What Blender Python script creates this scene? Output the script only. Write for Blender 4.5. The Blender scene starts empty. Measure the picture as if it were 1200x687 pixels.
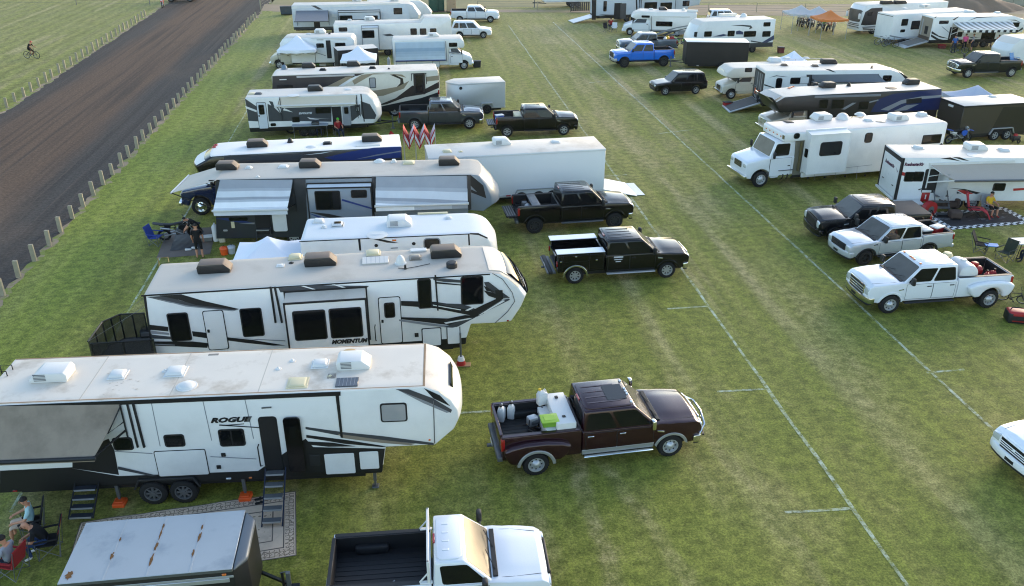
import bpy, bmesh, math, random
from mathutils import Vector, Matrix
R=math.radians; PI=math.pi
rnd=random.Random(7)
scene=bpy.context.scene; C=scene.collection
# ---------------------------------------------------------------- camera model
FOC,HC,PIT=1000.0,16.35,R(26.234)
def G(u,v,z=0.0):
    """ground (or height z) point seen at photo pixel u,v (1200x687)"""
    a=(u-600)/FOC; b=-(v-343.5)/FOC
    dx,dy,dz=a, math.cos(PIT)+b*math.sin(PIT), -math.sin(PIT)+b*math.cos(PIT)
    t=(z-HC)/dz
    return Vector((t*dx,t*dy,z))
def RAY(u,v):
    a=(u-600)/FOC; b=-(v-343.5)/FOC
    return Vector((0,0,HC)),Vector((a, math.cos(PIT)+b*math.sin(PIT), -math.sin(PIT)+b*math.cos(PIT)))
def crop(x0,y0,s): return lambda x,y:(x0+x/s,y0+y/s)
# ---------------------------------------------------------------- materials
def lin(c):
    if isinstance(c,str):
        c=[int(c[i:i+2],16)/255 for i in (0,2,4)]
        return tuple(((x/12.92) if x<=.04045 else ((x+.055)/1.055)**2.4) for x in c)
    return tuple(c)
MATS={}
def M(name,col,rough=.5,metal=0.0,coat=0.0,var=0.08,scale=3.0,bump=0.0,bscale=40,spec=.5,dirt=None,dscale=.8,dlo=.55,dhi=.75,emit=None):
    if name in MATS: return MATS[name]
    m=bpy.data.materials.new(name); m.use_nodes=True
    nt=m.node_tree; N=nt.nodes; L=nt.links
    p=N['Principled BSDF']; col=lin(col)
    p.inputs['Roughness'].default_value=rough; p.inputs['Metallic'].default_value=metal
    p.inputs['Coat Weight'].default_value=coat; p.inputs['Coat Roughness'].default_value=.06
    p.inputs['Specular IOR Level'].default_value=spec
    tc=N.new('ShaderNodeTexCoord')
    no=N.new('ShaderNodeTexNoise'); no.inputs['Scale'].default_value=scale; no.inputs['Detail'].default_value=5
    L.new(tc.outputs['Object'],no.inputs['Vector'])
    mx=N.new('ShaderNodeMix'); mx.data_type='RGBA'
    mx.inputs[6].default_value=tuple(c*(1-var) for c in col)+(1,)
    mx.inputs[7].default_value=tuple(min(1,c*(1+var)) for c in col)+(1,)
    L.new(no.outputs['Fac'],mx.inputs[0]); out=mx.outputs[2]
    if dirt:
        n2=N.new('ShaderNodeTexNoise'); n2.inputs['Scale'].default_value=dscale; n2.inputs['Detail'].default_value=8; n2.inputs['Roughness'].default_value=.65
        L.new(tc.outputs['Object'],n2.inputs['Vector'])
        mr=N.new('ShaderNodeMapRange'); mr.inputs[1].default_value=dlo; mr.inputs[2].default_value=dhi
        L.new(n2.outputs['Fac'],mr.inputs[0])
        m2=N.new('ShaderNodeMix'); m2.data_type='RGBA'; m2.inputs[7].default_value=lin(dirt)+(1,)
        L.new(mr.outputs[0],m2.inputs[0]); L.new(out,m2.inputs[6]); out=m2.outputs[2]
    L.new(out,p.inputs['Base Color'])
    if bump:
        n3=N.new('ShaderNodeTexNoise'); n3.inputs['Scale'].default_value=bscale; n3.inputs['Detail'].default_value=3
        L.new(tc.outputs['Object'],n3.inputs['Vector'])
        b=N.new('ShaderNodeBump'); b.inputs['Strength'].default_value=bump; b.inputs['Distance'].default_value=.02
        L.new(n3.outputs['Fac'],b.inputs['Height']); L.new(b.outputs[0],p.inputs['Normal'])
    if emit:
        p.inputs['Emission Color'].default_value=lin(col)+(1,); p.inputs['Emission Strength'].default_value=emit
    MATS[name]=m
    return m
def stripes(name,cols,ax,period,rough=.8,offs=0.0):
    """repeating bands along one object axis"""
    m=bpy.data.materials.new(name); m.use_nodes=True; nt=m.node_tree; N=nt.nodes; L=nt.links
    p=N['Principled BSDF']; p.inputs['Roughness'].default_value=rough
    tc=N.new('ShaderNodeTexCoord'); sp=N.new('ShaderNodeSeparateXYZ'); L.new(tc.outputs['Object'],sp.inputs[0])
    a=N.new('ShaderNodeMath'); a.operation='MULTIPLY_ADD'; a.inputs[1].default_value=1/period; a.inputs[2].default_value=offs
    L.new(sp.outputs['XYZ'.index(ax)],a.inputs[0])
    f=N.new('ShaderNodeMath'); f.operation='FRACT'; L.new(a.outputs[0],f.inputs[0])
    r=N.new('ShaderNodeValToRGB'); r.color_ramp.interpolation='CONSTANT'
    e=r.color_ramp.elements
    while len(e)<len(cols): e.new(.5)
    for i,(t,c) in enumerate(cols):
        e[i].position=t; e[i].color=lin(c)+(1,)
    L.new(f.outputs[0],r.inputs[0])
    n=N.new('ShaderNodeTexNoise'); n.inputs['Scale'].default_value=2.5; n.inputs['Detail'].default_value=4; L.new(tc.outputs['Object'],n.inputs['Vector'])
    mr=N.new('ShaderNodeMapRange'); mr.inputs[3].default_value=.88; mr.inputs[4].default_value=1.08; L.new(n.outputs['Fac'],mr.inputs[0])
    mx=N.new('ShaderNodeMix'); mx.data_type='RGBA'; mx.blend_type='MULTIPLY'; mx.inputs[0].default_value=1
    L.new(r.outputs[0],mx.inputs[6]); L.new(mr.outputs[0],mx.inputs[7]); L.new(mx.outputs[2],p.inputs['Base Color'])
    MATS[name]=m; return m
# ---------------------------------------------------------------- mesh builder
def rr(x0,x1,z0,z1,r=.06,n=3):
    r=min(r,abs(x1-x0)/2.01,abs(z1-z0)/2.01); o=[]
    for cx,cz,a in ((x1-r,z1-r,0),(x0+r,z1-r,90),(x0+r,z0+r,180),(x1-r,z0+r,270)):
        for i in range(n+1):
            t=R(a+90*i/n); o.append((cx+r*math.cos(t),cz+r*math.sin(t)))
    return o
def arc(cx,cz,r,a0,a1,n=10):
    return [(cx+r*math.cos(R(a0+(a1-a0)*i/n)),cz+r*math.sin(R(a0+(a1-a0)*i/n))) for i in range(n+1)]
class MB:
    def __init__(s): s.v=[];s.f=[];s.m=[];s.mats=[]
    def mi(s,m):
        if m not in s.mats: s.mats.append(m)
        return s.mats.index(m)
    def raw(s,vs,fs,m,fn=None):
        o=len(s.v); s.v+=[tuple(fn(v)) if fn else tuple(v) for v in vs]
        k=s.mi(m)
        for f in fs: s.f.append([i+o for i in f]); s.m.append(k)
        return s
    def frombm(s,bm,m,fn=None):
        bmesh.ops.recalc_face_normals(bm,faces=bm.faces)
        bm.verts.index_update(); bm.normal_update(); o=len(s.v)
        s.v+=[tuple(fn(v.co)) if fn else tuple(v.co) for v in bm.verts]
        for f in bm.faces:
            mm=m(f.calc_center_median(),f.normal) if not isinstance(m,bpy.types.Material) else m
            s.f.append([v.index+o for v in f.verts]); s.m.append(s.mi(mm))
        bm.free(); return s
    def prism(s,pts,a0,a1,m,ax='y',bev=0,seg=2,cuts=(),fn=None,bang=30):
        bm=bmesh.new()
        def P(p,a):
            return {'y':(p[0],a,p[1]),'z':(p[0],p[1],a),'x':(a,p[0],p[1])}[ax]
        q=[p for i,p in enumerate(pts) if (Vector(p)-Vector(pts[i-1])).length>1e-5]
        A=[bm.verts.new(P(p,a0)) for p in q]; B=[bm.verts.new(P(p,a1)) for p in q]
        n=len(q); bm.faces.new(A); bm.faces.new(B[::-1])
        for i in range(n): bm.faces.new((A[i],B[i],B[(i+1)%n],A[(i+1)%n]))
        bmesh.ops.recalc_face_normals(bm,faces=bm.faces)
        if bev:
            es=[e for e in bm.edges if len(e.link_faces)==2 and e.calc_face_angle(0)>R(bang)]
            bmesh.ops.bevel(bm,geom=es,offset=bev,segments=seg,profile=.5,affect='EDGES',clamp_overlap=True)
        for axn,val in cuts:
            no={'x':(1,0,0),'y':(0,1,0),'z':(0,0,1)}[axn]; co=tuple(val*k for k in no)
            bmesh.ops.bisect_plane(bm,geom=bm.verts[:]+bm.edges[:]+bm.faces[:],plane_co=co,plane_no=no,dist=1e-5)
        return s.frombm(bm,m,fn)
    def box(s,x0,x1,y0,y1,z0,z1,m,bev=0,seg=2,fn=None,cuts=()):
        return s.prism([(x0,y0),(x1,y0),(x1,y1),(x0,y1)],z0,z1,m,'z',bev,seg,cuts,fn)
    def hull8(s,lo,hi,m,bev=0,seg=2,fn=None):
        """lo, hi: 4 points each (rings)"""
        bm=bmesh.new(); A=[bm.verts.new(p) for p in lo]; B=[bm.verts.new(p) for p in hi]
        bm.faces.new(A[::-1]); bm.faces.new(B)
        for i in range(4): bm.faces.new((A[i],A[(i+1)%4],B[(i+1)%4],B[i]))
        bmesh.ops.recalc_face_normals(bm,faces=bm.faces)
        if bev: bmesh.ops.bevel(bm,geom=bm.edges[:],offset=bev,segments=seg,profile=.5,affect='EDGES',clamp_overlap=True)
        return s.frombm(bm,m,fn)
    def tube(s,pts,r,m,n=6,fn=None,cap=True):
        pts=[Vector(p) for p in pts]; rs=r if isinstance(r,(list,tuple)) else [r]*len(pts)
        vs=[];fs=[]; up=None
        for i,p in enumerate(pts):
            d=(pts[min(i+1,len(pts)-1)]-pts[max(i-1,0)]).normalized()
            if up is None or abs(d.dot(up))>.95: up=Vector((0,0,1)) if abs(d.z)<.9 else Vector((1,0,0))
            a=d.cross(up).normalized(); b=a.cross(d).normalized(); up=b
            for k in range(n):
                t=2*PI*(k+.5)/n; vs.append(p+(a*math.cos(t)+b*math.sin(t))*rs[i])
        for i in range(len(pts)-1):
            for k in range(n): fs.append((i*n+k,i*n+(k+1)%n,(i+1)*n+(k+1)%n,(i+1)*n+k))
        if cap: fs.append(tuple(range(n))[::-1]); fs.append(tuple((len(pts)-1)*n+k for k in range(n)))
        return s.raw(vs,fs,m,fn)
    def lathe(s,prof,m,ax='z',c=(0,0,0),n=18,fn=None,cap=True):
        vs=[];fs=[]
        for r,h in prof:
            for k in range(n):
                t=2*PI*k/n; a,b=r*math.cos(t),r*math.sin(t)
                v={'z':(a,b,h),'y':(a,h,b),'x':(h,a,b)}[ax]; vs.append((v[0]+c[0],v[1]+c[1],v[2]+c[2]))
        for i in range(len(prof)-1):
            for k in range(n): fs.append((i*n+k,i*n+(k+1)%n,(i+1)*n+(k+1)%n,(i+1)*n+k))
        if cap and prof[0][0]>1e-4: fs.append(tuple(range(n))[::-1])
        if cap and prof[-1][0]>1e-4: fs.append(tuple((len(prof)-1)*n+k for k in range(n)))
        return s.raw(vs,fs,m,fn)
    def ell(s,c,r,m,nu=12,nv=8,zmin=-1):
        prof=[]
        for i in range(nv+1):
            t=-PI/2+PI*i/nv; h=math.sin(t)
            if h<zmin: continue
            prof.append((max(math.cos(t),1e-5),h))
        vs=[];fs=[]
        for q,h in prof:
            for k in range(nu):
                t=2*PI*k/nu; vs.append((c[0]+r[0]*q*math.cos(t),c[1]+r[1]*q*math.sin(t),c[2]+r[2]*h))
        for i in range(len(prof)-1):
            for k in range(nu): fs.append((i*nu+k,i*nu+(k+1)%nu,(i+1)*nu+(k+1)%nu,(i+1)*nu+k))
        return s.raw(vs,fs,m)
    def torus(s,c,Rm,r,m,ax='y',n=20,k=6):
        vs=[];fs=[]
        for i in range(n):
            t=2*PI*i/n
            for j in range(k):
                q=2*PI*j/k; rad=Rm+r*math.cos(q); h=r*math.sin(q); a,b=rad*math.cos(t),rad*math.sin(t)
                v={'y':(a,h,b),'z':(a,b,h),'x':(h,a,b)}[ax]; vs.append((v[0]+c[0],v[1]+c[1],v[2]+c[2]))
        for i in range(n):
            for j in range(k): fs.append((i*k+j,i*k+(j+1)%k,((i+1)%n)*k+(j+1)%k,((i+1)%n)*k+j))
        return s.raw(vs,fs,m)
    def mesh(s,name,smooth=38):
        me=bpy.data.meshes.new(name); me.from_pydata(s.v,[],s.f)
        for m in s.mats: me.materials.append(m)
        me.polygons.foreach_set('material_index',s.m)
        me.update()
        me.polygons.foreach_set('use_smooth',[True]*len(s.f))
        me.set_sharp_from_angle(angle=R(smooth))
        return me
    def build(s,name,parent=None,loc=(0,0,0),rot=(0,0,0),smooth=38):
        return put(name,s.mesh(name,smooth),parent,loc,rot)
def put(name,me,parent=None,loc=(0,0,0),rot=(0,0,0)):
    o=bpy.data.objects.new(name,me); C.objects.link(o); o.location=loc; o.rotation_euler=rot
    if parent: o.parent=parent
    return o
def tag(o,label=None,cat=None,group=None,kind=None):
    if label: o['label']=label
    if cat: o['category']=cat
    if group: o['group']=group
    if kind: o['kind']=kind
    return o
def thing(name,label,cat,loc,rotz=0,group=None):
    o=bpy.data.objects.new(name,None); C.objects.link(o); o.empty_display_size=.3
    o.location=(loc[0],loc[1],loc[2] if len(loc)>2 else 0); o.rotation_euler=(0,0,rotz)
    return tag(o,label,cat,group)
def copytree(o,parent=None):
    c=o.copy(); C.objects.link(c)
    if parent: c.parent=parent
    for ch in list(o.children): copytree(ch,c)
    return c
def dup(o,loc,rotz=None,label=None,group=None):
    c=copytree(o); c.location=(loc[0],loc[1],loc[2] if len(loc)>2 else 0)
    if rotz is not None: c.rotation_euler=(0,0,rotz)
    if label: c['label']=label
    if group: c['group']=group
    return c
def text(body,mat,size,name,parent,loc,rot,shear=0.0,width=None,extrude=.003,bold=.012):
    cu=bpy.data.curves.new(name,'FONT'); cu.body=body; cu.size=size; cu.shear=shear; cu.extrude=extrude; cu.offset=bold; cu.resolution_u=2
    t=bpy.data.objects.new(name,cu); C.objects.link(t)
    bpy.context.view_layer.update()
    dg=bpy.context.evaluated_depsgraph_get()
    me=bpy.data.meshes.new_from_object(t.evaluated_get(dg)); 
    xs=[v.co.x for v in me.vertices]; w0=max(xs)-min(xs)
    bpy.data.objects.remove(t)
    if width:
        for v in me.vertices: v.co.x*=width/w0
    me.materials.clear(); me.materials.append(mat)
    return put(name,me,parent,loc,rot)
# ---------------------------------------------------------------- shared materials
WHITE=M('white_gelcoat','d9dad9',.35,coat=.3,var=.03,scale=.7,dirt='b9bbba',dscale=.35,dlo=.48,dhi=.85)
WHITEP=M('white_paint','d8dbdf',.3,coat=.8,var=.02)
CREAM=M('cream_fibreglass','d6d2c4',.4,coat=.2,var=.03)
ROOFW=M('white_membrane','d4ccc0',.6,var=.05,scale=1.2,dirt='a89c8b',dscale=.55,dlo=.5,dhi=.8)
ROOFT=M('tan_membrane','bcb4a8',.65,var=.05,scale=1.0,dirt='9f9587',dscale=.5,dlo=.5,dhi=.8)
ROOFS=M('stained_membrane','d9cebf',.6,var=.06,scale=1.4,dirt='9c876c',dscale=.8,dlo=.52,dhi=.82)
CAPB=M('sunlit_front_cap','cdbca6',.35,coat=.4,var=.04)  # beige stands for warm sunlight on the cap
BLACK=M('black_skirt','121315',.5,var=.25,scale=2)
BLACKP=M('black_paint','06070a',.25,coat=.4,var=.1,spec=.3)
TRIM=M('black_trim','0c0d0f',.55,var=.15)
PLASTIC=M('black_plastic','1b1c1e',.55,var=.2,scale=6)
RUBBER=M('tyre_rubber','141415',.85,var=.3,scale=8)
GLASS=M('dark_glass',(.005,.006,.007),.05,var=.1,spec=.42)
GLASSL=M('windscreen_glass',(.085,.080,.070),.2,var=.35,scale=2,spec=.42)
CHROME=M('chrome','d8d8d6',.12,metal=1,var=.05)
ALU=M('brushed_aluminium','b4b6b8',.38,metal=.55,var=.1,scale=9)
STEEL=M('steel_grey','6b6e71',.45,metal=.6,var=.15,scale=8)
DRIM=M('dark_rim','3c3e41',.32,metal=.4,var=.2)
LAMP=M('headlamp_lens','c9cfd2',.08,metal=.3,coat=1,var=.1)
AMBER=M('amber_lens','c9661a',.2,coat=.6)
REDL=M('red_lens','8f1416',.2,coat=.8)
GREYD=M('charcoal_decal','3a3d42',.4,coat=.2)
GREYM=M('grey_decal','7d8187',.4,coat=.2)
TAUPE=M('taupe_decal','7c7266',.4,coat=.2)
BLUED=M('blue_decal','16306e',.35,coat=.4)
RED=M('red_plastic','a01a1c',.45,var=.15)
ORANGE=M('orange_plastic','d8541a',.5,var=.1)
GREEN=M('green_plastic','6f9a2c',.5,var=.1)
BLUEP=M('blue_plastic','1d58b8',.5,var=.1)
WHITEPL=M('white_plastic','cfcfcc',.45,var=.05)
WOOD=M('weathered_post','9a917a',.85,var=.22,scale=5,bump=.4)
ACDARK=M('dark_ac_cover','1d1b1a',.5,var=.2)
ACTAN=M('dusty_sunlit_ac_cover','6e6054',.6,var=.18,dirt='4c4138',dscale=2)  # dusty cover tone with the warm sunlight put into the colour
ACGREY=M('ac_louvre','565a5e',.6,var=.15)
# ---------------------------------------------------------------- wheels
_wh={}
def wheel_meshes(r,w,style='alloy',rim=ALU):
    k=(r,w,style,rim.name)
    if k in _wh: return _wh[k]
    t=MB(); ri=r*.62; h=w/2
    t.lathe([(ri,h),(r*.8,h+.01),(r*.95,h*.9),(r,h*.6),(r,-h*.6),(r*.95,-h*.9),(r*.8,-h-.01),(ri,-h),(ri,-h*.2),(.02,-h*.2)],RUBBER,'y',n=28)
    for i in range(28):
        a=2*PI*i/28
        c,s_=math.cos(a),math.sin(a)
        # tread blocks
        t.box(-.018,.018,-h*.75,h*.75,r-.006,r+.008,RUBBER,fn=lambda v,c=c,s_=s_:(v[0]*c+v[2]*s_,v[1],-v[0]*s_+v[2]*c))
    d=MB(); y0=-h*.75
    d.lathe([(ri*1.02,-h-.004),(ri*.93,-h-.004),(ri*.88,y0),(ri*.86,y0+.06)],rim,'y',n=28,cap=False)
    d.lathe([(ri*.88,y0+.05),(.01,y0+.05)],TRIM,'y',n=24)
    if style=='steel':   # dual-wheel style dish with hand holes
        d.lathe([(ri*.88,y0+.03),(ri*.62,y0+.02),(ri*.45,y0-.03),(ri*.2,y0-.07),(.01,y0-.075)],rim,'y',n=24,cap=False)
        for i in range(8):
            a=2*PI*i/8; d.lathe([(ri*.11,y0+.015),(.003,y0+.014)],TRIM,'y',c=(ri*.68*math.cos(a),-.005,ri*.68*math.sin(a)),n=8)
    else:
        ns={'alloy':6,'five':5,'eight':8,'dark':8}[style]
        for i in range(ns):
            a=2*PI*i/ns; c,s_=math.cos(a),math.sin(a)
            d.prism([(ri*.12,-ri*.16),(ri*.9,-ri*.11),(ri*.9,ri*.11),(ri*.12,ri*.16)],y0-.005,y0+.03,rim,'y',fn=lambda v,c=c,s_=s_:(v[0]*c-v[2]*s_,v[1],v[0]*s_+v[2]*c))
        d.lathe([(ri*.26,y0+.02),(ri*.24,y0-.02),(.01,y0-.025)],rim,'y',n=14)
    _wh[k]=(t.mesh('wheel'),d.mesh('rim')); return _wh[k]
def add_wheel(root,x,y,r,w,side,style='alloy',rim=ALU):
    a,b=wheel_meshes(r,w,style,rim)
    o=put('wheel',a,root,(x,y,r),(0,0,0 if side<0 else PI))
    put('rim',b,o); return o
# ---------------------------------------------------------------- pickups and cars
def bil(q,u,v):
    a,b,c,d=[Vector(p) for p in q]   # a=lower rear, b=lower front, c=upper front, d=upper rear
    return (a*(1-u)+b*u)*(1-v)+(d*(1-u)+c*u)*v
def quadpanel(mb,q,uv,m,off=.006,thick=.01,r=.12):
    """rounded panel lying on the quad q, lifted along its normal"""
    n=(Vector(q[1])-Vector(q[0])).cross(Vector(q[3])-Vector(q[0])).normalized()
    pts=[]
    k=len(uv)
    for i in range(k):      # round the corners
        p0,p1,p2=Vector(uv[i-1]),Vector(uv[i]),Vector(uv[(i+1)%k])
        a=p1+(p0-p1)*r; b=p1+(p2-p1)*r
        for t in (0,.5,1): pts.append((a*(1-t)**2+p1*2*t*(1-t)+b*t*t))
    lo=[bil(q,*p)+n*(off-thick) for p in pts]; hi=[bil(q,*p)+n*off for p in pts]
    N=len(pts)
    mb.raw(lo+hi,[tuple(range(N))[::-1],tuple(range(N,2*N))]+[(i,(i+1)%N,(i+1)%N+N,i+N) for i in range(N)],m)
def car_frame(p_rear,p_front,track):
    """contact pixels of the rear and front wheels nearest the camera -> origin under rear axle centre, heading, near side sign"""
    A=G(*p_rear);B=G(*p_front); d=(B-A); L=d.length; d.normalize()
    left=Vector((-d.y,d.x,0)); mid=(A+B)/2
    s=1 if left.dot(Vector((0,0,0))-mid)>0 else -1     # +1: left flank towards camera
    return mid-left*s*track, d, s, L
def pickup(name,label,p_rear,p_front,paint,wb=4.06,cab='crew',bed=2.05,H=1.91,W=2.03,wr=.41,lift=0.0,fo=.98,style='alloy',rim=ALU,bump=CHROME,grille=TRIM,gframe=CHROME,
           flare=None,dual=False,liner=PLASTIC,tail_open=False,rails=PLASTIC,board=PLASTIC,cover=None,service=False,hood_h=1.27,marker=False,mirror=PLASTIC,handle=None,bull=False,
           sunroof=False,lower=None,group='pickup trucks parked on the grass',cat='pickup truck',beltz=1.28,extra=None,handles=True,antenna=False,twotone=None):
    o,d,s,L=car_frame(p_rear,p_front,W/2-.03)
    root=thing(name,label,cat,o-d*(wb/2),math.atan2(d.y,d.x),group)
    w=W/2; z=lift; xf=wb+fo
    cabl={'crew':2.42,'ext':1.75,'reg':1.5}[cab]
    xc=wb-(.42 if cab=='crew' else .38)       # cowl
    xb=xc-cabl-.0         # cab back
    x0=xb-bed-.06         # bed rear
    Ra=wr+.09; za=wr-.02; zr=.50+z; zt=hood_h+z; zb=beltz+z; zrf=H+z
    def dfm(v):
        x,y,zz=v; k=1.0; h=zz-z
        if h>.95: k-=.07*(h-.95)
        if h<.72: k-=.10*(.72-h)
        t=(x-wb-.1)/.9
        if t>0: k-=.10*t*t
        t=(x0+.7-x)/.7
        if t>0: k-=.025*t*t
        if x>xc-.05 and h>1.0: q_=min(1,(x-xc+.05)/.3); zz+=q_*(.045*max(0,1-(abs(y)/(w*.68))**4)-.05*(abs(y)/w)**4)
        return (x,y*k,zz)
    # --- front clip + cab lower
    prof=[(xb,zr),(wb-Ra-.02,zr)]+[(wb+Ra*math.cos(R(a)),za+z*.6+Ra*math.sin(R(a))) for a in range(168,11,-13)]+[(wb+Ra+.02,zr-.02),(xf-.06,zr-.02),(xf,zr+.12),(xf+.02,.95+z),(xf-.05,zt-.1),(xf-.2,zt-.01),(wb+.1,zt+.05),(xc+.05,zt+.05),(xc-.12,zb+.02),(xc-.3,zb),(xb,zb)]
    b=MB(); cuts=[('z',.72+z),('z',.95+z),('z',1.12+z),('x',wb+.4),('x',wb+.7),('x',wb+.1),('y',0),('y',-w*.35),('y',w*.35),('y',-w*.58),('y',w*.58),('y',-w*.7),('y',w*.7),('y',w*.88),('y',-w*.88),('x',xc+.3),('x',xf-.35)]
    b.prism(prof,-w,w,paint,'y',.034,2,cuts,dfm,bang=25)
    b.box(.0,wb+.75,-w+.35,w-.35,.3+z,.62+z,BLACK)            # underbody
    b.box(wb-.5,wb+.5,-w+.3,w-.3,.6+z,1.0+z,BLACK)
    # hood crown and shut line
    b.box(xf-.36,xf-.2,-.02,.02,zt-.02,zt+.0,paint,.005,1)
    for sy in (-1,1):
        b.tube([dfm((xc+.06,sy*w*.84,zt+.042)),dfm((wb+.1,sy*w*.83,zt+.045)),dfm((xf-.18,sy*w*.78,zt-.005))],.005,TRIM,4)
    # cowl / wipers
    b.box(xc-.06,xc+.06,-w*.8,w*.8,zt+.0,zt+.085,TRIM,.008,1)
    b.tube([(xc+.0,-.6,zt+.09),(xc-.2,-.05,zt+.2)],.012,TRIM,4); b.tube([(xc+.0,.15,zt+.09),(xc-.2,.65,zt+.2)],.012,TRIM,4)
    # --- greenhouse
    xr=xc-.76; xbr=xb+.07
    if cab=='reg': xbr=xb+.05; xr=xc-.74
    wl,wu=w*.95,w*.83
    lo=[(xb+.01,-wl,zb-.06),(xc-.02,-wl,zb-.06),(xc-.02,wl,zb-.06),(xb+.01,wl,zb-.06)]
    hi=[(xbr,-wu,zrf-.03),(xr,-wu,zrf-.03),(xr,wu,zrf-.03),(xbr,wu,zrf-.03)]
    b.hull8(lo,hi,paint,.055,3)
    b.prism(rr(xbr+.06,xr-.05,-wu+.08,wu-.08,.15),zrf-.045,zrf,paint,'z',.02,2)
    for yy in (-.45,-.15,.15,.45): b.box(xbr+.2,xr-.35,yy-.03,yy+.03,zrf-.002,zrf+.012,paint,.006,1)
    if sunroof: b.prism(rr(xr-.75,xr-.12,-.42,.42,.06),zrf-.01,zrf+.017,GLASS,'z',.006,1)
    if marker:
        for yy in (-.6,-.15,0,.15,.6): b.box(xr-.1,xr-.02,yy-.05,yy+.05,zrf-.02,zrf+.03,AMBER if marker is True else marker,.012,1)
    b.box(xbr-.02,xbr+.03,-.16,.16,zrf-.06,zrf-.01,REDL,.01,1)
    if antenna: b.tube([(wb-.3,-w*.86,zt),(wb-.42,-w*.86,zt+.7)],.006,TRIM,4)
    # wheel-arch flares
    fl=flare or paint
    for sy in (-1,1):
        for ax_ in ((wb,) if dual else (wb,0)):
            ring=[(ax_+(Ra+.07)*math.cos(R(a)),za+z*.6+(Ra+.07)*math.sin(R(a))) for a in range(8,173,12)]+[(ax_+(Ra-.02)*math.cos(R(a)),za+z*.6+(Ra-.02)*math.sin(R(a))) for a in range(172,7,-12)]
            b.prism(ring,sy*(w-.06),sy*(w+.022),fl,'y',.01,1,(),dfm)
    # lower cladding
    if lower:
        for sy in (-1,1): b.box(xb,wb-Ra-.08,sy*(w-.06),sy*(w+.012),zr-.02,zr+.16,lower,.012,1,dfm)
    body=b.build('body',root)
    # --- windows
    for sy in (-1,1):
        q=[(xb+.01,sy*wl,zb-.06),(xc-.02,sy*wl,zb-.06),(xr,sy*wu,zrf-.03),(xbr,sy*wu,zrf-.03)]
        g=MB()
        off=.008 if sy<0 else -.008; th=.012 if sy<0 else -.012
        if cab=='crew':
            wins=[[(.04,.13),(.47,.13),(.465,.87),(.07,.87)],[(.515,.13),(.95,.13),(.955,.87),(.515,.87)]]
        elif cab=='ext':
            wins=[[(.05,.16),(.30,.16),(.30,.84),(.08,.84)],[(.37,.16),(.92,.16),(.94,.84),(.37,.84)]]
        else: wins=[[(.16,.12),(.93,.12),(.95,.86),(.16,.86)]]
        for uv in wins:
            g=MB(); quadpanel(g,q,uv,GLASS,off,th,.1); g.build('window',root)
    g=MB(); q=[(xc-.02,-wl,zb-.06),(xc-.02,wl,zb-.06),(xr,wu,zrf-.03),(xr,-wu,zrf-.03)]
    quadpanel(g,q,[(.05,.1),(.95,.1),(.95,.93),(.05,.93)],GLASSL,.008,.012,.07); g.build('windscreen',root)
    g=MB(); q=[(xb+.01,wl,zb-.06),(xb+.01,-wl,zb-.06),(xbr,-wu,zrf-.03),(xbr,wu,zrf-.03)]
    quadpanel(g,q,[(.1,.2),(.9,.2),(.9,.85),(.1,.85)],GLASS,.008,.012,.07); g.build('rear_window',root)
    # --- doors: shut lines, then panels with handles
    hm=handle or paint
    if cab=='crew': spans=[(xb+.10,xb+1.07),(xb+1.10,xc-.18)]
    elif cab=='ext': spans=[(xb+.10,xb+.62),(xb+.65,xc-.18)]
    else: spans=[(xb+.12,xc-.18)]
    for sy in (-1,1):
        for xa,xe in spans:
            xe2=min(xe,wb-Ra-.03)
            pts=[(xa,zr+.08),(min(xe,wb-Ra-.06),zr+.08),(xe,zr+.5),(xe,zb-.05),(xa,zb-.05)]
            dd=MB()
            gp=[(xa-.012,zr+.068),(min(xe,wb-Ra-.05)+.008,zr+.068),(xe+.012,zr+.5),(xe+.012,zb-.038),(xa-.012,zb-.038)]
            dd.prism(gp,sy*(w-.05),sy*(w+.002),TRIM,'y',0,1,[('z',.72+z),('z',.95+z),('z',1.12+z)],dfm)
            dd.prism(pts,sy*(w-.05),sy*(w+.007),paint,'y',.006,1,[('z',.72+z),('z',.95+z),('z',1.12+z)],dfm)
            if xe==spans[-1][1]: dd.box(xe+.12,xe+.34,sy*(w-.03),sy*(w+.012),1.02+z,1.07+z,CHROME,.005,1,dfm)
            do=dd.build('door',root)
            if handles:
                h=MB(); h.box(xa+.06,xa+.26,sy*(w-.035),sy*(w+.03),1.1+z,1.14+z,hm,.012,1,dfm); h.build('handle',do)
        mi=MB(); mx=xc-.28; my=sy*(w*.98)
        mi.tube([(mx,my*.96,zb+.02),(mx+.02,my+sy*.16,zb+.1)],.03,mirror,6)
        mi.box(mx-.07,mx+.07,my+sy*.1,my+sy*.32,zb+.02,zb+.34,mirror,.05,2); mi.build('side_mirror',root)
    # --- bed
    bz=zb+.09; fz=.86+z
    bd=MB()
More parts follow.
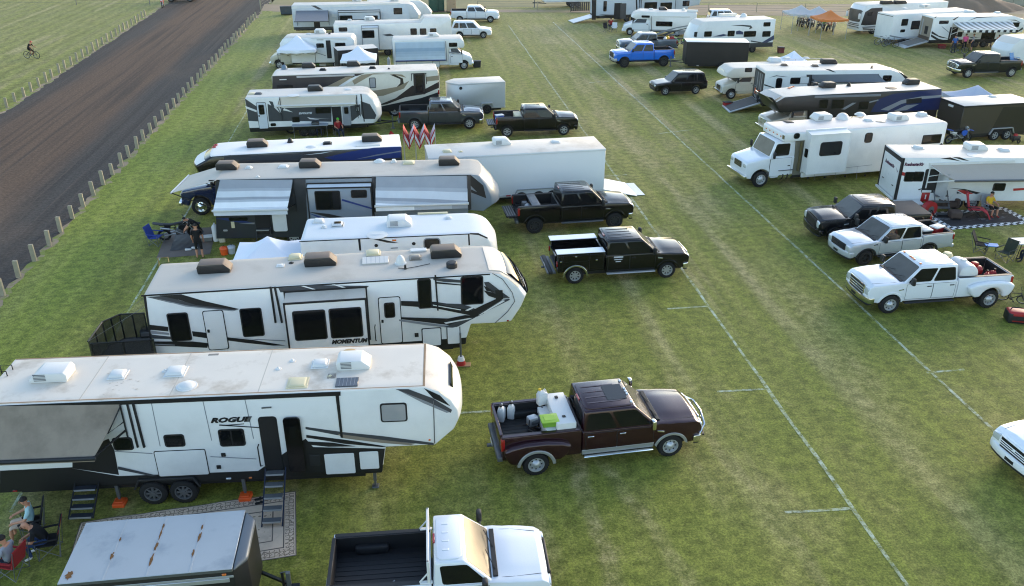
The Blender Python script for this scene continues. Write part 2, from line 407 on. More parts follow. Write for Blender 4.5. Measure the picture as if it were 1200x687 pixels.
    if not service:
        ze=zr+.02
        def bside(Rb):
            return [(x0+.02,ze+.05),(-Rb-.02,ze)]+[(Rb*math.cos(R(a)),za+z*.6+Rb*math.sin(R(a))) for a in range(168,11,-13)]+[(Rb+.02,ze-.0),(xb-.03,ze),(xb-.03,bz),(x0,bz)]
        for sy in (-1,1):
            bd.prism(bside(Ra),sy*(w-.13),sy*w,paint,'y',.03,2,[('z',.72+z),('z',.95+z),('z',1.12+z)],dfm,bang=25)
            bd.box(x0+.03,xb-.06,sy*(w*.968-.15),sy*(w*.968-.02),bz-.004,bz+.016,rails,.012,1)
            bd.box(-.42,.42,sy*(w-.36),sy*(w-.125),fz,fz+.24,liner,.06,2)      # wheel box
            bd.box(x0+.05,xb-.05,sy*(w-.19),sy*(w-.124),fz,bz-.0,liner,0,1,dfm)
            if dual:
                pts=[(-1.0,1.0),(-.92,.72),(-.80,.52)]+[((Ra+.03)*math.cos(R(a)),za+(Ra+.03)*math.sin(R(a))) for a in range(172,7,-12)]+[(.75,.52),(.98,.72),(1.1,1.0),(.8,1.13),(.3,1.2),(-.3,1.2),(-.75,1.13)]
                pts=[(a,c+z) for a,c in pts]
                bd.prism(pts,sy*(w-.06),sy*(w+.19),paint,'y',.1,3,[('z',1.05+z)],lambda v:(v[0],v[1],v[2]),bang=40)
                if flare:
                    Rf=Ra+.03
                    ring=[((Rf+.08)*math.cos(R(a)),za+z+(Rf+.08)*math.sin(R(a))) for a in range(6,175,12)]+[((Rf-.02)*math.cos(R(a)),za+z+(Rf-.02)*math.sin(R(a))) for a in range(174,5,-12)]
                    bd.prism(ring,sy*(w+.12),sy*(w+.215),flare,'y',.015,1)
        bd.box(x0+.04,xb-.04,-w+.16,w-.16,fz-.04,fz,liner)
        for i in range(9):
            yy=-.64+i*.16; bd.box(x0+.08,xb-.1,yy-.03,yy+.03,fz-.002,fz+.012,liner,.004,1)
        bd.box(xb-.09,xb-.03,-w+.1,w-.1,.7+z,bz,paint,.01,1); bd.box(xb-.11,xb-.088,-w+.16,w-.16,fz,bz-.02,liner)
        bd.box(x0+.0,x0+.08,-w*.93,w*.93,.56+z,fz-.02,paint,.02,1,dfm)
        bd.box(x0+.1,xb-.1,-w+.4,w-.4,.45+z,fz-.05,BLACK)
        if cover: bd.box(x0+.02,xb-.06,-w*.95,w*.95,bz+.012,bz+.055,cover,.02,2)
        bd.build('cargo_bed',root)
        tg=MB()
        if tail_open:
            tg.box(x0-.56,x0-.02,-w*.80,w*.80,fz-.07,fz-.005,paint,.02,1); tg.box(x0-.52,x0-.05,-w*.74,w*.74,fz-.006,fz+.006,PLASTIC,.003,1)
            for i in range(4): tg.box(x0-.48+i*.12,x0-.44+i*.12,-w*.7,w*.7,fz+.005,fz+.014,STEEL,.003,1)
        else:
            tg.box(x0-.02,x0+.05,-w*.80,w*.80,fz-.08,bz+.01,paint,.025,2); tg.box(x0+.048,x0+.06,-w*.76,w*.76,fz,bz-.04,liner)
            tg.box(x0-.03,x0+.06,-w*.79,w*.79,bz+.006,bz+.022,rails,.006,1)
            tg.box(x0-.032,x0-.015,-.16,.16,bz-.2,bz-.12,PLASTIC,.008,1)
        tg.build('tailgate',root)
        for sy in (-1,1):
            tl=MB(); tl.box(x0-.022,x0+.1,sy*w*.82,sy*(w*.975+.005),fz+.05,bz-.05,REDL,.03,2); tl.build('tail_light',root)
        rear=x0
    else:
        rear=x0+.0; zt2=bz+.12
        for sy in (-1,1):
            pts=[(x0+.25,.62),(-Ra-.03,.62)]+[(Ra*1.05*math.cos(R(a)),za+Ra*1.05*math.sin(R(a))) for a in range(165,14,-15)]+[(Ra+.03,.62),(xb-.08,.62),(xb-.08,zt2),(x0+.25,zt2)]
            bd.prism(pts,sy*(w-.45),sy*(w+.03),paint,'y',.015,1,bang=40)
            bd.box(x0+.2,xb-.06,sy*(w-.48),sy*(w+.05),zt2,zt2+.03,WHITEP,.008,1)
            ring=[((Ra+.09)*math.cos(R(a)),za+(Ra+.09)*math.sin(R(a))) for a in range(0,181,12)]+[((Ra+.01)*math.cos(R(a)),za+(Ra+.01)*math.sin(R(a))) for a in range(180,-1,-12)]
            bd.prism(ring,sy*(w+.0),sy*(w+.05),CHROME,'y',.008,1)
            for xa,xe,za_,zb_ in ((x0+.32,-.62,.7,zt2-.08),(-.56,.56,1.12,zt2-.08),(.62,xb-.14,.7,zt2-.08)):
                cd=MB(); cd.prism(rr(xa-.012,xe+.012,za_-.012,zb_+.012,.02),sy*w,sy*(w+.033),TRIM,'y'); cd.prism(rr(xa,xe,za_,zb_,.03),sy*w,sy*(w+.045),paint,'y',.008,1)
                cd.box((xa+xe)/2-.04,(xa+xe)/2+.04,sy*(w+.04),sy*(w+.06),(za_+zb_)/2+.05,(za_+zb_)/2+.11,CHROME,.008,1); cd.build('locker_door',root)
        bd.box(x0+.25,xb-.08,-w+.45,w-.45,.72,.80,liner); bd.box(xb-.14,xb-.08,-w+.45,w-.45,.8,zt2,paint)
        bd.box(x0+.2,x0+.27,-w+.42,w-.42,.66,zt2-.25,paint,.01,1)
        bd.box(x0-.2,x0+.2,-w+.1,w-.1,.52,.6,STEEL,.015,1)
        bd.build('service_body',root)
        for sy in (-1,1):
            tl=MB(); tl.box(x0+.2,x0+.26,sy*(w-.18),sy*(w-.04),.85,1.1,REDL,.02,1); tl.build('tail_light',root)
    rb=MB(); rb.box(rear-.13,rear+.06,-w*.93,w*.93,.50+z,.66+z,(PLASTIC if service else STEEL) if bump is CHROME else bump,.04,2); rb.box(rear-.3,rear-.1,-.05,.05,.44+z,.52+z,STEEL,.01,1)
    if not tail_open: rb.box(rear-.172,rear-.155,-.18,.18,.55+z,.65+z,WHITEPL,.005,1)
    rb.build('rear_bumper',root)
    # --- nose
    nm=MB(); nm.box(xf-.02,xf+.035,-w*.66,w*.66,.66+z,zt-.11,gframe,.03,2,dfm); nm.box(xf+.02,xf+.05,-w*.60,w*.60,.71+z,zt-.16,grille,.015,1,dfm)
    for i in range(3):
        zz=.78+z+i*(zt-.24-.8-z)/2.2; nm.box(xf+.03,xf+.06,-w*.6,w*.6,zz,zz+.035,gframe,.008,1,dfm)
    nm.box(xf+.03,xf+.066,-.05,.05,.86+z,.95+z,gframe,.015,1)
    nm.build('grille',root)
    for sy in (-1,1):
        hl=MB(); hl.box(xf-.24,xf+.03,sy*w*.68,sy*w*.99,.80+z,zt-.13,LAMP,.04,2,dfm); hl.box(xf-.3,xf-.2,sy*w*.95,sy*w*.985,.84+z,zt-.18,AMBER,.02,1,dfm); hl.build('headlight',root)
    fb=MB()
    def fbf(v):
        x,y,zz=v; return (x-.16*(abs(y)/w)**3,y,zz)
    fb.box(xf-.12,xf+.12,-w*1.0,w*1.0,.45+z,.72+z,bump,.05,2,fbf,[('y',i*w/4) for i in range(-3,4)])
    fb.box(xf-.1,xf+.09,-w*.92,w*.92,.36+z,.47+z,PLASTIC,.03,1,fbf,[('y',i*w/4) for i in range(-3,4)])
    fb.box(xf+.1,xf+.122,-.18,.18,.50+z,.62+z,PLASTIC,.006,1)
    for sy in (-1,1): fb.box(xf+.02,xf+.1,sy*.62,sy*.76,.52+z,.62+z,LAMP,.02,1,fbf)
    fb.build('front_bumper',root)
    if bull:
        bb=MB(); bb.tube([(xf-.05,-w*.93,.75),(xf+.16,-w*.75,.95),(xf+.2,-.3,1.12),(xf+.2,.3,1.12),(xf+.16,w*.75,.95),(xf-.05,w*.93,.75)],.035,CHROME,8)
        bb.tube([(xf+.12,-w*.85,.62),(xf+.22,-.4,.62),(xf+.22,.4,.62),(xf+.12,w*.85,.62)],.035,PLASTIC,8)
        for yy in (-.4,.4): bb.tube([(xf+.21,yy,.5),(xf+.2,yy,1.1)],.03,CHROME,8)
        bb.build('bull_bar',root)
    if board:
        for sy in (-1,1):
            rbd=MB(); rbd.box(xb+.05,wb-Ra-.1,sy*(w-.08),sy*(w+.09),.40+z,.46+z,board,.02,1); rbd.build('running_board',root)
    # --- wheels
    for x in (0,wb):
        for sy in (-1,1):
            ww=.27
            if dual and x==0:
                add_wheel(root,x,sy*(w+.0),wr,.25,sy,style,rim)
                add_wheel(root,x,sy*(w-.32),wr,.25,sy,style,rim)
            else: add_wheel(root,x,sy*(w-.03-ww/2+(.06 if lift else 0)),wr,ww,sy,'alloy' if style!='steel' and style not in _st else style,rim)
    return dict(root=root,o=root.location.copy(),d=d,s=s,xb=xb,x0=x0,xc=xc,xf=xf,w=w,fz=fz,bz=bz,zrf=zrf,zb=zb,zt=zt,T=Matrix.Translation(root.location)@Matrix.Rotation(math.atan2(d.y,d.x),4,'Z'))
_st=('five','eight','dark','steel','alloy')
def suv(name,label,p_rear,p_front,paint,wb=2.62,W=1.82,H=1.73,fo=.86,ro=.95,wr=.34,rack=True):
    o,d,s,L=car_frame(p_rear,p_front,W/2-.03)
    root=thing(name,label,'car',o-d*(wb/2),math.atan2(d.y,d.x),'cars among the trailers'); w=W/2
    xf=wb+fo; x0=-ro; Ra=wr+.07; zr=.34; zb=1.02; xc=wb-.35; xr=xc-.75
    def dfm(v):
        x,y,z=v;k=1
        if z>.8:k-=.06*(z-.8)
        t=(x-wb)/.9
        if t>0:k-=.12*t*t
        t=(-x-.2)/.8
        if t>0:k-=.05*t*t
        return (x,y*k,z)
    b=MB()
    prof=[(x0,zr+.1),(-Ra-.01,zr)]+[(Ra*math.cos(R(a)),wr+Ra*math.sin(R(a))) for a in range(165,14,-15)]+[(Ra+.01,zr),(wb-Ra-.01,zr)]+[(wb+Ra*math.cos(R(a)),wr+Ra*math.sin(R(a))) for a in range(165,14,-15)]+[(wb+Ra+.01,zr),(xf-.05,zr),(xf,.5),(xf,.75),(xf-.1,.9),(wb+.1,1.0),(xc,zb+.03),(x0,zb),(x0-.04,.7)]
    b.prism(prof,-w,w,paint,'y',.05,2,[('z',.6),('z',.8),('x',wb+.3),('x',wb+.6),('y',0),('y',w*.6),('y',-w*.6)],dfm,bang=25)
    b.box(-.2,wb+.2,-w+.3,w-.3,.22,.6,BLACK)
    wl,wu=w*.95,w*.8; lo=[(x0+.02,-wl,zb-.05),(xc,-wl,zb-.05),(xc,wl,zb-.05),(x0+.02,wl,zb-.05)]; hi=[(x0+.3,-wu,H-.02),(xr,-wu,H-.02),(xr,wu,H-.02),(x0+.3,wu,H-.02)]
    b.hull8(lo,hi,paint,.06,2)
    if rack:
        for sy in (-1,1): b.tube([(x0+.5,sy*wu*.9,H-.02),(x0+.55,sy*wu*.9,H+.04),(xr-.3,sy*wu*.9,H+.04),(xr-.2,sy*wu*.9,H-.02)],.018,STEEL,5)
    b.build('body',root)
    for sy in (-1,1):
        q=[(x0+.02,sy*wl,zb-.05),(xc,sy*wl,zb-.05),(xr,sy*wu,H-.02),(x0+.3,sy*wu,H-.02)]
        for uv in ([(.06,.16),(.26,.16),(.26,.85),(.1,.85)],[(.3,.16),(.57,.16),(.57,.85),(.3,.85)],[(.61,.16),(.93,.16),(.95,.85),(.61,.85)]):
            g=MB(); quadpanel(g,q,uv,GLASS,.008*-sy,.012*-sy,.1); g.build('window',root)
        for xa,xe in ((.42,1.3),(1.33,xc-.1)):
            dd=MB(); z2=zb-.06
            dd.prism(rr(xa-.012,xe+.012,zr+.08,z2+.012,.05),sy*(w-.05),sy*(w+.002),TRIM,'y',0,1,[('z',.6),('z',.8)],dfm); dd.prism(rr(xa,xe,zr+.092,z2,.05),sy*(w-.05),sy*(w+.007),paint,'y',.005,1,[('z',.6),('z',.8)],dfm); do=dd.build('door',root)
            h=MB(); h.box(xa+.05,xa+.2,sy*(w-.03),sy*(w+.025),.84,.87,paint,.008,1); h.build('handle',do)
        h=MB(); h.box(xf-.2,xf+.015,sy*w*.55,sy*w*.93,.68,.82,LAMP,.03,2,dfm); h.build('headlight',root)
        h=MB(); h.box(x0-.03,x0+.08,sy*w*.75,sy*w*.96,.75,1.05,REDL,.03,2,dfm); h.build('tail_light',root)
        h=MB(); h.box(xc-.35,xc-.22,sy*w*.97,sy*(w+.18),zb,zb+.16,paint,.04,2); h.build('side_mirror',root)
        for x in (0,wb): add_wheel(root,x,sy*(w-.13),wr,.22,sy,'five',ALU)
    g=MB(); quadpanel(g,[(xc,-wl,zb-.05),(xc,wl,zb-.05),(xr,wu,H-.02),(xr,-wu,H-.02)],[(.05,.1),(.95,.1),(.95,.93),(.05,.93)],GLASSL,.008,.012,.07); g.build('windscreen',root)
    g=MB(); quadpanel(g,[(x0+.02,wl,zb-.05),(x0+.02,-wl,zb-.05),(x0+.3,-wu,H-.02),(x0+.3,wu,H-.02)],[(.08,.15),(.92,.15),(.9,.85),(.1,.85)],GLASS,.008,.012,.07); g.build('rear_window',root)
    g=MB(); g.box(xf-.02,xf+.02,-w*.5,w*.5,.66,.82,TRIM,.02,1,dfm); g.box(xf,xf+.03,-w*.48,w*.48,.73,.76,CHROME,.006,1,dfm); g.build('grille',root)
    g=MB(); g.box(xf-.1,xf+.06,-w*.93,w*.93,.34,.6,PLASTIC if paint is BLACKP else paint,.05,2,lambda v:(v[0]-.2*(abs(v[1])/w)**3,v[1],v[2]),[('y',i*w/4) for i in range(-3,4)]); g.build('front_bumper',root)
    return root
# ---------------------------------------------------------------- trailers and motorhomes
class Rig:
    """Frame on the flank nearest the camera: X along the flank (to the right in the photo), Y away from the camera, Z up."""
    def __init__(s,name,label,cat,a,b,z=0.0,W=2.5,group='trailers and motorhomes of the campground',x0=0.0,shift=0.0):
        A=G(*a,z);B=G(*b,z); A.z=B.z=0; d=B-A; s.L=d.length; d.normalize(); s.d=d; s.n=Vector((-d.y,d.x,0)); s.W=W
        s.o=A+s.n*shift; s.ang=math.atan2(d.y,d.x)
        s.root=thing(name,label,cat,s.o,s.ang,group)
    def side(s,p,y=0.0):
        o,r=RAY(*p); P0=s.o+s.n*y
        t=(P0-o).dot(s.n)/r.dot(s.n); P=o+r*t
        return ((P-s.o).dot(s.d),P.z)
    def at(s,p,z):
        P=G(p[0],p[1],z); P.z=0; q=P-s.o
        return (q.dot(s.d),q.dot(s.n))
    def xplane(s,p,x):
        o,r=RAY(*p); P0=s.o+s.d*x; t=(P0-o).dot(s.d)/r.dot(s.d); P=o+r*t
        return ((P-s.o).dot(s.n),P.z)
    def sides(s,pts,y=0.0): return [s.side(p,y) for p in pts]
    def body(s,prof,side=WHITE,roof=ROOFW,skirt=BLACK,zs=.95,bulge=0,bx=None,bev=.07,name='body',front=None,fx=None,y0=0,W=None,seg=2,extra=()):
        W=W or s.W; b=MB(); x1=max(p[0] for p in prof)
        H=max(p[1] for p in prof)
        def mt(c,n):
            if n.z>.86 and c.z>H-.55: return roof
            if fx is not None and ((fx>0 and c.x>fx) or (fx<0 and c.x<-fx)) and front and c.z>zs: return front
            if n.z>.6 and c.z>H-.55: return roof
            if c.z<zs: return skirt
            return side
        cuts=[('z',zs)]
        if bulge: cuts+=[('y',y0+W*k) for k in (.12,.3,.5,.7,.88)]
        if bx is not None: cuts.append(('x',bx))
        if fx: cuts.append(('x',abs(fx)))
        def fn(v):
            x,y,z=v
            if bulge:
                t=(x-bx)/(x1-bx) if bulge>0 else (bx-x)/(bx-min(p[0] for p in prof))
                t=max(0,min(1,t)); q=1-abs(2*(y-y0)/W-1)**3
                x+=bulge*t*q
            return (x,y,z)
        b.prism(prof,y0,y0+W,mt,'y',bev,seg,list(cuts)+list(extra),fn,bang=22)
        s.bodyo=b.build(name,s.root); return s.bodyo
    def window(s,p,q,y=0.0,pane=GLASS,frame=TRIM,r=.08,parent=None,name='window',split=False):
        (x0,z1),(x1,z0)=s.side(p,y),s.side(q,y)
        if z0>z1: z0,z1=z1,z0
        m=MB(); m.prism(rr(x0,x1,z0,z1,r),y-.022,y+.02,frame,'y',.006,1); w=m.build(name,parent or s.root)
        g=MB(); k=min(.045,.12*(z1-z0)); g.prism(rr(x0+k,x1-k,z0+k,z1-k,r*.7),y-.027,y-.015,pane,'y'); 
        if split: g.box((x0+x1)/2-.02,(x0+x1)/2+.02,y-.031,y-.02,z0+k,z1-k,frame)
        g.build('pane',w); return w
    def door(s,p,q,mat=WHITE,win=None,name='door',y=0.0,line=TRIM,handle=True,r=.08,lw=.03):
        (x0,z1),(x1,z0)=s.side(p,y),s.side(q,y)
        if z0>z1: z0,z1=z1,z0
        m=MB(); m.prism(rr(x0,x1,z0,z1,r),y-.012,y+.02,line,'y'); m.prism(rr(x0+lw,x1-lw,z0+lw,z1-lw,r*.8),y-.022,y+.02,mat,'y',.006,1)
        o=m.build(name,s.root)
        if handle:
            h=MB(); h.box(x0+.07,x0+.15,y-.05,y-.02,(z0+z1)/2-.06,(z0+z1)/2+.06,TRIM,.01,1); h.build('handle',o)
        if win: s.window(win[0],win[1],y-.02,parent=o)
        return o
    def panel(s,p,q,mat=WHITE,line=TRIM,name='compartment_door',lw=.022,y=0.0): return s.door(p,q,mat,None,name,y,line,False,.05,lw)
    def decals(s,items,name='graphics',y=0.0):
        m=MB()
        for i,(mat,pts) in enumerate(items):
            e=y-.004-.0012*i
            m.raw([(x,e,z) for x,z in s.sides(pts,y)],[tuple(range(len(pts)))],mat)
        return m.build(name,s.root)
    def bar(s,p,q,w=.06,mat=TRIM,name='awning_bracket',y=-.03):
        (x0,z0),(x1,z1)=s.side(p),s.side(q); m=MB(); d=Vector((x1-x0,0,z1-z0)).normalized(); n=Vector((-d.z,0,d.x))*w/2
        pts=[(x0+n.x,z0+n.z),(x1+n.x,z1+n.z),(x1-n.x,z1-n.z),(x0-n.x,z0-n.z)]
        m.prism(pts,y-.02,.01,mat,'y',.008,1); return m.build(name,s.root)
    def ac(s,p,z,L=1.0,W=.72,h=.34,mat=WHITEPL,flip=False,top=None,low=None):
        x,y=s.at(p,z); f=-1 if flip else 1
        if top: W=.58; h=.36
        m=MB(); pr=[(-L/2,0),(L/2,0),(L/2+.02,h*.35),(L/2-.22,h),(-L/2+.06,h),(-L/2-.02,h*.7)]
        H=h
        def mt(c,n): return (top or mat) if n.z>.35 or n.x>.3 else mat  # top tone paints dust and low sun on upper and right-hand faces
        m.prism([(a*f,b) for a,b in pr],-W/2,W/2,mt,'y',.03,2)
        for i in range(5): m.box(-L*.38,-L*.05,-W/2-.006,-W/2+.02,.07+i*.045,.092+i*.045,low or ACGREY)
        o=m.build('air_conditioner',s.root,(x,y,z)); return o
    def vent(s,p,z,w=.42,h=.12,mat=WHITEPL,dome=False,d=None):
        x,y=s.at(p,z); m=MB(); d=d or w
        if dome: m.ell((0,0,0),(w/2,d/2,h*1.1 if w>.3 else h*.8),mat,14,8,-.1); m.lathe([(w/2+.04,0),(w/2+.04,.02),(w/2-.02,.03)],mat,'z',n=14)
        else:
            m.box(-w/2-.04,w/2+.04,-d/2-.04,d/2+.04,0,.03,mat,.008,1); m.hull8([(-w/2,-d/2,.03),(w/2,-d/2,.03),(w/2,d/2,.03),(-w/2,d/2,.03)],[(-w*.4,-d*.38,h),(w*.4,-d*.38,h),(w*.4,d*.38,h),(-w*.4,d*.38,h)],mat,.02,1)
        return m.build('roof_vent',s.root,(x,y,z))
    def flat(s,p,z,w,d,mat,h=.04,name='solar_panel'):
        x,y=s.at(p,z); m=MB(); m.box(-w/2,w/2,-d/2,d/2,0,h,mat,.008,1)
        if name=='solar_panel':
            for i in range(1,6): m.box(-w/2+w*i/6-.006,-w/2+w*i/6+.006,-d/2+.02,d/2-.02,h,h+.003,GREYM)
        return m.build(name,s.root,(x,y,z))
    def wheel(s,p,r=.38,w=.24,style='dark',rim=DRIM,y=.02):
        x,z=s.side(p); return add_wheel(s.root,x,y+w/2,r,w,-1,style,rim)
    def wheels(s,xs,r=.38,w=.24,style='dark',rim=DRIM,y=.02,far=True):
        for x in xs:
            add_wheel(s.root,x,y+w/2,r,w,-1,style,rim)
            if far: add_wheel(s.root,x,s.W-y-w/2,r,w,1,style,rim)
    def awning(s,i0,i1,o0,o1,zo,mat,sag=.06,arms=True,roller=STEEL,name='awning',armat=WHITEPL,drop=.0,zi=None,aw=.035,armz=-1.6):
        """i0,i1: pixels of the wall edge on the flank; o0,o1: pixels of the outer edge at height zo"""
        a=s.side(i0);b=s.side(i1); c=s.at(o0,zo); d=s.at(o1,zo)
        m=MB(); N=6; K=10; vs=[];fs=[]
        A=Vector((a[0],-.03,a[1]));B=Vector((b[0],-.03,b[1]));Cc=Vector((c[0],c[1],zo));D=Vector((d[0],d[1],zo))
        for th in (0,-.012):
            for i in range(N+1):
                for j in range(K+1):
                    t=i/N;u=j/K; P=(A*(1-u)+B*u)*(1-t)+(Cc*(1-u)+D*u)*t
                    P.z+=th-sag*math.sin(PI*t)-.01*math.sin(9*u)*math.sin(PI*t); vs.append(P)
        q=(N+1)*(K+1)
        for i in range(N):
            for j in range(K):
                f=(i*(K+1)+j,i*(K+1)+j+1,(i+1)*(K+1)+j+1,(i+1)*(K+1)+j); fs.append(f); fs.append(tuple(k+q for k in f[::-1]))
        m.raw(vs,fs,mat); 
        if drop: m.raw([Cc,D,D-Vector((0,0,drop)),Cc-Vector((0,0,drop))],[(0,1,2,3)],mat)
        o=m.build(name,s.root)
        r=MB(); r.tube([Cc+Vector((-.05,-.03,-.02)),D+Vector((.05,-.03,-.02))],.06,roller,8); r.build('roller',o)
        if arms:
            for P,Q in ((A,Cc),(B,D)):
                t=MB(); t.tube([(P.x,-.05,P.z),(P.x,-.05,P.z+armz)],aw*.8,armat,4); mid=Vector(((P.x+Q.x)/2,Q.y*.55,(P.z+armz*.75+Q.z)/2+.1)); t.tube([(P.x,-.05,P.z+armz*.75),Q],aw,armat,4); t.tube([P+Vector((0,-.03,-.05)),(P+Q)/2+Vector((0,0,-.1)),(P.x,-.05,P.z+armz*.5)],aw*.6,armat,4); t.build('awning_arm',o)
        return o
    def slide(s,p,q,depth,side=WHITE,top=ROOFT,line=TRIM,name='slide_out',slope=.12,yb=None):
        """box standing out of the flank; p,q = corner pixels (top left, bottom right) of its outer face"""
        (x0,z1),(x1,z0)=s.side(p,-depth),s.side(q,-depth)
        m=MB(); m.box(x0-.05,x1+.05,-.03,.02,z0-.06,z1+slope+.06,line)
        def mt(c,n): return top if n.z>.5 else (BLACK if n.z<-.5 else side)
        m.prism([(-depth,z0),(.01,z0),(.01,z1+slope),(-depth,z1)],x0,x1,mt,'x',.015,1)
        for xx in (x0,x1): m.box(xx-.03,xx+.03,-depth-.02,-depth+.03,z0,z1,line)
        m.box(x0-.03,x1+.03,-depth-.02,-depth+.03,z1-.03,z1+.03,line); m.box(x0-.03,x1+.03,-depth-.02,-depth+.03,z0-.03,z0+.03,line)
        return m.build(name,s.root)
    def jack(s,x,z=.75,y=.12,foot=None,mat=STEEL):
        m=MB(); m.box(x-.045,x+.045,y-.045,y+.045,.25,z,mat); m.box(x-.03,x+.03,y-.03,y+.03,.06,.3,STEEL); m.box(x-.1,x+.1,y-.1,y+.1,0.0,.05,STEEL,.01,1)
        return m.build('landing_leg',s.root)
    def steps(s,x0,x1,z0,y0,n=3,run=.24,mat=STEEL,rail=TRIM,down=.2,name='entry_steps'):
        m=MB(); dz=(z0-down)/max(1,n-1) if n>1 else 0
        for i in range(n):
            zz=z0-dz*i; yy=y0-run*i; m.box(x0+.03,x1-.03,yy-.2,yy,zz-.04,zz,mat,.008,1)
            m.box(x0+.04,x1-.04,yy-.205,yy-.19,zz-.045,zz+.005,ALU)
        for xx in (x0,x1): m.tube([(xx,y0+.05,z0+.05),(xx,y0-run*(n-1)-.18,z0-dz*(n-1)-.06 if down>.25 else .02)],.025,rail,4)
        return m.build(name,s.root)
    def light(s,p,mat=AMBER,w=.08,h=.05,name='marker_light'):
        x,z=s.side(p); m=MB(); m.box(x-w/2,x+w/2,-.03,.01,z-h/2,z+h/2,mat,.008,1); return m.build(name,s.root)
    def bumper(s,x,mat=STEEL,z=.55,w=None):
        m=MB(); m.box(x-.06,x+.06,.05,s.W-.05,z-.06,z+.06,mat,.015,1); return m.build('rear_bumper',s.root)
    def tongue(s,x,sgn=1,L=1.3,z=.5,tanks=True):
        m=MB(); y=s.W/2; xe=x+sgn*L
        for sy in (-1,1): m.tube([(x-sgn*.3,y+sy*.75,z),(xe,y+sy*.06,z)],.05,BLACK,4)
        m.tube([(xe-sgn*.1,y,z),(xe+sgn*.25,y,z)],.06,BLACK,6); m.box(xe-.05,xe+.05,y-.05,y+.05,.05,z+.45,STEEL); m.box(xe-.12,xe+.12,y-.12,y+.12,0.0,.05,STEEL)
        o=m.build('tow_tongue',s.root)
        if tanks:
            for sy in (-1,1):
                t=MB(); t.lathe([(.01,z+.05),(.13,z+.07),(.15,z+.12),(.15,z+.45),(.12,z+.55),(.05,z+.58),(.05,z+.66),(.01,z+.67)],STEEL,'z',(x+sgn*.45,y+sy*.18,0),12); t.build('gas_bottle',s.root)
        return o
    def chassis(s,x0,x1,z=.7,zb=.45):
        m=MB(); m.box(x0,x1,.35,s.W-.35,zb,z,BLACK); m.box(x0+.3,x1-.3,.1,.5,zb+.1,z,BLACK); return m.build('chassis',s.root)
def van_cab(rig,x,sgn,W=2.05,paint=WHITEP,L=2.0,H=2.15,zc=1.45,zn=1.05,hoodl=.95,wr=.37,y0=None,grille=TRIM,bump=CHROME,z0=.42,stripe=None,rim=ALU,style='steel',conv=False):
    """short-hood cab joined to a motorhome box; x is where the box starts, sgn the direction it faces"""
    y0=(rig.W-W)/2 if y0 is None else y0; root=rig.root
    cabL=L-hoodl; xf=x+sgn*L; xcowl=x+sgn*cabL; xtop=x+sgn*(cabL-.55 if not conv else cabL-.35); ax=xf-sgn*(.78 if not conv else .95); Ra=wr+.1
    def X(p): return p
    b=MB(); t=lambda k:x+sgn*k
    arch=[(ax+sgn*Ra*math.cos(R(a)),wr+.03+Ra*math.sin(R(a))) for a in range(180,-1,-15)]
    prof=[(x,z0)]+arch+[(xf-sgn*.02,z0),(xf,z0+.25),(xf,zn-.15),(xf-sgn*.1,zn),(xcowl,zc),(x,zc)]
    w=W/2
    def dfm(v):
        xx,y,z=v; k=1; q=(sgn*(xx-xcowl))/hoodl
        if q>0: k-=(.14 if conv else .08)*q
        return (xx,y0+w+(y)*k,z)
    b.prism(prof,-w,w,paint,'y',.07,2,[('z',.8),('z',zn-.1),('x',ax),('y',0),('y',w*.55),('y',-w*.55)],dfm,bang=20)
    b.box(min(ax-.4,ax+.4),max(ax-.4,ax+.4),y0+.3,y0+W-.3,.3,.8,BLACK)
    lo=[(x,y0+.03,zc-.05),(xcowl,y0+.03,zc-.05),(xcowl,y0+W-.03,zc-.05),(x,y0+W-.03,zc-.05)]
    hi=[(x,y0+.14,H),(xtop,y0+.14,H),(xtop,y0+W-.14,H),(x,y0+W-.14,H)]
    b.hull8(lo,hi,paint,.05,2)
    if stripe: b.box(min(x,ax-sgn*.5),max(x,ax-sgn*.5),y0-.006,y0+W+.006,.75,.95,stripe)
    o=b.build('cab',root)
    # windows
    g=MB(); q=[lo[0],lo[1],hi[1],hi[0]]
    n=(Vector(q[1])-Vector(q[0])).cross(Vector(q[3])-Vector(q[0]))
    k=1 if n.y<0 else -1
    quadpanel(g,q,[(.25,.12),(.93,.12),(.92,.85),(.25,.85)],GLASS,.008*k,.012*k,.12); g.build('window',root)
    g=MB(); q=[lo[1],lo[2],hi[2],hi[1]]; n=(Vector(q[1])-Vector(q[0])).cross(Vector(q[3])-Vector(q[0])); k=1 if n.x*sgn>0 else -1
    quadpanel(g,q,[(.06,.08),(.94,.08),(.94,.95),(.06,.95)],GLASSL,.008*k,.012*k,.08); g.build('windscreen',root)
    d=MB(); xa,xe=sorted((t(.18),t(cabL-.05)))
    d.prism(rr(xa-.012,xe+.012,.62,zc-.06,.06),y0-.004,y0+.04,TRIM,'y'); d.prism(rr(xa,xe,.632,zc-.072,.06),y0-.01,y0+.04,paint,'y',.005,1); do=d.build('door',root)
    h=MB(); hx=t(.32); h.box(hx-.08,hx+.08,y0-.035,y0,1.18,1.23,TRIM,.01,1); h.build('handle',do)
    for sy in (0,1):
        mm=MB(); my=y0-.22 if sy==0 else y0+W+.22; mx=t(cabL-.12); mm.box(mx-.06,mx+.06,my-.1,my+.1,zc+.0,zc+.38,TRIM,.04,1); mm.tube([(mx,my,zc),(mx,y0+w+(w-.05)*(1 if sy else -1),zc-.1)],.02,TRIM,4); mm.build('side_mirror',root)
        l=MB(); ly=y0+w+(w*.68)*(1 if sy else -1); l.box(min(xf-sgn*.15,xf+sgn*.015),max(xf-sgn*.15,xf+sgn*.015),ly-.16,ly+.16,zn-.36,zn-.14,LAMP,.04,2); l.build('headlight',root)
        add_wheel(root,ax,(y0+.16) if sy==0 else (y0+W-.16),wr,.25,-1 if sy==0 else 1,style,rim)
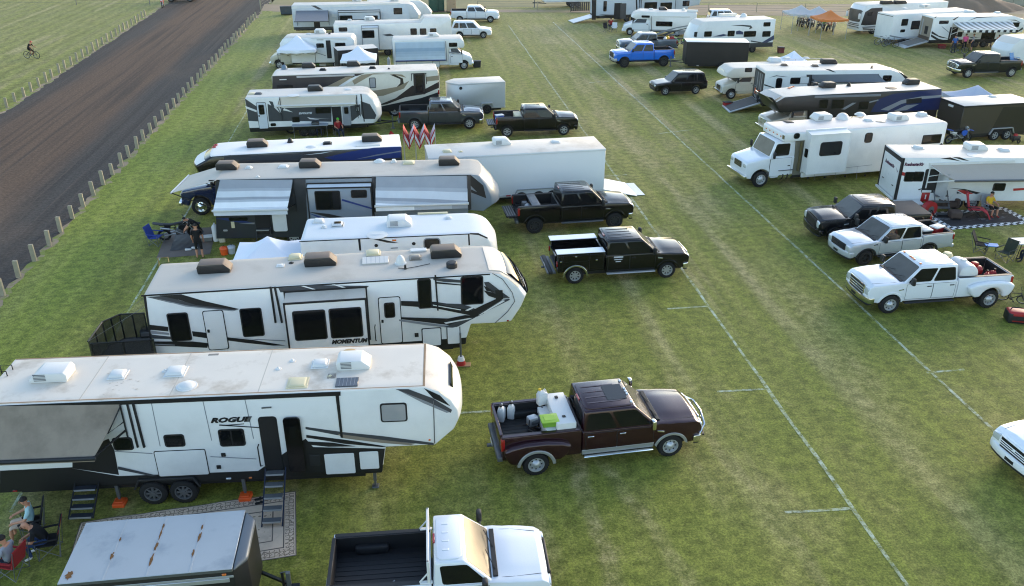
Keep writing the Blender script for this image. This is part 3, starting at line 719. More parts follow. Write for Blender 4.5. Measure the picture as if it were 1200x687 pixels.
    g=MB(); g.box(min(xf,xf+sgn*.03),max(xf,xf+sgn*.03),y0+w-.42,y0+w+.42,zn-.45,zn-.1,grille,.02,1)
    for i in range(4): g.box(min(xf+sgn*.02,xf+sgn*.04),max(xf+sgn*.02,xf+sgn*.04),y0+w-.42,y0+w+.42,zn-.42+i*.09,zn-.395+i*.09,CHROME)
    g.build('grille',root)
    g=MB(); g.box(min(xf-sgn*.05,xf+sgn*.14),max(xf-sgn*.05,xf+sgn*.14),y0+.03,y0+W-.03,z0-.02,z0+.2,bump,.05,2); g.build('front_bumper',root)
def box_trailer(name,label,a,b,z,W,H,zb,side,roof,skirt=None,wx=None,zs=.6,vnose=0,wr=.34,trim=ALU,nose=None,rimm=ALU,cat='cargo trailer',group='enclosed cargo trailers',L=None,slant=0,fend=True,ramp=False):
    r=Rig(name,label,cat,a,b,z,W,group); L=L or r.L; r.L=L
    m=MB()
    pts=[(0,0),(L,0),(L,W),(0,W)]
    if vnose>0: pts=[(0,0),(L,0),(L+vnose,W*.38),(L+vnose,W*.62),(L,W),(0,W)]
    if vnose<0: pts=[(0,0),(L,0),(L,W),(0,W),(vnose,W*.62),(vnose,W*.38)]
    m.prism(pts,zb,H-.1,side,'z',.02,1)
    r.body_=m.build('body',r.root)
    m=MB(); c=sum(p[0] for p in pts)/len(pts)
    m.prism([(c+(p[0]-c)*1.004,W/2+(p[1]-W/2)*1.01) for p in pts],H-.13,H,(lambda c,n: roof if n.z>.5 else trim),'z',.03,2); m.build('roof',r.root)
    m=MB(); m.prism([(c+(p[0]-c)*1.002,W/2+(p[1]-W/2)*1.006) for p in pts],zb-.04,zb+.1,trim,'z',.01,1); m.box(.3,L-.3,.2,W-.2,zb-.22,zb-.03,BLACK); m.build('lower_rail',r.root)
    if wx:
        r.wheels(wx,wr,.22,'five',rimm,y=-.05)
        if fend:
            xa,xe=min(wx)-wr-.12,max(wx)+wr+.12
            for yy in ((-.12,.02),(W-.02,W+.12)):
                m=MB(); m.prism([(xa,.42),(xa+.2,.83),(xe-.2,.83),(xe,.42),(xe-.05,.42),(xe-.24,.78),(xa+.24,.78),(xa+.05,.42)],yy[0],yy[1],trim,'y',.008,1); m.build('fender',r.root)
    return r
# ---------------------------------------------------------------- people
SKIN=M('skin','b98468',.6,var=.05); HAIRD=M('dark_hair','1d1712',.8,var=.2); HAIRG=M('grey_hair','6d665f',.8,var=.2)
SHOE=M('shoe','1b1b1d',.7); SHOEW=M('white_shoe','c9c9c9',.7); SOLE=M('eye','101010',.4)
def cloth(n,c): return M('cloth_'+n,c,.9,var=.12,scale=9,bump=.3,bscale=25)
def J(pose):
    if pose=='stand': return dict(pel=(0,0,.95),sp=(.01,0,1.14),ch=(.0,0,1.34),nk=(.0,0,1.49),hd0=(.01,0,1.55),hd1=(.025,0,1.64),hd2=(.015,0,1.73),
        shl=(0,.18,1.41),ell=(.02,.25,1.13),wrl=(.14,.24,.9),shr=(0,-.18,1.41),elr=(.02,-.25,1.13),wrr=(.14,-.24,.9),
        hil=(0,.1,.92),knl=(.04,.12,.5),anl=(-.02,.13,.09),tol=(.16,.15,.045),hir=(0,-.1,.92),knr=(.02,-.12,.5),anr=(-.04,-.13,.09),tor=(.14,-.15,.045))
    if pose=='bend': return dict(pel=(-.05,0,.93),sp=(.08,0,1.08),ch=(.24,0,1.2),nk=(.37,0,1.27),hd0=(.42,0,1.3),hd1=(.5,0,1.32),hd2=(.56,0,1.36),
        shl=(.28,.18,1.22),ell=(.4,.22,.98),wrl=(.55,.15,.82),shr=(.28,-.18,1.22),elr=(.4,-.22,.98),wrr=(.55,-.12,.82),
        hil=(-.05,.1,.9),knl=(.04,.12,.5),anl=(-.05,.13,.09),tol=(.13,.15,.045),hir=(-.05,-.1,.9),knr=(.04,-.12,.5),anr=(-.05,-.13,.09),tor=(.13,-.15,.045))
    if pose=='sit': return dict(pel=(0,0,.47),sp=(-.05,0,.66),ch=(-.08,0,.86),nk=(-.04,0,1.02),hd0=(-.01,0,1.08),hd1=(.02,0,1.17),hd2=(.02,0,1.26),
        shl=(-.07,.18,.94),ell=(.08,.27,.70),wrl=(.34,.2,.66),shr=(-.07,-.18,.94),elr=(.08,-.27,.70),wrr=(.34,-.2,.66),
        hil=(.03,.1,.46),knl=(.46,.14,.5),anl=(.5,.15,.09),tol=(.68,.17,.045),hir=(.03,-.1,.46),knr=(.46,-.14,.5),anr=(.44,-.14,.09),tor=(.62,-.16,.045))
    if pose=='lean': return dict(pel=(0,0,.47),sp=(.06,0,.66),ch=(.2,0,.82),nk=(.31,0,.95),hd0=(.35,0,1.0),hd1=(.41,0,1.07),hd2=(.43,0,1.15),
        shl=(.22,.18,.9),ell=(.3,.25,.62),wrl=(.52,.1,.6),shr=(.22,-.18,.9),elr=(.3,-.25,.62),wrr=(.52,-.1,.6),
        hil=(.03,.1,.46),knl=(.46,.16,.5),anl=(.42,.15,.09),tol=(.6,.17,.045),hir=(.03,-.1,.46),knr=(.46,-.16,.5),anr=(.36,-.14,.09),tor=(.54,-.16,.045))
    if pose=='ride': return dict(pel=(-.12,0,.98),sp=(-.03,0,1.15),ch=(.1,0,1.33),nk=(.19,0,1.45),hd0=(.22,0,1.5),hd1=(.27,0,1.58),hd2=(.28,0,1.67),
        shl=(.12,.18,1.38),ell=(.26,.25,1.16),wrl=(.5,.26,1.06),shr=(.12,-.18,1.38),elr=(.26,-.25,1.16),wrr=(.5,-.26,1.06),
        hil=(-.1,.1,.95),knl=(.22,.13,.68),anl=(.06,.13,.32),tol=(.24,.14,.28),hir=(-.1,-.1,.95),knr=(.22,-.13,.82),anr=(.02,-.13,.5),tor=(.2,-.14,.47))
BR=dict(pel=.135,sp=.13,ch=.145,nk=.058,hd0=.07,hd1=.098,hd2=.07,sh=.075,el=.048,wr=.033,hi=.1,kn=.062,an=.042,to=.032)
def person(label,loc,rotz,pose,shirt,pants,skin=None,hair=HAIRD,shoes=SHOE,shorts=False,sleeves='short',cap=None,scale=1.0,group='people at the campground',fingers=True,torso=None,top=None):
    skin=skin or SKIN; j=J(pose); names=list(j); ix={n:i for i,n in enumerate(names)}
    ed=[('pel','sp'),('sp','ch'),('ch','nk'),('nk','hd0'),('hd0','hd1'),('hd1','hd2')]
    for a in 'lr': ed+=[('ch','sh'+a),('sh'+a,'el'+a),('el'+a,'wr'+a),('pel','hi'+a),('hi'+a,'kn'+a),('kn'+a,'an'+a),('an'+a,'to'+a)]
    V=[Vector(j[n]) for n in names]; rad=[BR[n] if n in BR else BR[n[:2]] for n in names]
    ed=[(ix[a],ix[b]) for a,b in ed]
    for a in 'lr':     # palms
        w=Vector(j['wr'+a]); e=Vector(j['el'+a]); d=(w-e).normalized(); V.append(w+d*.07); rad.append(.034); ed.append((ix['wr'+a],len(V)-1))
    me=bpy.data.meshes.new('person'); me.from_pydata([tuple(v) for v in V],ed,[])
    ob=bpy.data.objects.new('person_tmp',me); C.objects.link(ob)
    md=ob.modifiers.new('s','SKIN'); ob.modifiers.new('u','SUBSURF').levels=2
    sv=me.skin_vertices[0].data
    for i,r in enumerate(rad): sv[i].radius=(r,r) if i!=ix['ch'] and i!=ix['pel'] else (r*1.12,r*.92)
    sv[0].use_root=True
    bpy.context.view_layer.update(); dg=bpy.context.evaluated_depsgraph_get()
    bm_=bpy.data.meshes.new_from_object(ob.evaluated_get(dg)); bpy.data.objects.remove(ob)
    m=MB(); vs=[v.co.copy() for v in bm_.vertices]; pal={}
    mats=[]
    segs=[(names[a] if a<len(names) else 'wrl',names[b] if b<len(names) else 'palm',V[a],V[b]) for a,b in ed]
    def pick(c):
        best=None
        for a,b,A,B in segs:
            t=max(0,min(1,(c-A).dot(B-A)/(B-A).length_squared)); d=(c-(A+(B-A)*t)).length
            if best is None or d<best[0]: best=(d,a,b,t)
        _,a,b,t=best
        if b in ('hd0','hd1','hd2') or (b=='nk' and t>.75): return skin
        if b=='palm' : return skin
        if b[:2]=='wr': return shirt if sleeves=='long' else skin
        if b[:2]=='el': return shirt if (sleeves!='none' and (t<.75 or sleeves=='long')) else skin
        if b[:2]=='kn': return pants
        if b[:2]=='an': return (skin if t>.12 else pants) if shorts else (pants if t<.9 else shoes)
        if b[:2]=='to': return shoes
        if b[:2]=='hi' or (b=='sp' and t<.25): return pants
        return top or shirt
    for f in bm_.polygons: m.raw([vs[i] for i in f.vertices],[tuple(range(len(f.vertices)))],pick(f.center))
    hd=Vector(j['hd1']); up=(Vector(j['hd2'])-Vector(j['hd0'])).normalized(); fw=Vector((1,0,0)); fw=(fw-up*fw.dot(up)).normalized(); lf=up.cross(fw)
    def hp(a,b,c): return hd+fw*a+lf*b+up*c
    m.tube([hp(.085,0,.015),hp(.118,0,-.02),hp(.09,0,-.032)],[.01,.016,.01],skin,6)
    for sy in (-1,1):
        m.ell(tuple(hp(.088,sy*.035,.012)),(.011,.013,.009),SOLE,6,4); m.ell(tuple(hp(0,sy*.098,-.005)),(.022,.01,.034),skin,6,4)
    m.tube([hp(.086,.025,-.056),hp(.094,0,-.058),hp(.086,-.025,-.056)],.005,M('lips','8c4f45',.5),5)
    if fingers:
        for a,sg in (('l',1),('r',-1)):
            w=Vector(j['wr'+a]); e=Vector(j['el'+a]); d=(w-e).normalized(); sd=Vector((0,0,1)).cross(d).normalized() if abs(d.z)<.9 else Vector((1,0,0)); dn=d.cross(sd).normalized()
            if dn.z>0: dn=-dn
            for k,(o_,ln) in enumerate(((-.027,.062),(-.009,.074),(.009,.07),(.027,.055))):
                p0=w+d*.08+sd*o_; m.tube([p0,p0+d*ln*.5+sd*o_*.2+dn*.008,p0+d*ln*.85+dn*.03,p0+d*ln+dn*.055],[.009,.0085,.008,.006],skin,5)
            p0=w+d*.045-sd*.03*sg; m.tube([p0,p0-sd*.028*sg+d*.03,p0-sd*.035*sg+d*.065+dn*.01],[.011,.0095,.007],skin,5)
    # merge
    o=m.build('person',None,(loc[0],loc[1],loc[2] if len(loc)>2 else 0),(0,0,rotz),smooth=80); o.scale=(scale,)*3
    bmm=bmesh.new(); bmm.from_mesh(o.data); bmesh.ops.remove_doubles(bmm,verts=bmm.verts[:],dist=1e-5); bmm.to_mesh(o.data); bmm.free()
    tag(o,label,'person',group)
    h=MB()
    if cap:
        h.ell(tuple(hp(-.008,0,.045)),(.108,.102,.085),cap,12,8,0.0); pts=[hp(.06,.07,.05),hp(.16,.05,.04),hp(.175,0,.042),hp(.16,-.05,.04),hp(.06,-.07,.05)]; pts2=[p+up*.012 for p in pts]
        n=5; h.raw(pts+pts2,[tuple(range(n))[::-1],tuple(range(n,2*n))]+[(i,(i+1)%n,(i+1)%n+n,i+n) for i in range(n)],cap); h.build('cap',o)
        h=MB()
    if hair:
        h.ell(tuple(hp(-.022,0,.03)),(.098,.105,.098),hair,12,8,-.15); h.build('hair',o)
    return o
# ---------------------------------------------------------------- camp gear
def camp_chair(label,loc,rotz,seat,group='folding camp chairs',frame=STEEL,trim=None,reclined=0):
    t=thing('camp_chair',label,'camp chair',loc,rotz,group)
    m=MB(); 
    m.prism([(-.24,.40),(.26,.46),(.27,.43),(.0,.385),(-.24,.37)],-.26,.26,seat,'y',.008,1); m.build('seat',t)
    m=MB(); b=.18+reclined; m.prism([(-.24,.38),(-.24-b,.98),(-.21-b,.99),(-.20,.40)],-.27,.27,seat,'y',.01,1)
    if trim: m.prism([(-.243-b*.55,.75),(-.25-b,.96),(-.24-b,.96),(-.23-b*.55,.75)],-.28,.28,trim,'y')
    m.build('backrest',t)
    for sy in (-1,1):
        m=MB(); m.box(-.3,.28,sy*.31-.035,sy*.31+.035,.60,.635,seat,.01,1); m.tube([(.26,sy*.31,.6),(.26,sy*.29,0.012)],.011,frame,5); m.tube([(-.24,sy*.29,.02),(-.24-b,sy*.29,.98)],.011,frame,5); m.build('armrest',t)
        for a in (-1,1):
            m=MB(); m.tube([(a*.26,sy*.29,.012),(-a*.24,sy*.27,.42)],.011,frame,5); m.build('leg',t)
    for y in (-1,1):
        m=MB(); x=.26*y; m.tube([(x,-.29,.012),(x*.95,.27,.4)],.01,frame,5); m.tube([(x,.29,.012),(x*.95,-.27,.4)],.01,frame,5); m.build('leg',t)
    return t
def canopy(label,ctr,rotz,w,d,ze,zp,fab,val=.22,group='pop-up canopies',leg=STEEL,back=None):
    t=thing('pop_up_canopy',label,'canopy tent',ctr,rotz,group); m=MB(); N=6
    ap=Vector((0,0,zp)); cs=[Vector((a*w/2,b*d/2,ze)) for a,b in ((-1,-1),(1,-1),(1,1),(-1,1))]
    for th in (0,-.015):
        for i in range(4):
            A,B=cs[i],cs[(i+1)%4]; rows=[]
            for r in range(N+1):
                q=r/N; row=[]
                for c_ in range(N+1):
                    u=c_/N; P=ap*(1-q)+(A*(1-u)+B*u)*q; P.z-=.16*math.sin(PI*q)+.07*q*math.sin(PI*u)*q; P.z+=th; row.append(P)
                rows.append(row)
            vs=[p for row in rows for p in row]; fs=[(r*(N+1)+c_,(r+1)*(N+1)+c_,(r+1)*(N+1)+c_+1,r*(N+1)+c_+1) for r in range(N) for c_ in range(N)]
            m.raw(vs,fs,fab)
    for i in range(4):
        A,B=cs[i],cs[(i+1)%4]; vs=[]
        for c_ in range(9):
            u=c_/8; P=A*(1-u)+B*u; P.z-=.07*math.sin(PI*u); vs+=[P,P-Vector((0,0,val*(1-.15*math.sin(PI*u*4)**2)))]
        m.raw(vs,[(2*k,2*k+1,2*k+3,2*k+2) for k in range(8)],fab)
    bm=bmesh.new(); me=m.mesh('roof_fabric',60); bm.from_mesh(me); bmesh.ops.remove_doubles(bm,verts=bm.verts[:],dist=1e-4); bm.to_mesh(me); bm.free()
    put('roof_fabric',me,t)
    for c_ in cs:
        m=MB(); m.box(c_.x*.97-.02,c_.x*.97+.02,c_.y*.97-.02,c_.y*.97+.02,0,ze-.03,leg); m.box(c_.x*.97-.06,c_.x*.97+.06,c_.y*.97-.06,c_.y*.97+.06,0,.015,leg); m.build('leg',t)
    m=MB()
    for i in range(4):
        A,B=cs[i]*.97,cs[(i+1)%4]*.97; A.z=B.z=0; z0,z1=ze-.5,ze-.1
        for k in range(2):
            P=A.lerp(B,k/2);Q=A.lerp(B,(k+1)/2); m.tube([P+Vector((0,0,z0)),Q+Vector((0,0,z1))],.012,leg,4); m.tube([P+Vector((0,0,z1)),Q+Vector((0,0,z0))],.012,leg,4)
    m.build('truss',t)
    return t
def bicycle(label,loc,rotz,col,group='bicycles and dirt bikes',lean=.0,s=1.0):
    t=thing('bicycle',label,'bicycle',loc,rotz,group); t.rotation_euler=(lean,0,rotz); t.scale=(s,)*3
    for x in (-.52,.52):
        m=MB(); m.torus((x,0,.35),.325,.025,RUBBER); o=m.build('wheel',t)
        m=MB(); m.torus((x,0,.35),.295,.01,ALU,n=16,k=4)
        for k in range(10):
            a=PI*k/10; m.tube([(x+.29*math.cos(a),0,.35+.29*math.sin(a)),(x-.29*math.cos(a),0,.35-.29*math.sin(a))],.003,STEEL,3)
        m.build('rim',o)
    m=MB(); bb=(-.08,0,.32); st=(-.2,0,.82); hd=(.33,0,.85); 
    for a,b in ((bb,st),(bb,(.36,0,.72)),((-.18,0,.76),hd)): m.tube([a,b],.022,col,6)
    for sy in (-.05,.05): m.tube([bb,(-.52,sy,.35)],.012,col,5); m.tube([(-.17,0,.7),(-.52,sy,.35)],.012,col,5); m.tube([(.36,sy,.68),(.52,sy,.35)],.018,TRIM,5)
    m.tube([(.36,0,.68),(.31,0,.92)],.02,col,6); m.build('frame',t)
    m=MB(); m.tube([(.25,-.33,.98),(.3,-.08,.95),(.3,.08,.95),(.25,.33,.98)],.014,TRIM,5); m.build('handlebar',t)
    m=MB(); m.tube([(-.2,0,.82),(-.22,0,.9)],.014,ALU,5); m.prism([(-.36,-.07),(-.34,.07),(-.12,.025),(-.08,0),(-.12,-.025)],.9,.94,TRIM,'z',.012,1); m.build('saddle',t)
    m=MB(); m.lathe([(.09,-.01),(.09,.01)],STEEL,'y',(bb[0],-.06,bb[2]),12); m.tube([(-.08,-.08,.32),(.06,-.08,.2)],.01,TRIM,4); m.tube([(-.08,.08,.32),(-.22,.08,.44)],.01,TRIM,4); m.box(.02,.1,-.16,-.08,.18,.205,TRIM); m.box(-.26,-.18,.08,.16,.425,.45,TRIM); m.build('crankset',t)
    return t
def dirt_bike(label,loc,rotz,col,group='bicycles and dirt bikes',lean=.12,seat=TRIM,col2=None):
    t=thing('dirt_bike',label,'dirt bike',loc,rotz,group); t.rotation_euler=(lean,0,rotz)
    for x,r in ((-.7,.31),(.74,.35)):
        m=MB(); m.torus((x,0,r),r-.05,.052,RUBBER,n=24,k=7)
        for k in range(24):
            a=2*PI*k/24; c,s_=math.cos(a),math.sin(a); m.box(-.016,.016,-.05,.05,r-.012,r+.012,RUBBER,fn=lambda v,c=c,s_=s_,x=x,r=r:(x+v[0]*c+v[2]*s_,v[1],r-v[0]*s_+v[2]*c))
        o=m.build('wheel',t)
        m=MB(); m.torus((x,0,r),r-.1,.018,col if False else STEEL,n=18,k=4)
        for k in range(9):
            a=PI*k/9; m.tube([(x+.2*math.cos(a),0,r+.2*math.sin(a)),(x-.2*math.cos(a),0,r-.2*math.sin(a))],.004,STEEL,3)
        m.lathe([(.05,-.07),(.05,.07)],STEEL,'y',(x,0,r),8); m.build('rim',o)
    m=MB()
    for sy in (-.1,.1): m.tube([(.74,sy,.35),(.47,sy,1.0)],.028,ALU,6); m.tube([(-.7,sy,.31),(-.1,sy*1.1,.42)],.03,ALU,4); m.tube([(.42,sy*.5,.95),(.25,sy*1.3,.35),(-.1,sy*1.3,.36),(-.15,sy*1.1,.8)],.022,TRIM,5); m.tube([(-.1,sy,.75),(-.62,sy,.82)],.014,TRIM,5)
    m.build('frame',t)
    m=MB(); m.box(-.1,.26,-.13,.13,.32,.62,STEEL,.05,2); m.ell((-.02,.14,.42),(.12,.05,.11),ALU,10,6); m.tube([(.24,-.05,.55),(.34,-.1,.42),(.15,-.16,.4),(-.2,-.14,.62),(-.4,-.13,.72)],.024,ALU,6); m.tube([(-.38,-.14,.72),(-.8,-.16,.84)],.05,ALU,8); m.build('engine',t)
    m=MB(); m.prism([(-.85,.93),(-.3,.86),(.2,.92),(.28,.97),(.22,.99),(-.3,.92),(-.8,.985)],-.09,.09,seat,'y',.02,2); m.build('saddle',t)
    m=MB(); 
    for sy in (-1,1): m.prism([(.5,.86),(.46,.6),(.28,.52),(.02,.72),(.05,.9),(.25,.96)],sy*.13,sy*.17,col,'y',.01,1); m.prism([(-.32,.85),(-.72,.9),(-.62,.66),(-.36,.6)],sy*.12,sy*.145,col2 or col,'y',.008,1)
    m.prism([(-.62,.96),(-1.12,1.08),(-1.1,1.04),(-.62,.92)],-.1,.1,col,'y',.01,1); m.prism([(.46,.86),(.72,.92),(1.08,.83),(1.06,.79),(.72,.88),(.46,.82)],-.09,.09,col,'y',.012,1); m.prism([(.5,1.16),(.62,.98),(.66,.84),(.6,.84),(.5,1.0)],-.11,.11,col2 or WHITEPL,'y',.02,1); m.build('bodywork',t)
    m=MB(); m.tube([(.26,-.4,1.14),(.4,-.18,1.12),(.44,-.08,1.04),(.44,.08,1.04),(.4,.18,1.12),(.26,.4,1.14)],.014,ALU,6); 
    for sy in (-1,1): m.tube([(.25,sy*.41,1.14),(.32,sy*.28,1.14)],.02,TRIM,6)
    m.build('handlebar',t)
    return t
def jerry_can(label,loc,rotz,mat,group='jugs and cans',s=1.0,cap=TRIM):
    m=MB(); 
    m.prism(rr(-.15,.15,-.1,.1,.04),0,.36,mat,'z',.03,2); m.hull8([(-.14,-.09,.35),(.14,-.09,.35),(.14,.09,.35),(-.14,.09,.35)],[(-.12,-.06,.43),(.03,-.06,.43),(.03,.06,.43),(-.12,.06,.43)],mat,.02,1)
    m.tube([(-.08,0,.42),(-.08,0,.49)],.035,mat,8); m.tube([(.0,0,.42),(.08,0,.47),(.13,0,.37)],.018,mat,6)
    for i in range(3): m.box(-.11+i*.09,-.08+i*.09,-.104,.104,.05,.3,mat,.004,1)
    t=m.build('jerry_can',None,loc,(0,0,rotz)); t.scale=(s,)*3; tag(t,label,'jerry can',group)
    c=MB(); c.lathe([(.04,.48),(.042,.53),(.01,.535)],cap,'z',(-.08,0,0),10); c.build('screw_cap',t)
    return t
def tote(name,label,cat,loc,rotz,w,d,h,mat,lid=None,group=None):
    t=thing(name,label,cat,loc,rotz,group)
    m=MB(); m.hull8([(-w*.45,-d*.45,0),(w*.45,-d*.45,0),(w*.45,d*.45,0),(-w*.45,d*.45,0)],[(-w/2,-d/2,h*.85),(w/2,-d/2,h*.85),(w/2,d/2,h*.85),(-w/2,d/2,h*.85)],mat,.02,1); m.box(-w/2-.02,-w/2+.02,-d*.2,d*.2,h*.55,h*.65,mat,.01,1); m.box(w/2-.02,w/2+.02,-d*.2,d*.2,h*.55,h*.65,mat,.01,1); m.build('box_body',t)
    m=MB(); m.box(-w/2-.02,w/2+.02,-d/2-.02,d/2+.02,h*.84,h,lid or mat,.025,2); m.box(-w*.35,w*.35,-d*.32,d*.32,h-.005,h+.012,lid or mat,.01,1); m.build('lid',t)
    return t
# ---------------------------------------------------------------- setting
TH=R(7.4)
def AV(a,v,z=0.0):      # across / along the row direction
    return Vector((a*math.cos(TH)-v*math.sin(TH), a*math.sin(TH)+v*math.cos(TH), z))
def nodes(m):
    m.use_nodes=True; nt=m.node_tree; return nt,nt.nodes,nt.links
def rowcoords(N,L):
    geo=N.new('ShaderNodeNewGeometry'); mp=N.new('ShaderNodeMapping'); mp.vector_type='POINT'; mp.inputs['Rotation'].default_value=(0,0,-TH)
    L.new(geo.outputs['Position'],mp.inputs['Vector']); return mp.outputs[0]
def noise(N,L,vec,scale,detail=4,rough=.55,stretch=None):
    if stretch:
        mp=N.new('ShaderNodeMapping'); mp.inputs['Scale'].default_value=stretch; L.new(vec,mp.inputs['Vector']); vec=mp.outputs[0]
    n=N.new('ShaderNodeTexNoise'); n.inputs['Scale'].default_value=scale; n.inputs['Detail'].default_value=detail; n.inputs['Roughness'].default_value=rough
    L.new(vec,n.inputs['Vector']); return n.outputs['Fac']
def ramp(N,L,f,a,b,lo=0.0,hi=1.0):
    r=N.new('ShaderNodeMapRange'); r.inputs[1].default_value=a; r.inputs[2].default_value=b; r.inputs[3].default_value=lo; r.inputs[4].default_value=hi; r.interpolation_type='SMOOTHSTEP'
    L.new(f,r.inputs[0]); return r.outputs[0]
def mix(N,L,f,a,b,blend='MIX'):
    m=N.new('ShaderNodeMix'); m.data_type='RGBA'; m.blend_type=blend
    if isinstance(f,float): m.inputs[0].default_value=f
    else: L.new(f,m.inputs[0])
    for k,x in ((6,a),(7,b)):
        if isinstance(x,(tuple,str)): m.inputs[k].default_value=lin(x)+(1,)
        else: L.new(x,m.inputs[k])
    return m.outputs[2]
def math_(N,L,op,a,b=None,c=None):
    m=N.new('ShaderNodeMath'); m.operation=op
    for i,x in enumerate((a,b,c)):
        if x is None: continue
        if isinstance(x,(int,float)): m.inputs[i].default_value=x
        else: L.new(x,m.inputs[i])
    return m.outputs[0]
def grass_colour(N,L,vec):
    big=noise(N,L,vec,.045,5,.6); mid=noise(N,L,vec,.35,5,.6); fine=noise(N,L,vec,2.6,7,.78); grain=noise(N,L,vec,15,3,.75)
    c=mix(N,L,ramp(N,L,big,.35,.65),GR[0],GR[1])
    c=mix(N,L,ramp(N,L,mid,.38,.68,0,.6),c,GR[2])
    # mower swaths and wheel tracks running along the rows
    st=noise(N,L,vec,.9,3,.5,(1.0,.018,1)); c=mix(N,L,ramp(N,L,st,.50,.66,0,.7),c,GR[3])
    st2=noise(N,L,vec,.42,2,.5,(1.0,.02,1)); c=mix(N,L,ramp(N,L,st2,.50,.66,0,.5),c,GR[4])
    dry=noise(N,L,vec,.22,6,.65,(1,.35,1)); c=mix(N,L,ramp(N,L,dry,.50,.72,0,.75),c,GR[5])
    dry2=noise(N,L,vec,1.1,6,.7); c=mix(N,L,ramp(N,L,dry2,.55,.74,0,.55),c,GR[5])
    lane=noise(N,L,vec,.55,3,.5,(1.0,.03,1)); wt=tracks(N,L,vec); lane=math_(N,L,'MULTIPLY',ramp(N,L,lane,.53,.66),ramp(N,L,noise(N,L,vec,.12,4,.6),.36,.56)); c=mix(N,L,math_(N,L,'MULTIPLY',lane,.75),c,GR[6])
    sx=N.new('ShaderNodeSeparateXYZ'); L.new(vec,sx.inputs[0])
    wob=math_(N,L,'MULTIPLY',noise(N,L,vec,.3,3,.5),1.6); sn=math_(N,L,'SINE',math_(N,L,'MULTIPLY',math_(N,L,'ADD',sx.outputs['X'],wob),4.4)); amp=ramp(N,L,sx.outputs['X'],-10,-14,.08,.20); kk=math_(N,L,'MULTIPLY_ADD',sn,amp,1.0); cb=N.new('ShaderNodeCombineColor'); [L.new(kk,cb.inputs[i]) for i in range(3)]; c=mix(N,L,1.0,c,cb.outputs[0],'MULTIPLY')
    strip=math_(N,L,'MULTIPLY',ramp(N,L,sx.outputs['X'],-12.5,-15,0,1),ramp(N,L,sx.outputs['X'],-19,-17.5,0,1))
    c=mix(N,L,math_(N,L,'MULTIPLY',strip,.7),c,GR[7])
    c=mix(N,L,wt,c,(.36,.285,.15))
    far=math_(N,L,'MULTIPLY',ramp(N,L,sx.outputs['Y'],55,115,0,1),ramp(N,L,mid,.25,.7,.2,.55)); c=mix(N,L,far,c,(.300,.275,.115))
    lush=math_(N,L,'MULTIPLY',ramp(N,L,sx.outputs['Y'],44,20,0,1),ramp(N,L,mid,.3,.7,.25,.6)); c=mix(N,L,lush,c,GR[8])
    k=mix(N,L,ramp(N,L,fine,.32,.70),(.52,.56,.48),(1.40,1.37,1.44)); c=mix(N,L,1.0,c,k,'MULTIPLY')
    k=mix(N,L,ramp(N,L,grain,.28,.75),(.58,.6,.56),(1.40,1.38,1.38)); c=mix(N,L,1.0,c,k,'MULTIPLY')
    bsum=math_(N,L,'ADD',fine,math_(N,L,'MULTIPLY',grain,.6))
    return c,bsum,mid
TRACKS=[((682,560),(719,682),.26,.8),((755,605),(815,682),.2,.75),((869,560),(900,605),.2,.7),((620,585),(632,640),.3,.55),((827,504),(862,553),.16,.7),((920,330),(1081,537),.75,.5),((770,470),(815,540),.2,.5),((670,87),(763,195),.8,.5),((640,95),(716,190),.5,.35),((700,60),(800,195),.45,.3),((775,205),(900,345),.5,.45),((640,360),(690,470),.35,.35),((560,600),(575,650),.4,.3),((800,150),(905,250),.3,.3)]
def tracks(N,L,vec):
    sx=N.new('ShaderNodeSeparateXYZ'); L.new(vec,sx.inputs[0]); wob=math_(N,L,'MULTIPLY_ADD',noise(N,L,vec,.22,4,.6),1.5,-.75); pat=noise(N,L,vec,.5,5,.7); fin=noise(N,L,vec,2.6,4,.7); tot=None
    for p,q,hw,st in TRACKS:
        P,Q=G(*p),G(*q); c_,s_=math.cos(TH),math.sin(TH); a=lambda V:(V.x*c_+V.y*s_,-V.x*s_+V.y*c_)
        (a0,v0),(a1,v1)=a(P),a(Q); k=(a1-a0)/(v1-v0)
        d=math_(N,L,'ABSOLUTE',math_(N,L,'ADD',math_(N,L,'SUBTRACT',sx.outputs['X'],math_(N,L,'MULTIPLY_ADD',sx.outputs['Y'],k,a0-k*v0)),wob))
        f=ramp(N,L,d,hw*1.7,hw*.3,0,st); vm=max(6,abs(v1-v0)*.9); f=math_(N,L,'MULTIPLY',f,ramp(N,L,math_(N,L,'ABSOLUTE',math_(N,L,'SUBTRACT',sx.outputs['Y'],(v0+v1)/2)),vm,vm*.4))
        tot=f if tot is None else math_(N,L,'MAXIMUM',tot,f)
    return math_(N,L,'MULTIPLY',tot,math_(N,L,'MULTIPLY',ramp(N,L,pat,.3,.6,.25,1),ramp(N,L,fin,.3,.62,.35,1.0)))
HAZE=.00006
GR=[(.172,.186,.028),(.214,.218,.044),(.186,.208,.032),(.256,.238,.066),(.148,.168,.024),(.335,.275,.115),(.360,.300,.145),(.194,.240,.034),(.140,.165,.024)]
def mk_grass():
    m=bpy.data.materials.new('field_grass'); nt,N,L=nodes(m); p=N['Principled BSDF']; p.inputs['Roughness'].default_value=.85; p.inputs['Specular IOR Level'].default_value=.25
    v=rowcoords(N,L); c,b,_=grass_colour(N,L,v); L.new(c,p.inputs['Base Color'])
    bp=N.new('ShaderNodeBump'); bp.inputs['Strength'].default_value=.4; bp.inputs['Distance'].default_value=.05; L.new(b,bp.inputs['Height']); L.new(bp.outputs[0],p.inputs['Normal'])
    return m
GRASS=mk_grass()
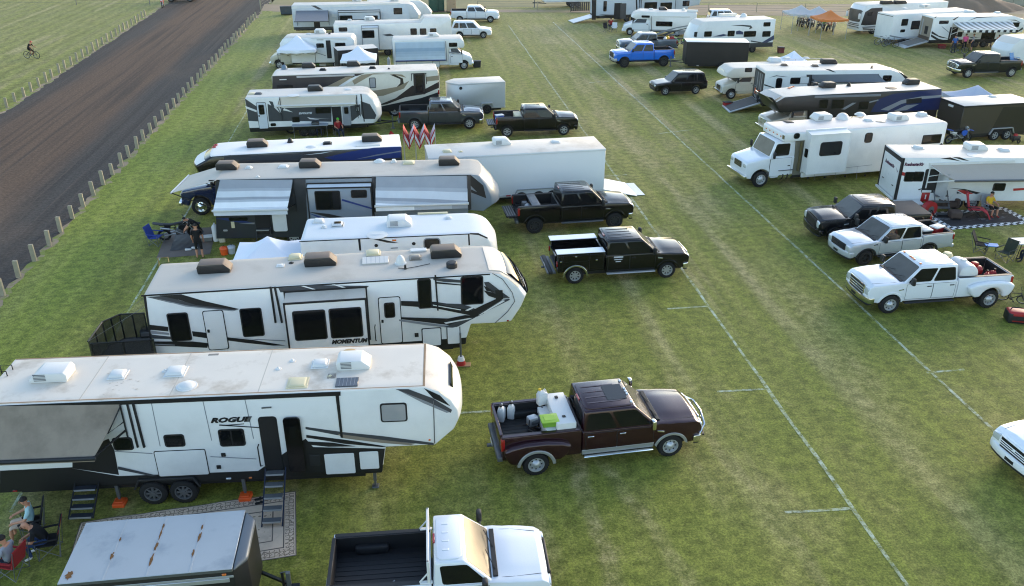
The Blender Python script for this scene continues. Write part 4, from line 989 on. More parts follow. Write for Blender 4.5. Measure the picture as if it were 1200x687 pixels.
def mk_line():
    m=bpy.data.materials.new('field_marking_paint'); nt,N,L=nodes(m); p=N['Principled BSDF']; p.inputs['Roughness'].default_value=.9
    v=rowcoords(N,L); c,b,_=grass_colour(N,L,v)
    k=math_(N,L,'MULTIPLY',ramp(N,L,noise(N,L,v,3.2,5,.75),.38,.62),ramp(N,L,noise(N,L,v,.5,3,.6),.25,.6,.35,1))
    L.new(mix(N,L,math_(N,L,'MULTIPLY',k,.78),c,'b8c4b4'),p.inputs['Base Color'])
    bp=N.new('ShaderNodeBump'); bp.inputs['Strength'].default_value=.4; bp.inputs['Distance'].default_value=.05; L.new(b,bp.inputs['Height']); L.new(bp.outputs[0],p.inputs['Normal'])
    return m
LINE=mk_line()
def mk_dirt(edge=True):
    m=bpy.data.materials.new('track_dirt'); nt,N,L=nodes(m); p=N['Principled BSDF']; p.inputs['Roughness'].default_value=.9; p.inputs['Specular IOR Level'].default_value=.2
    v=rowcoords(N,L); sx=N.new('ShaderNodeSeparateXYZ'); L.new(v,sx.inputs[0])
    wob=math_(N,L,'MULTIPLY_ADD',noise(N,L,v,.15,4,.6,(1,.35,1)),3.8,-1.9); x=math_(N,L,'ADD',sx.outputs['X'],wob)
    core=math_(N,L,'MULTIPLY',ramp(N,L,x,-20.3,-22.3),ramp(N,L,x,-29.5,-27.0))
    c=mix(N,L,core,(.066,.057,.050),(.125,.078,.050))
    s1=noise(N,L,v,1.6,5,.6,(1,.02,1)); c=mix(N,L,ramp(N,L,s1,.42,.68,0,.7),c,(.040,.032,.028))
    s2=noise(N,L,v,4.5,4,.6,(1,.015,1)); c=mix(N,L,ramp(N,L,s2,.55,.75,0,.5),c,(.140,.100,.072))
    tan=noise(N,L,v,.10,5,.6,(1,.4,1)); c=mix(N,L,ramp(N,L,tan,.52,.72,0,.55),c,(.155,.108,.074))
    blot=noise(N,L,v,.30,5,.65,(1,.5,1)); c=mix(N,L,ramp(N,L,blot,.58,.76,0,.45),c,(.040,.032,.028))
    k=mix(N,L,ramp(N,L,noise(N,L,v,6,4,.7),.3,.75),(.68,.68,.68),(1.25,1.25,1.25)); c=mix(N,L,1.0,c,k,'MULTIPLY')
    L.new(c,p.inputs['Base Color'])
    bp=N.new('ShaderNodeBump'); bp.inputs['Strength'].default_value=.7; bp.inputs['Distance'].default_value=.05; L.new(math_(N,L,'ADD',s2,noise(N,L,v,5,4,.7)),bp.inputs['Height']); L.new(bp.outputs[0],p.inputs['Normal'])
    return m
DIRT=mk_dirt()
def sheet(name,pts,z,mat,kind='structure',sub=0):
    m=MB(); m.raw([(p[0],p[1],z) for p in pts],[tuple(range(len(pts)))],mat); o=m.build(name); tag(o,kind=kind); return o
sheet('ground',[(-500,-60),(500,-60),(500,900),(-500,900)],0,GRASS)
# the dirt race track with ragged margins
def ragged(a0,a1,v0,v1,amp,n,z):
    L_=[];R_=[]
    for i in range(n+1):
        v=v0+(v1-v0)*i/n; s=(v-60)/60
        L_.append(AV(a0(v)+rnd.uniform(-amp,amp),v)); R_.append(AV(a1(v)+rnd.uniform(-amp,amp),v))
    return L_,R_
def strip(name,a0,a1,v0,v1,amp,n,z,mat):
    A,B=ragged(a0,a1,v0,v1,amp,n,z); m=MB(); vs=[(p.x,p.y,z) for p in A]+[(p.x,p.y,z) for p in B]; k=n+1
    m.raw(vs,[(i,i+1,k+i+1,k+i) for i in range(n)],mat); o=m.build(name); tag(o,kind='structure'); return o
la=lambda v:-29.9-max(0,(v-70))*.026
SOIL=M('verge_soil',(.26,.195,.13),.95,var=.35,scale=1.2,dirt='707a34',dscale=1.1,dlo=.47,dhi=.56,bump=.6,bscale=12)
strip('track_verge',lambda v:la(v)-.35,lambda v:-17.3,10,170,.2,300,.004,SOIL)
strip('dirt_track',lambda v:la(v)-.05,lambda v:-17.62,10,170,.16,300,.008,DIRT)
TAN=M('far_dirt',(.27,.205,.135),.95,var=.2,scale=.25,dirt='7d7443',dscale=.12,dlo=.5,dhi=.7)
DRYG=M('dry_far_grass',(.20,.185,.085),.95,var=.2,scale=.15,dirt='9a8a5c',dscale=.06,dlo=.48,dhi=.66)
sheet('far_field',[AV(-16,119),AV(120,121),AV(160,420),AV(-60,420)],.004,DRYG)
sheet('dirt_road',[G(*p) for p in ((306,12.5),(345,14.5),(400,14.5),(540,14.5),(690,15),(820,18),(1000,19),(1200,22),(1200,11),(1000,5),(820,6),(690,11.5),(540,11.3),(400,8),(345,6),(310,5))],.012,TAN)
BROWN=M('brown_earth',(.20,.14,.095),.95,var=.25,scale=.3,bump=.8,bscale=4)
m=MB(); ctr=G(1128,12)
vs=[];fs=[]; nu,nv=28,9
for i in range(nv+1):
    for k in range(nu):
        t=2*PI*k/nu; q=1-i/nv; rr_=q*(1+.16*math.sin(3*t+1)+.1*math.sin(7*t)); vs.append((ctr.x+7.5*rr_*math.cos(t),ctr.y+3.5*rr_*math.sin(t),2.1*(1-q**1.6)*(1+.1*math.sin(5*t+i))))
for i in range(nv):
    for k in range(nu): fs.append((i*nu+k,i*nu+(k+1)%nu,(i+1)*nu+(k+1)%nu,(i+1)*nu+k))
m.raw(vs,fs,BROWN); tag(m.build('dirt_mound',smooth=70),kind='structure')
# painted pitch lines
lines=MB()
def pline(p,q,w=.13,z=.006):
    A,B=G(*p),G(*q); d=(B-A).normalized(); n=Vector((-d.y,d.x,0))*w/2; L=(B-A).length; k=max(2,int(L/1.5))
    vs=[]
    for i in range(k+1):
        P=A.lerp(B,i/k)+n*rnd.uniform(-.35,.35); w2=rnd.uniform(.75,1.15); vs+=[tuple((P+n*w2)[:2])+(z,),tuple((P-n*w2)[:2])+(z,)]
    lines.raw(vs,[(2*i,2*i+1,2*i+3,2*i+2) for i in range(k)],LINE)
pline((596,30),(1075,702)); pline((648,26),(1240,574)); pline((12,600),(300,112),.09)
for p,q in (((782,362),(831,359)),((840,459),(902,456)),((920,601),(1000,596)),((1086,437),(1130,433)),((538,484),(585,481)),((700,207),(735,205)),((770,157),(812,152)),((690,97),(716,95))): pline(p,q,.11,.007)
tag(lines.build('field_markings'),kind='structure')
# ---------------------------------------------------------------- marker posts along both sides of the track
m=MB(); m.box(-.1,.1,-.065,.065,-.1,.8,WOOD,.012,1,cuts=[('z',.3),('z',.6)]); pm=m.mesh('wooden_post')
def posts(side,vs,afn):
    for i,v in enumerate(vs):
        P=AV(afn(v)+rnd.uniform(-.05,.05),v); o=put('wooden_post',pm,None,(P.x,P.y,0),(rnd.gauss(0,.03),rnd.gauss(0,.03),TH+rnd.uniform(-.2,.2))); o.scale=(1,1,rnd.uniform(.9,1.08))
        tag(o,'short weathered wooden post along the %s edge of the dirt track'%side,'post','wooden posts along the %s edge of the dirt track'%side)
posts('right',[29.99+1.83*i for i in range(47)],lambda v:-17.48)
posts('left',[59.2+1.83*i for i in range(33)],lambda v:la(v)-.45)
# end post and far wire fence
def wire_fence(label,pts,h,sp,mat,name='wire_fence',post=.05):
    t=thing(name,label,'fence',pts[0],0); o0=Vector(pts[0]); w=MB()
    for a,b in zip(pts[:-1],pts[1:]):
        A,B=Vector(a)-o0,Vector(b)-o0; n=max(1,int((B-A).length/sp))
        for i in range(n+(b==pts[-1])):
            P=A.lerp(B,i/n); m=MB(); m.tube([(P.x,P.y,0),(P.x,P.y,h)],post,mat,5); m.build('fence_post',t)
        for k in range(4):
            z=h*(.2+.25*k); w.tube([(A.x,A.y,z),(B.x,B.y,z)],.012,STEEL,3)
    w.build('wire',t); return t
wire_fence('low wire fence on thin posts across the far edge of the campground',[tuple(G(560,12.5)),tuple(G(700,12)),tuple(G(830,14)),tuple(G(1000,16))],1.2,6,WOOD)
wire_fence('wire fence on thin posts along the far end of the left lawn',[tuple(G(-20,5)),tuple(G(90,6)),tuple(G(176,7))],1.4,7,STEEL)
wire_fence('short run of wire fence at the far end of the track beside the tall post',[tuple(G(306,12)),tuple(G(318,4))],1.5,4,WOOD,post=.09)
m=MB(); m.box(-12,12,-.35,.35,0,1.3,M('concrete','9c9686',.9,var=.15,scale=1.5),.03,1); 
for i in range(12): m.box(-12+i*2-.015,-12+i*2+.015,-.36,-.34,0,1.3,TRIM)
P=G(1185,6.5); o=m.build('concrete_barrier',None,tuple(P),(0,0,R(-6))); tag(o,'long low concrete block wall at the far right beyond the dirt mound','wall')
# ---------------------------------------------------------------- thin evening haze
hz=bpy.data.materials.new('haze'); hz.use_nodes=True; nt=hz.node_tree; nt.nodes.remove(nt.nodes['Principled BSDF']); vp=nt.nodes.new('ShaderNodeVolumePrincipled'); vp.inputs['Color'].default_value=(.92,.95,1,1); vp.inputs['Density'].default_value=HAZE; vp.inputs['Anisotropy'].default_value=.3; nt.links.new(vp.outputs[0],nt.nodes['Material Output'].inputs['Volume'])
m=MB(); m.box(-600,600,-100,950,-1.0,18.5,hz); o=m.build('haze'); tag(o,kind='stuff')
# ---------------------------------------------------------------- camera, sky, sun
cam=bpy.data.cameras.new('camera'); co=bpy.data.objects.new('camera',cam); C.objects.link(co); co.location=(0,0,HC); co.rotation_euler=(PI/2-PIT,0,0)
cam.sensor_width=36; cam.lens=36*FOC/1200; cam.clip_end=2500; scene.camera=co
SUN_EL,SUN_AZ=R(13),R(42)      # azimuth clockwise from +Y
w=bpy.data.worlds.new('World'); scene.world=w; w.use_nodes=True; nt=w.node_tree
sk=nt.nodes.new('ShaderNodeTexSky'); sk.sky_type='NISHITA'; sk.sun_disc=False; sk.sun_elevation=SUN_EL; sk.sun_rotation=SUN_AZ; sk.air_density=1.0; sk.dust_density=1.3; sk.ozone_density=1.0; sk.altitude=300
bg=nt.nodes['Background']; bg.inputs[1].default_value=.15; nt.links.new(sk.outputs[0],bg.inputs[0])
sl=bpy.data.lights.new('sun','SUN'); sl.energy=.65; sl.angle=R(30); sl.color=(1,.84,.66); so=bpy.data.objects.new('sun',sl); C.objects.link(so)
dv=Vector((math.sin(SUN_AZ)*math.cos(SUN_EL),math.cos(SUN_AZ)*math.cos(SUN_EL),math.sin(SUN_EL))); so.rotation_euler=dv.to_track_quat('Z','Y').to_euler(); so.location=(0,40,60)
vs_=scene.view_settings; scene.display_settings.display_device='sRGB'; vs_.view_transform='Standard'; vs_.look='None'; vs_.gamma=1; vs_.use_curve_mapping=False; vs_.exposure=1.8
scene.cycles.max_bounces=6; scene.cycles.filter_width=1.1; scene.cycles.use_denoising=True
# ================================================================ left block, near to far
c1=crop(0,380,2.2375); c2=crop(300,380,2.2375); c3=crop(100,260,4); c4=crop(360,260,4)
A5=crop(160,140,4.292); A6=crop(380,130,4.292); T1=crop(270,90,6.667); T2=crop(310,60,5.4545); T7=crop(270,0,5.725); T8=crop(430,0,4.04); B5=crop(210,210,5.714); B4=crop(380,260,5.4545); P3=crop(310,30,11.45)
SHAD=M('awning_shade_cloth','8b7f70',.9,var=.08,scale=1.5,dirt='6c6155',dscale=.9,dlo=.45,dhi=.75)
# ---------------------------------------------------------------- 1 nearest fifth wheel
r=Rig('fifth_wheel_trailer','white fifth wheel with ROGUE lettering, open black door and grey side awning','trailer',(0,474.5),(497,454),3.55,W=2.5)
S=r.side
xr_=S((3.5,577))[0]-.05; zt=3.55
pN=r.sides([c2(440,165),c2(478,176),c2(510,200),c2(528,226),c2(531,248),c2(518,276),c2(470,317),c2(340,323),c2(331,388)])
zbot=.62
prof=[(xr_,zbot),(xr_,zt-.05),(xr_+.08,zt)]+pN[:-1]+[(pN[-1][0],zbot+.05)]
r.body(prof,WHITE,ROOFS,BLACK,zs=.95,bulge=.14,bx=pN[0][0]-.1)
# black lower corner by the front storage doors
fx=S(c2(130,320))[0]
r.decals([(BLACK,[c1(0,384),c1(190,375),c1(195,432),c1(0,442)]),(BLACK,[c1(190,378),c1(312,398),c1(690,384),c1(690,402),c1(312,418),c1(190,436)]),
 (BLACK,[c2(0,388),c2(130,300),c2(150,322),c2(338,326),c2(330,388)]),
 (GREYD,[c2(130,269),c2(230,283),c2(330,293),c2(466,311),c2(466,317),c2(330,304),c2(215,291),c2(130,275)]),
 (TRIM,[c2(132,290),c2(235,303),c2(342,320),c2(330,322),c2(230,313),c2(132,297)]),
 (TAUPE,[c2(215,287),c2(330,303),c2(418,313),c2(405,317),c2(330,311),c2(225,298)]),
 (TRIM,[c2(132,307),c2(200,310),c2(262,320),c2(190,321),c2(132,315)]),
 (GREYD,[c2(366,170),c2(400,170),c2(462,193),c2(514,224),c2(511,232),c2(455,208),c2(392,180)]),
 (TRIM,[c2(440,167),c2(482,186),c2(510,215),c2(465,194)]),
 (GREYM,[c2(372,172),c2(450,203),c2(508,230),c2(500,232),c2(440,207)]),
 (TRIM,[c1(0,213),c1(893,176),c1(893,187),c1(0,224)]),
 (TRIM,[c2(208,182),c2(217,182),c2(228,297),c2(222,297)]),(STEEL,[c2(464,200),c2(466.5,200),c2(469.5,312),c2(467,312)]),
 (GREYD,[c1(310,372),c1(412,396),c1(400,398),c1(310,380)]),(TRIM,[c1(575,262),c1(690,270),c1(690,272),c1(575,265)]),
 (STEEL,[c1(686,217),c1(712,215),c1(712,219),c1(686,221)])])
tx=S(c1(553,262)); tx2=S(c1(663,256)); 
text('ROGUE',TRIM,.215,'lettering',r.root,(tx[0],-.012,tx[1]+.05),(PI/2,-math.atan2(tx2[1]-tx[1]-.02,tx2[0]-tx[0]),0),.35,tx2[0]-tx[0])
r.decals([(GREYD,[c1(590,264),c1(640,260),c1(640,262.5),c1(590,266.5)])],'lettering_underline')
r.window(c1(292,298),c1(353,329)); r.window(c1(427,290),c1(488,320)); r.window(c1(570,276),c1(646,318),split=True)
BLIND=M('window_blind','8d9092',.3,coat=.6)
r.window(c2(324,208),c2(398,254),pane=BLIND)
r.panel(c1(402,333),c1(551,394)); r.panel(c2(176,339),c2(264,391)); r.panel(c2(268,333),c2(326,379))
# open doorway: recess panel and the door leaf folded flat against the wall
(x0,z1),(x1,z0)=S(c1(675,243)),S(c1(745,384))
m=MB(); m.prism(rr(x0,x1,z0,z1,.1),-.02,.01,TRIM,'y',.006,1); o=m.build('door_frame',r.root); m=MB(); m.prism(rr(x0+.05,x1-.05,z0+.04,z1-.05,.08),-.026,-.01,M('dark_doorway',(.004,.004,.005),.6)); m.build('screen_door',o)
(x2,z2),(x3,z3)=S(c1(742,247)),S(c1(806,392))
m=MB(); m.prism(rr(x2,x3,z0-.02,z1-.02,.1),-.10,-.045,BLACKP,'y',.01,1); o=m.build('door',r.root); m=MB(); m.prism(rr(x2+.14,x3-.14,z1-.75,z1-.3,.06),-.106,-.095,GLASS); m.build('pane',o)
m=MB(); m.tube([(x0-.08,-.02,1.15),(x0-.1,-.1,1.2),(x0-.1,-.1,1.85),(x0-.08,-.02,1.9)],.018,TRIM,6); m.build('grab_handle',r.root)
for p in ((586,342),(574,374)): r.light(c1(*p),TRIM,.12,.12,'socket_cover')
r.panel(c1(808,342),c1(844,371),PLASTIC)
r.light(c1(455,403),LAMP); r.light(c1(600,404),LAMP,.14); r.light(c1(657,402),AMBER); r.light(c2(455,303),AMBER,.06); r.light(c1(40,437),REDL,.12)
for p in (c1(404,440),c1(484,437)):
    x=S(p)[0]; r.wheels([x],.39,.24,'dark',M('two_tone_rim','6a6c6f',.35,metal=.5),y=-.1)
m=MB(); xa,xe=S(c1(355,440))[0],S(c1(532,437))[0]; m.prism([(xa,.55),(xa+.18,.9),(xe-.18,.9),(xe,.55),(xe-.05,.55),(xe-.22,.84),(xa+.22,.84),(xa+.05,.55)],-.09,.02,PLASTIC,'y',.01,1); m.build('wheel_arch',r.root)
r.chassis(xr_+.2,pN[-1][0]-.2,.7,.42)
for p in (c1(315,470),c1(642,440)): 
    x=S(p)[0]; r.jack(x,.7,.05)
    b=MB(); b.prism([(x-.17,-.17),(x+.17,-.17),(x+.17,.17),(x-.17,.17)],0.0,.13,ORANGE,'z',.02,1); b.box(x-.12,x+.12,-.12,.12,.13,.17,ORANGE,.015,1); b.build('levelling_block',r.root)
x=pN[-1][0]-.25; r.jack(x,.8,.25); r.jack(x,.8,2.2)
r.steps(S(c1(697,380))[0],S(c1(750,380))[0],1.0,-.05,5,.27,STEEL,BLUED if 0 else M('navy_metal','20283a',.4,metal=.5),.2)
r.steps(S(c1(192,400))[0],S(c1(256,400))[0],.78,-.05,4,.2,M('dark_step','2b313c',.5,metal=.3),TRIM,.3)
# awning
r.awning(c1(-60,214),c1(316,209),c1(-60,362),c1(246,349),2.42,SHAD,.05,True,PLASTIC,armat=PLASTIC,drop=.14,aw=.03,armz=-1.1)
r.bar(c1(334,208),c1(362,322),.05,TRIM); r.bar(c1(349,206),c1(379,322),.06,TRIM)
# behind the awning: dark screened garage opening with a white ramp panel below
r.decals([(TRIM,[c1(285,300),c1(300,330),c1(312,395),c1(190,378),c1(190,340)])],'side_opening')
# roof
r.ac(c1(140,138),zt,1.0,.66,.3,WHITEPL,True); r.ac(c2(258,106),zt,.92,.66,.3,WHITEPL,False)
r.vent(c1(310,134),zt,.42); r.vent(c1(462,126),zt,.5); r.vent(c1(490,163),zt,.5,.1,WHITEPL,True); r.vent(c1(840,106),zt,.42); 
for p in (c1(730,118),c1(767,97),c1(433,124)): r.vent(p,zt,.1,.1,WHITEPL,True)
TANP=M('sun_bleached_lid','cfc39f',.5,var=.1)
r.vent(c1(781,155),zt,.5,.08,TANP); r.flat(c2(239,154),zt,.62,.45,M('solar_cells','3c3e44',.2,coat=.5)); r.vent(c2(195,138),zt,.12,.08,TANP,True); r.flat(c1(560,80),zt,.3,.1,TAUPE,.01,'roof_patch'); r.vent(c1(870,137),zt,.15,.04,TAUPE)
r.vent(c2(245,75),zt,.35,.012,M('rust_stained_patch','b59a6e',.8),True)
m=MB(); 
for y in (.5,.85): 
    xx,yy=r.at(c1(45,95),zt); m.tube([(xr_-.08,y+1.0,.9),(xr_-.08,y+1.0,zt+.15),(xr_+.25,y+1.0,zt+.15),(xr_+.25,y+1.0,zt)],.018,TRIM,6)
for i in range(7): m.tube([(xr_-.08,1.5,1.1+i*.35),(xr_-.08,1.85,1.1+i*.35)],.014,TRIM,5)
m.build('ladder',r.root)
r.decals([(GREYM,[c1(u,212-.041*u+6),c1(u+2,212-.041*u+6),c1(u+26,v),c1(u+24,v)]) for u,v in ((395,320),(530,305),(640,300),(250,0)) if v]+[(GREYM,[c1(300,332),c1(400,338),c1(400,340),c1(300,334)]),(GREYM,[c1(552,346),c1(672,352),c1(672,354),c1(552,348)])],'panel_seam')
m=MB(); 
for k in (.16,.37,.58,.8): m.box(pN[0][0]*k+.2,pN[0][0]*k+.23,.08,2.42,zt-.002,zt+.005,M('roof_sealant','b9b0a2',.7))
for y in (.05,2.41): m.box(xr_+.1,pN[0][0],y,y+.04,zt-.002,zt+.008,M('roof_edge_sealant','9a7f62',.8,var=.3,scale=3))
m.box(pN[0][0]-.03,pN[0][0]+.03,.06,2.44,zt-.004,zt+.012,M('cap_seam','8d7458',.7,var=.3,scale=4)); m.build('roof_seam',r.root)
GRIME=M('grey_grime','bdb3a6',.8,var=.2,scale=5); m=MB()
for q in range(34):
    x,y=r.at(c1(318+rnd.gauss(0,24),150+rnd.gauss(0,14)),zt); n=9; a=rnd.uniform(.01,.035); m.raw([(x+a*1.6*rnd.uniform(.4,1.2)*math.cos(2*PI*i/n),y+a*rnd.uniform(.4,1.2)*math.sin(2*PI*i/n),zt+.004+.0004*q) for i in range(n)],[tuple(range(n))],GRIME)
m.build('roof_stain',r.root)
ROGUE=r
# nose: dark window band and lettering on the front cap
yy=r.W/2; xn=max(p[0] for p in pN)+.12
m=MB(); m.prism([(pN[1][0]+.35,zt-.28),(xn-.12,zt-.78),(xn-.02,zt-1.0),(xn-.1,zt-.98),(pN[1][0]+.3,zt-.4)],yy-.62,yy+.62,GLASS,'y',.02,1); m.build('front_cap_window',r.root)
# ---------------------------------------------------------------- rug and sitters
RUGM=bpy.data.materials.new('patterned_rug')
def mk_rug():
    m=RUGM; nt,N,L=nodes(m); p=N['Principled BSDF']; p.inputs['Roughness'].default_value=.95
    tc=N.new('ShaderNodeTexCoord'); sp=N.new('ShaderNodeSeparateXYZ'); L.new(tc.outputs['Generated'],sp.inputs[0])
    def edge(ax,k): 
        a=math_(N,L,'ABSOLUTE',math_(N,L,'SUBTRACT',sp.outputs[ax],.5)); return math_(N,L,'MULTIPLY',math_(N,L,'SUBTRACT',.5,a),k)
    d=math_(N,L,'MINIMUM',edge('X',6.6),edge('Y',2.75))
    def band(a,b): return math_(N,L,'MULTIPLY',math_(N,L,'GREATER_THAN',d,a),math_(N,L,'LESS_THAN',d,b))
    mp=N.new('ShaderNodeMapping'); mp.inputs['Scale'].default_value=(6.6,2.75,1); L.new(tc.outputs['Generated'],mp.inputs[0])
    ck=N.new('ShaderNodeTexVoronoi'); ck.inputs['Scale'].default_value=5.5; ck.inputs['Randomness'].default_value=.15; L.new(mp.outputs[0],ck.inputs[0])
    dots=math_(N,L,'LESS_THAN',ck.outputs['Distance'],.28)
    wv=N.new('ShaderNodeTexVoronoi'); wv.inputs['Scale'].default_value=7; wv.inputs['Randomness'].default_value=.35; wv.feature='DISTANCE_TO_EDGE'; L.new(mp.outputs[0],wv.inputs[0]); key=math_(N,L,'LESS_THAN',wv.outputs['Distance'],.09)
    A='cdb8a2';D='80705f'
    c=mix(N,L,math_(N,L,'MULTIPLY',dots,math_(N,L,'GREATER_THAN',d,.78)),A,D)
    c=mix(N,L,math_(N,L,'MULTIPLY',key,band(.06,.34)),c,D)
    for a,b in ((.36,.40),(.70,.74),(0,.03)): c=mix(N,L,band(a,b),c,'61564f')
    n=noise(N,L,tc.outputs['Object'],1.3,6,.65); c=mix(N,L,ramp(N,L,n,.4,.75,0,.45),c,'857a70')
    L.new(c,p.inputs['Base Color'])
mk_rug()
def mat_quad(name,label,cat,px,mat,z=.012,group=None,thick=.012):
    P=[G(*p) for p in px]; c=sum(P,Vector())/4; ex=((P[1]-P[0])+(P[2]-P[3])).normalized(); ang=math.atan2(ex.y,ex.x); ey=Vector((-ex.y,ex.x,0))
    w=((P[1]-P[0]).length+(P[2]-P[3]).length)/2; h=abs(((P[3]-P[0])+(P[2]-P[1])).dot(ey))/2
    m=MB(); n=14; vs=[];fs=[]
    for j in range(n+1):
        for i in range(n+1):
            vs.append((w*(i/n-.5),h*(j/n-.5),thick+.012*math.sin(i*1.7+j)*math.sin(j*2.1)+rnd.uniform(0,.006)))
    for j in range(n):
        for i in range(n): fs.append((j*(n+1)+i,j*(n+1)+i+1,(j+1)*(n+1)+i+1,(j+1)*(n+1)+i))
    m.raw(vs,fs,mat); o=m.build(name,None,(c.x,c.y,0),(0,0,ang),70); tag(o,label,cat,group); return o,w,h
mat_quad('outdoor_rug','long grey patterned outdoor rug beneath the metal steps of the nearest trailer','rug',[(62,700),(344,649),(350,578),(100,609)],RUGM)
m=MB(); 
for sx in (-.09,.09): m.prism(rr(-.13,.13,sx-.045,sx+.045,.04),.0,.03,TRIM,'z',.01,1); m.tube([(.02,sx-.04,.03),(.06,sx,.07),(.02,sx+.04,.03)],.012,TRIM,4)
P=G(*crop(200,530,4.378)(455,256)); o=m.build('sandals',None,(P.x,P.y,.03),(0,0,R(20))); tag(o,'pair of dark sandals on the patterned rug beside the metal steps','sandals')
N5=crop(0,560,5.41)
NAVY=cloth('navy','1a2233'); REDC=cloth('red','8a1c20'); BLKC=cloth('black','0e0e11'); GRYC=cloth('grey','8b9099'); TEAL=cloth('pale_teal','9fc2c4'); JEAN=cloth('denim','27406e'); TANC=cloth('tan_shorts','8c8272')
WHC=cloth('white','cfd0d2'); BLUC=cloth('blue','2f5c9c'); PNK=cloth('pink','d24f86'); YEL=cloth('yellow','c99f1e'); GRNC=cloth('green','2f8a46')
def seat_at(px,z,deg,label,clabel,seat,pose,shirt,pants,trim=None,**k):
    P=G(px[0],px[1],z); a=R(deg)
    camp_chair(clabel,(P.x,P.y),a,seat,trim=trim)
    person(label,(P.x+.02*math.cos(a),P.y+.02*math.sin(a),-.02),a,pose,shirt,pants,**k)
seat_at(N5(300,385),.47,200,'bald person in black shirt and jeans leaning forward in the black and red chair','black and red folding camp chair on the grass behind the bald sitter',BLKC,'lean',BLKC,JEAN,REDC,hair=None,shoes=SHOEW)
seat_at(N5(195,268),.47,205,'dark haired person in pale teal top sitting with legs stretched beside the bald sitter','black folding camp chair under the sitter in the pale teal top',BLKC,'sit',TEAL,cloth('beige','b8a595'),hair=HAIRD,shoes=SKIN,shorts=True)
seat_at(N5(60,520),.47,172,'person in grey shirt and dark cap seated in the red chair at the left edge','red and black folding camp chair at the left edge of the photo',REDC,'sit',GRYC,NAVY,None,cap=cloth('charcoal','23252a'),hair=HAIRD)
m=MB(); m.lathe([(.001,0),(.04,0),(.04,.12),(.02,.15),(.02,.18),(.001,.18)],GREEN,'z',n=10); P=G(*N5(168,400),.5); 
# ---------------------------------------------------------------- old black cargo trailer in the foreground
OLDROOF=M('rusty_galvanised_roof','a0a7ab',.45,metal=.2,var=.06,scale=1.5,dirt='7c8790',dscale=.9,dlo=.5,dhi=.75)
r=Rig('cargo_trailer','low black cargo trailer with pale blue metal roof and rust streaks at the bottom edge','cargo trailer',(68,684),(272,666),2.05,W=2.0,group='enclosed cargo trailers')
L_=r.L; m=MB(); m.prism([(0,0),(L_,0),(L_+.28,.35),(L_+.28,1.65),(L_,2.0),(0,2.0)],.5,1.96,BLACK,'z',.03,2)
m.box(.02,L_,-.012,.0,1.78,1.84,ALU,.004,1); m.build('body',r.root)
m=MB(); m.prism([(-.02,-.02),(L_-.0,-.02),(L_-.0,2.02),(-.02,2.02)],1.95,2.05,(lambda c,n: OLDROOF if n.z>.5 else STEEL),'z',.012,1)
for i in range(1,4): m.box(L_*i/4-.02,L_*i/4+.02,-.01,2.01,2.048,2.056,OLDROOF)
RUST=M('rust','6b4a26',.9,var=.4,scale=6,dirt='3d2a18',dscale=8)
for x,y,w,l in ((.16,.22,.07,.16),(L_*.25,.75,.035,.14),(L_*.26,1.3,.02,.08),(L_*.5,.5,.035,.2),(L_*.5,.95,.035,.15),(L_*.5,1.35,.03,.22),(L_*.5,1.65,.025,.1),(L_*.74,.6,.03,.14),(L_*.75,1.15,.035,.2),(L_*.75,1.5,.025,.1)):
    n=16; m.raw([(x+w*rnd.uniform(.45,1.35)*math.cos(2*PI*i/n),y+l*rnd.uniform(.5,1.3)*math.sin(2*PI*i/n),2.0585) for i in range(n)],[tuple(range(n))],RUST)
m.build('roof',r.root)
m=MB(); m.prism([(L_-.0,-.02),(L_+.30,.34),(L_+.30,1.66),(L_-.0,2.02)],1.9,2.06,M('grey_nose','60666c',.4,metal=.3),'z',.08,3); m.build('front_cap',r.root)
m=MB(); m.box(L_-.25,L_-.15,-.03,.0,1.86,1.92,AMBER,.01,1); m.build('marker_light',r.root)
m=MB(); m.box(L_*.45,L_*.48,-.05,0,.9,1.78,ALU,.01,1); m.box(L_*.47,L_-.1,-.035,0,1.66,1.78,ALU,.01,1); m.build('door_track',r.root)
r.wheels([L_*.42,L_*.66],.32,.2,y=-.1); r.tongue(L_+.25,1,.75,.38,False)
m=MB(); m.tube([(L_+.85,1.05,.0),(L_+.85,1.05,.8)],.035,TRIM,6); m.tube([(L_+.8,1.05,.78),(L_+.98,1.05,.82)],.018,STEEL,5); m.build('jockey_jack',r.root)
# ---------------------------------------------------------------- white work pickup in the foreground
W=crop(380,570,4.286)
p=pickup('pickup_truck','white regular cab pickup with empty black lined bed and headache rack at the bottom edge',(439,739),(597,727),WHITEP,wb=3.4,cab='reg',bed=2.4,H=1.89,wr=.38,style='alloy',rim=ALU,bump=PLASTIC,grille=TRIM,gframe=PLASTIC,fo=.93,handles=True,handle=TRIM,mirror=PLASTIC,hood_h=1.24,beltz=1.25,rails=PLASTIC,liner=M('black_bed_liner','0d0f14',.6,var=.3,scale=6))
rt=p['root']; m=MB()
for sy in (-1,1): m.box(p['xb']-.12,p['xb']-.05,sy*.92-.04,sy*.92+.04,p['bz'],p['zrf']+.12,WHITEPL,.012,1); m.box(p['xb']-.3,p['xb']-.0,sy*.92-.05,sy*.92+.05,p['bz'],p['bz']+.04,WHITEPL,.012,1); m.tube([(p['xb']-.3,sy*.92,p['bz']+.04),(p['xb']-.1,sy*.92,p['bz']+.3)],.02,WHITEPL,5)
m.box(p['xb']-.12,p['xb']-.06,-.95,.95,p['zrf']+.04,p['zrf']+.12,WHITEPL,.012,1); m.build('headache_rack',rt)
def inbed(p,x,y,z=0): 
    v=p['T']@Vector((x,y,p['fz']+.013+z)); return v
a0=math.atan2(p['d'].y,p['d'].x)
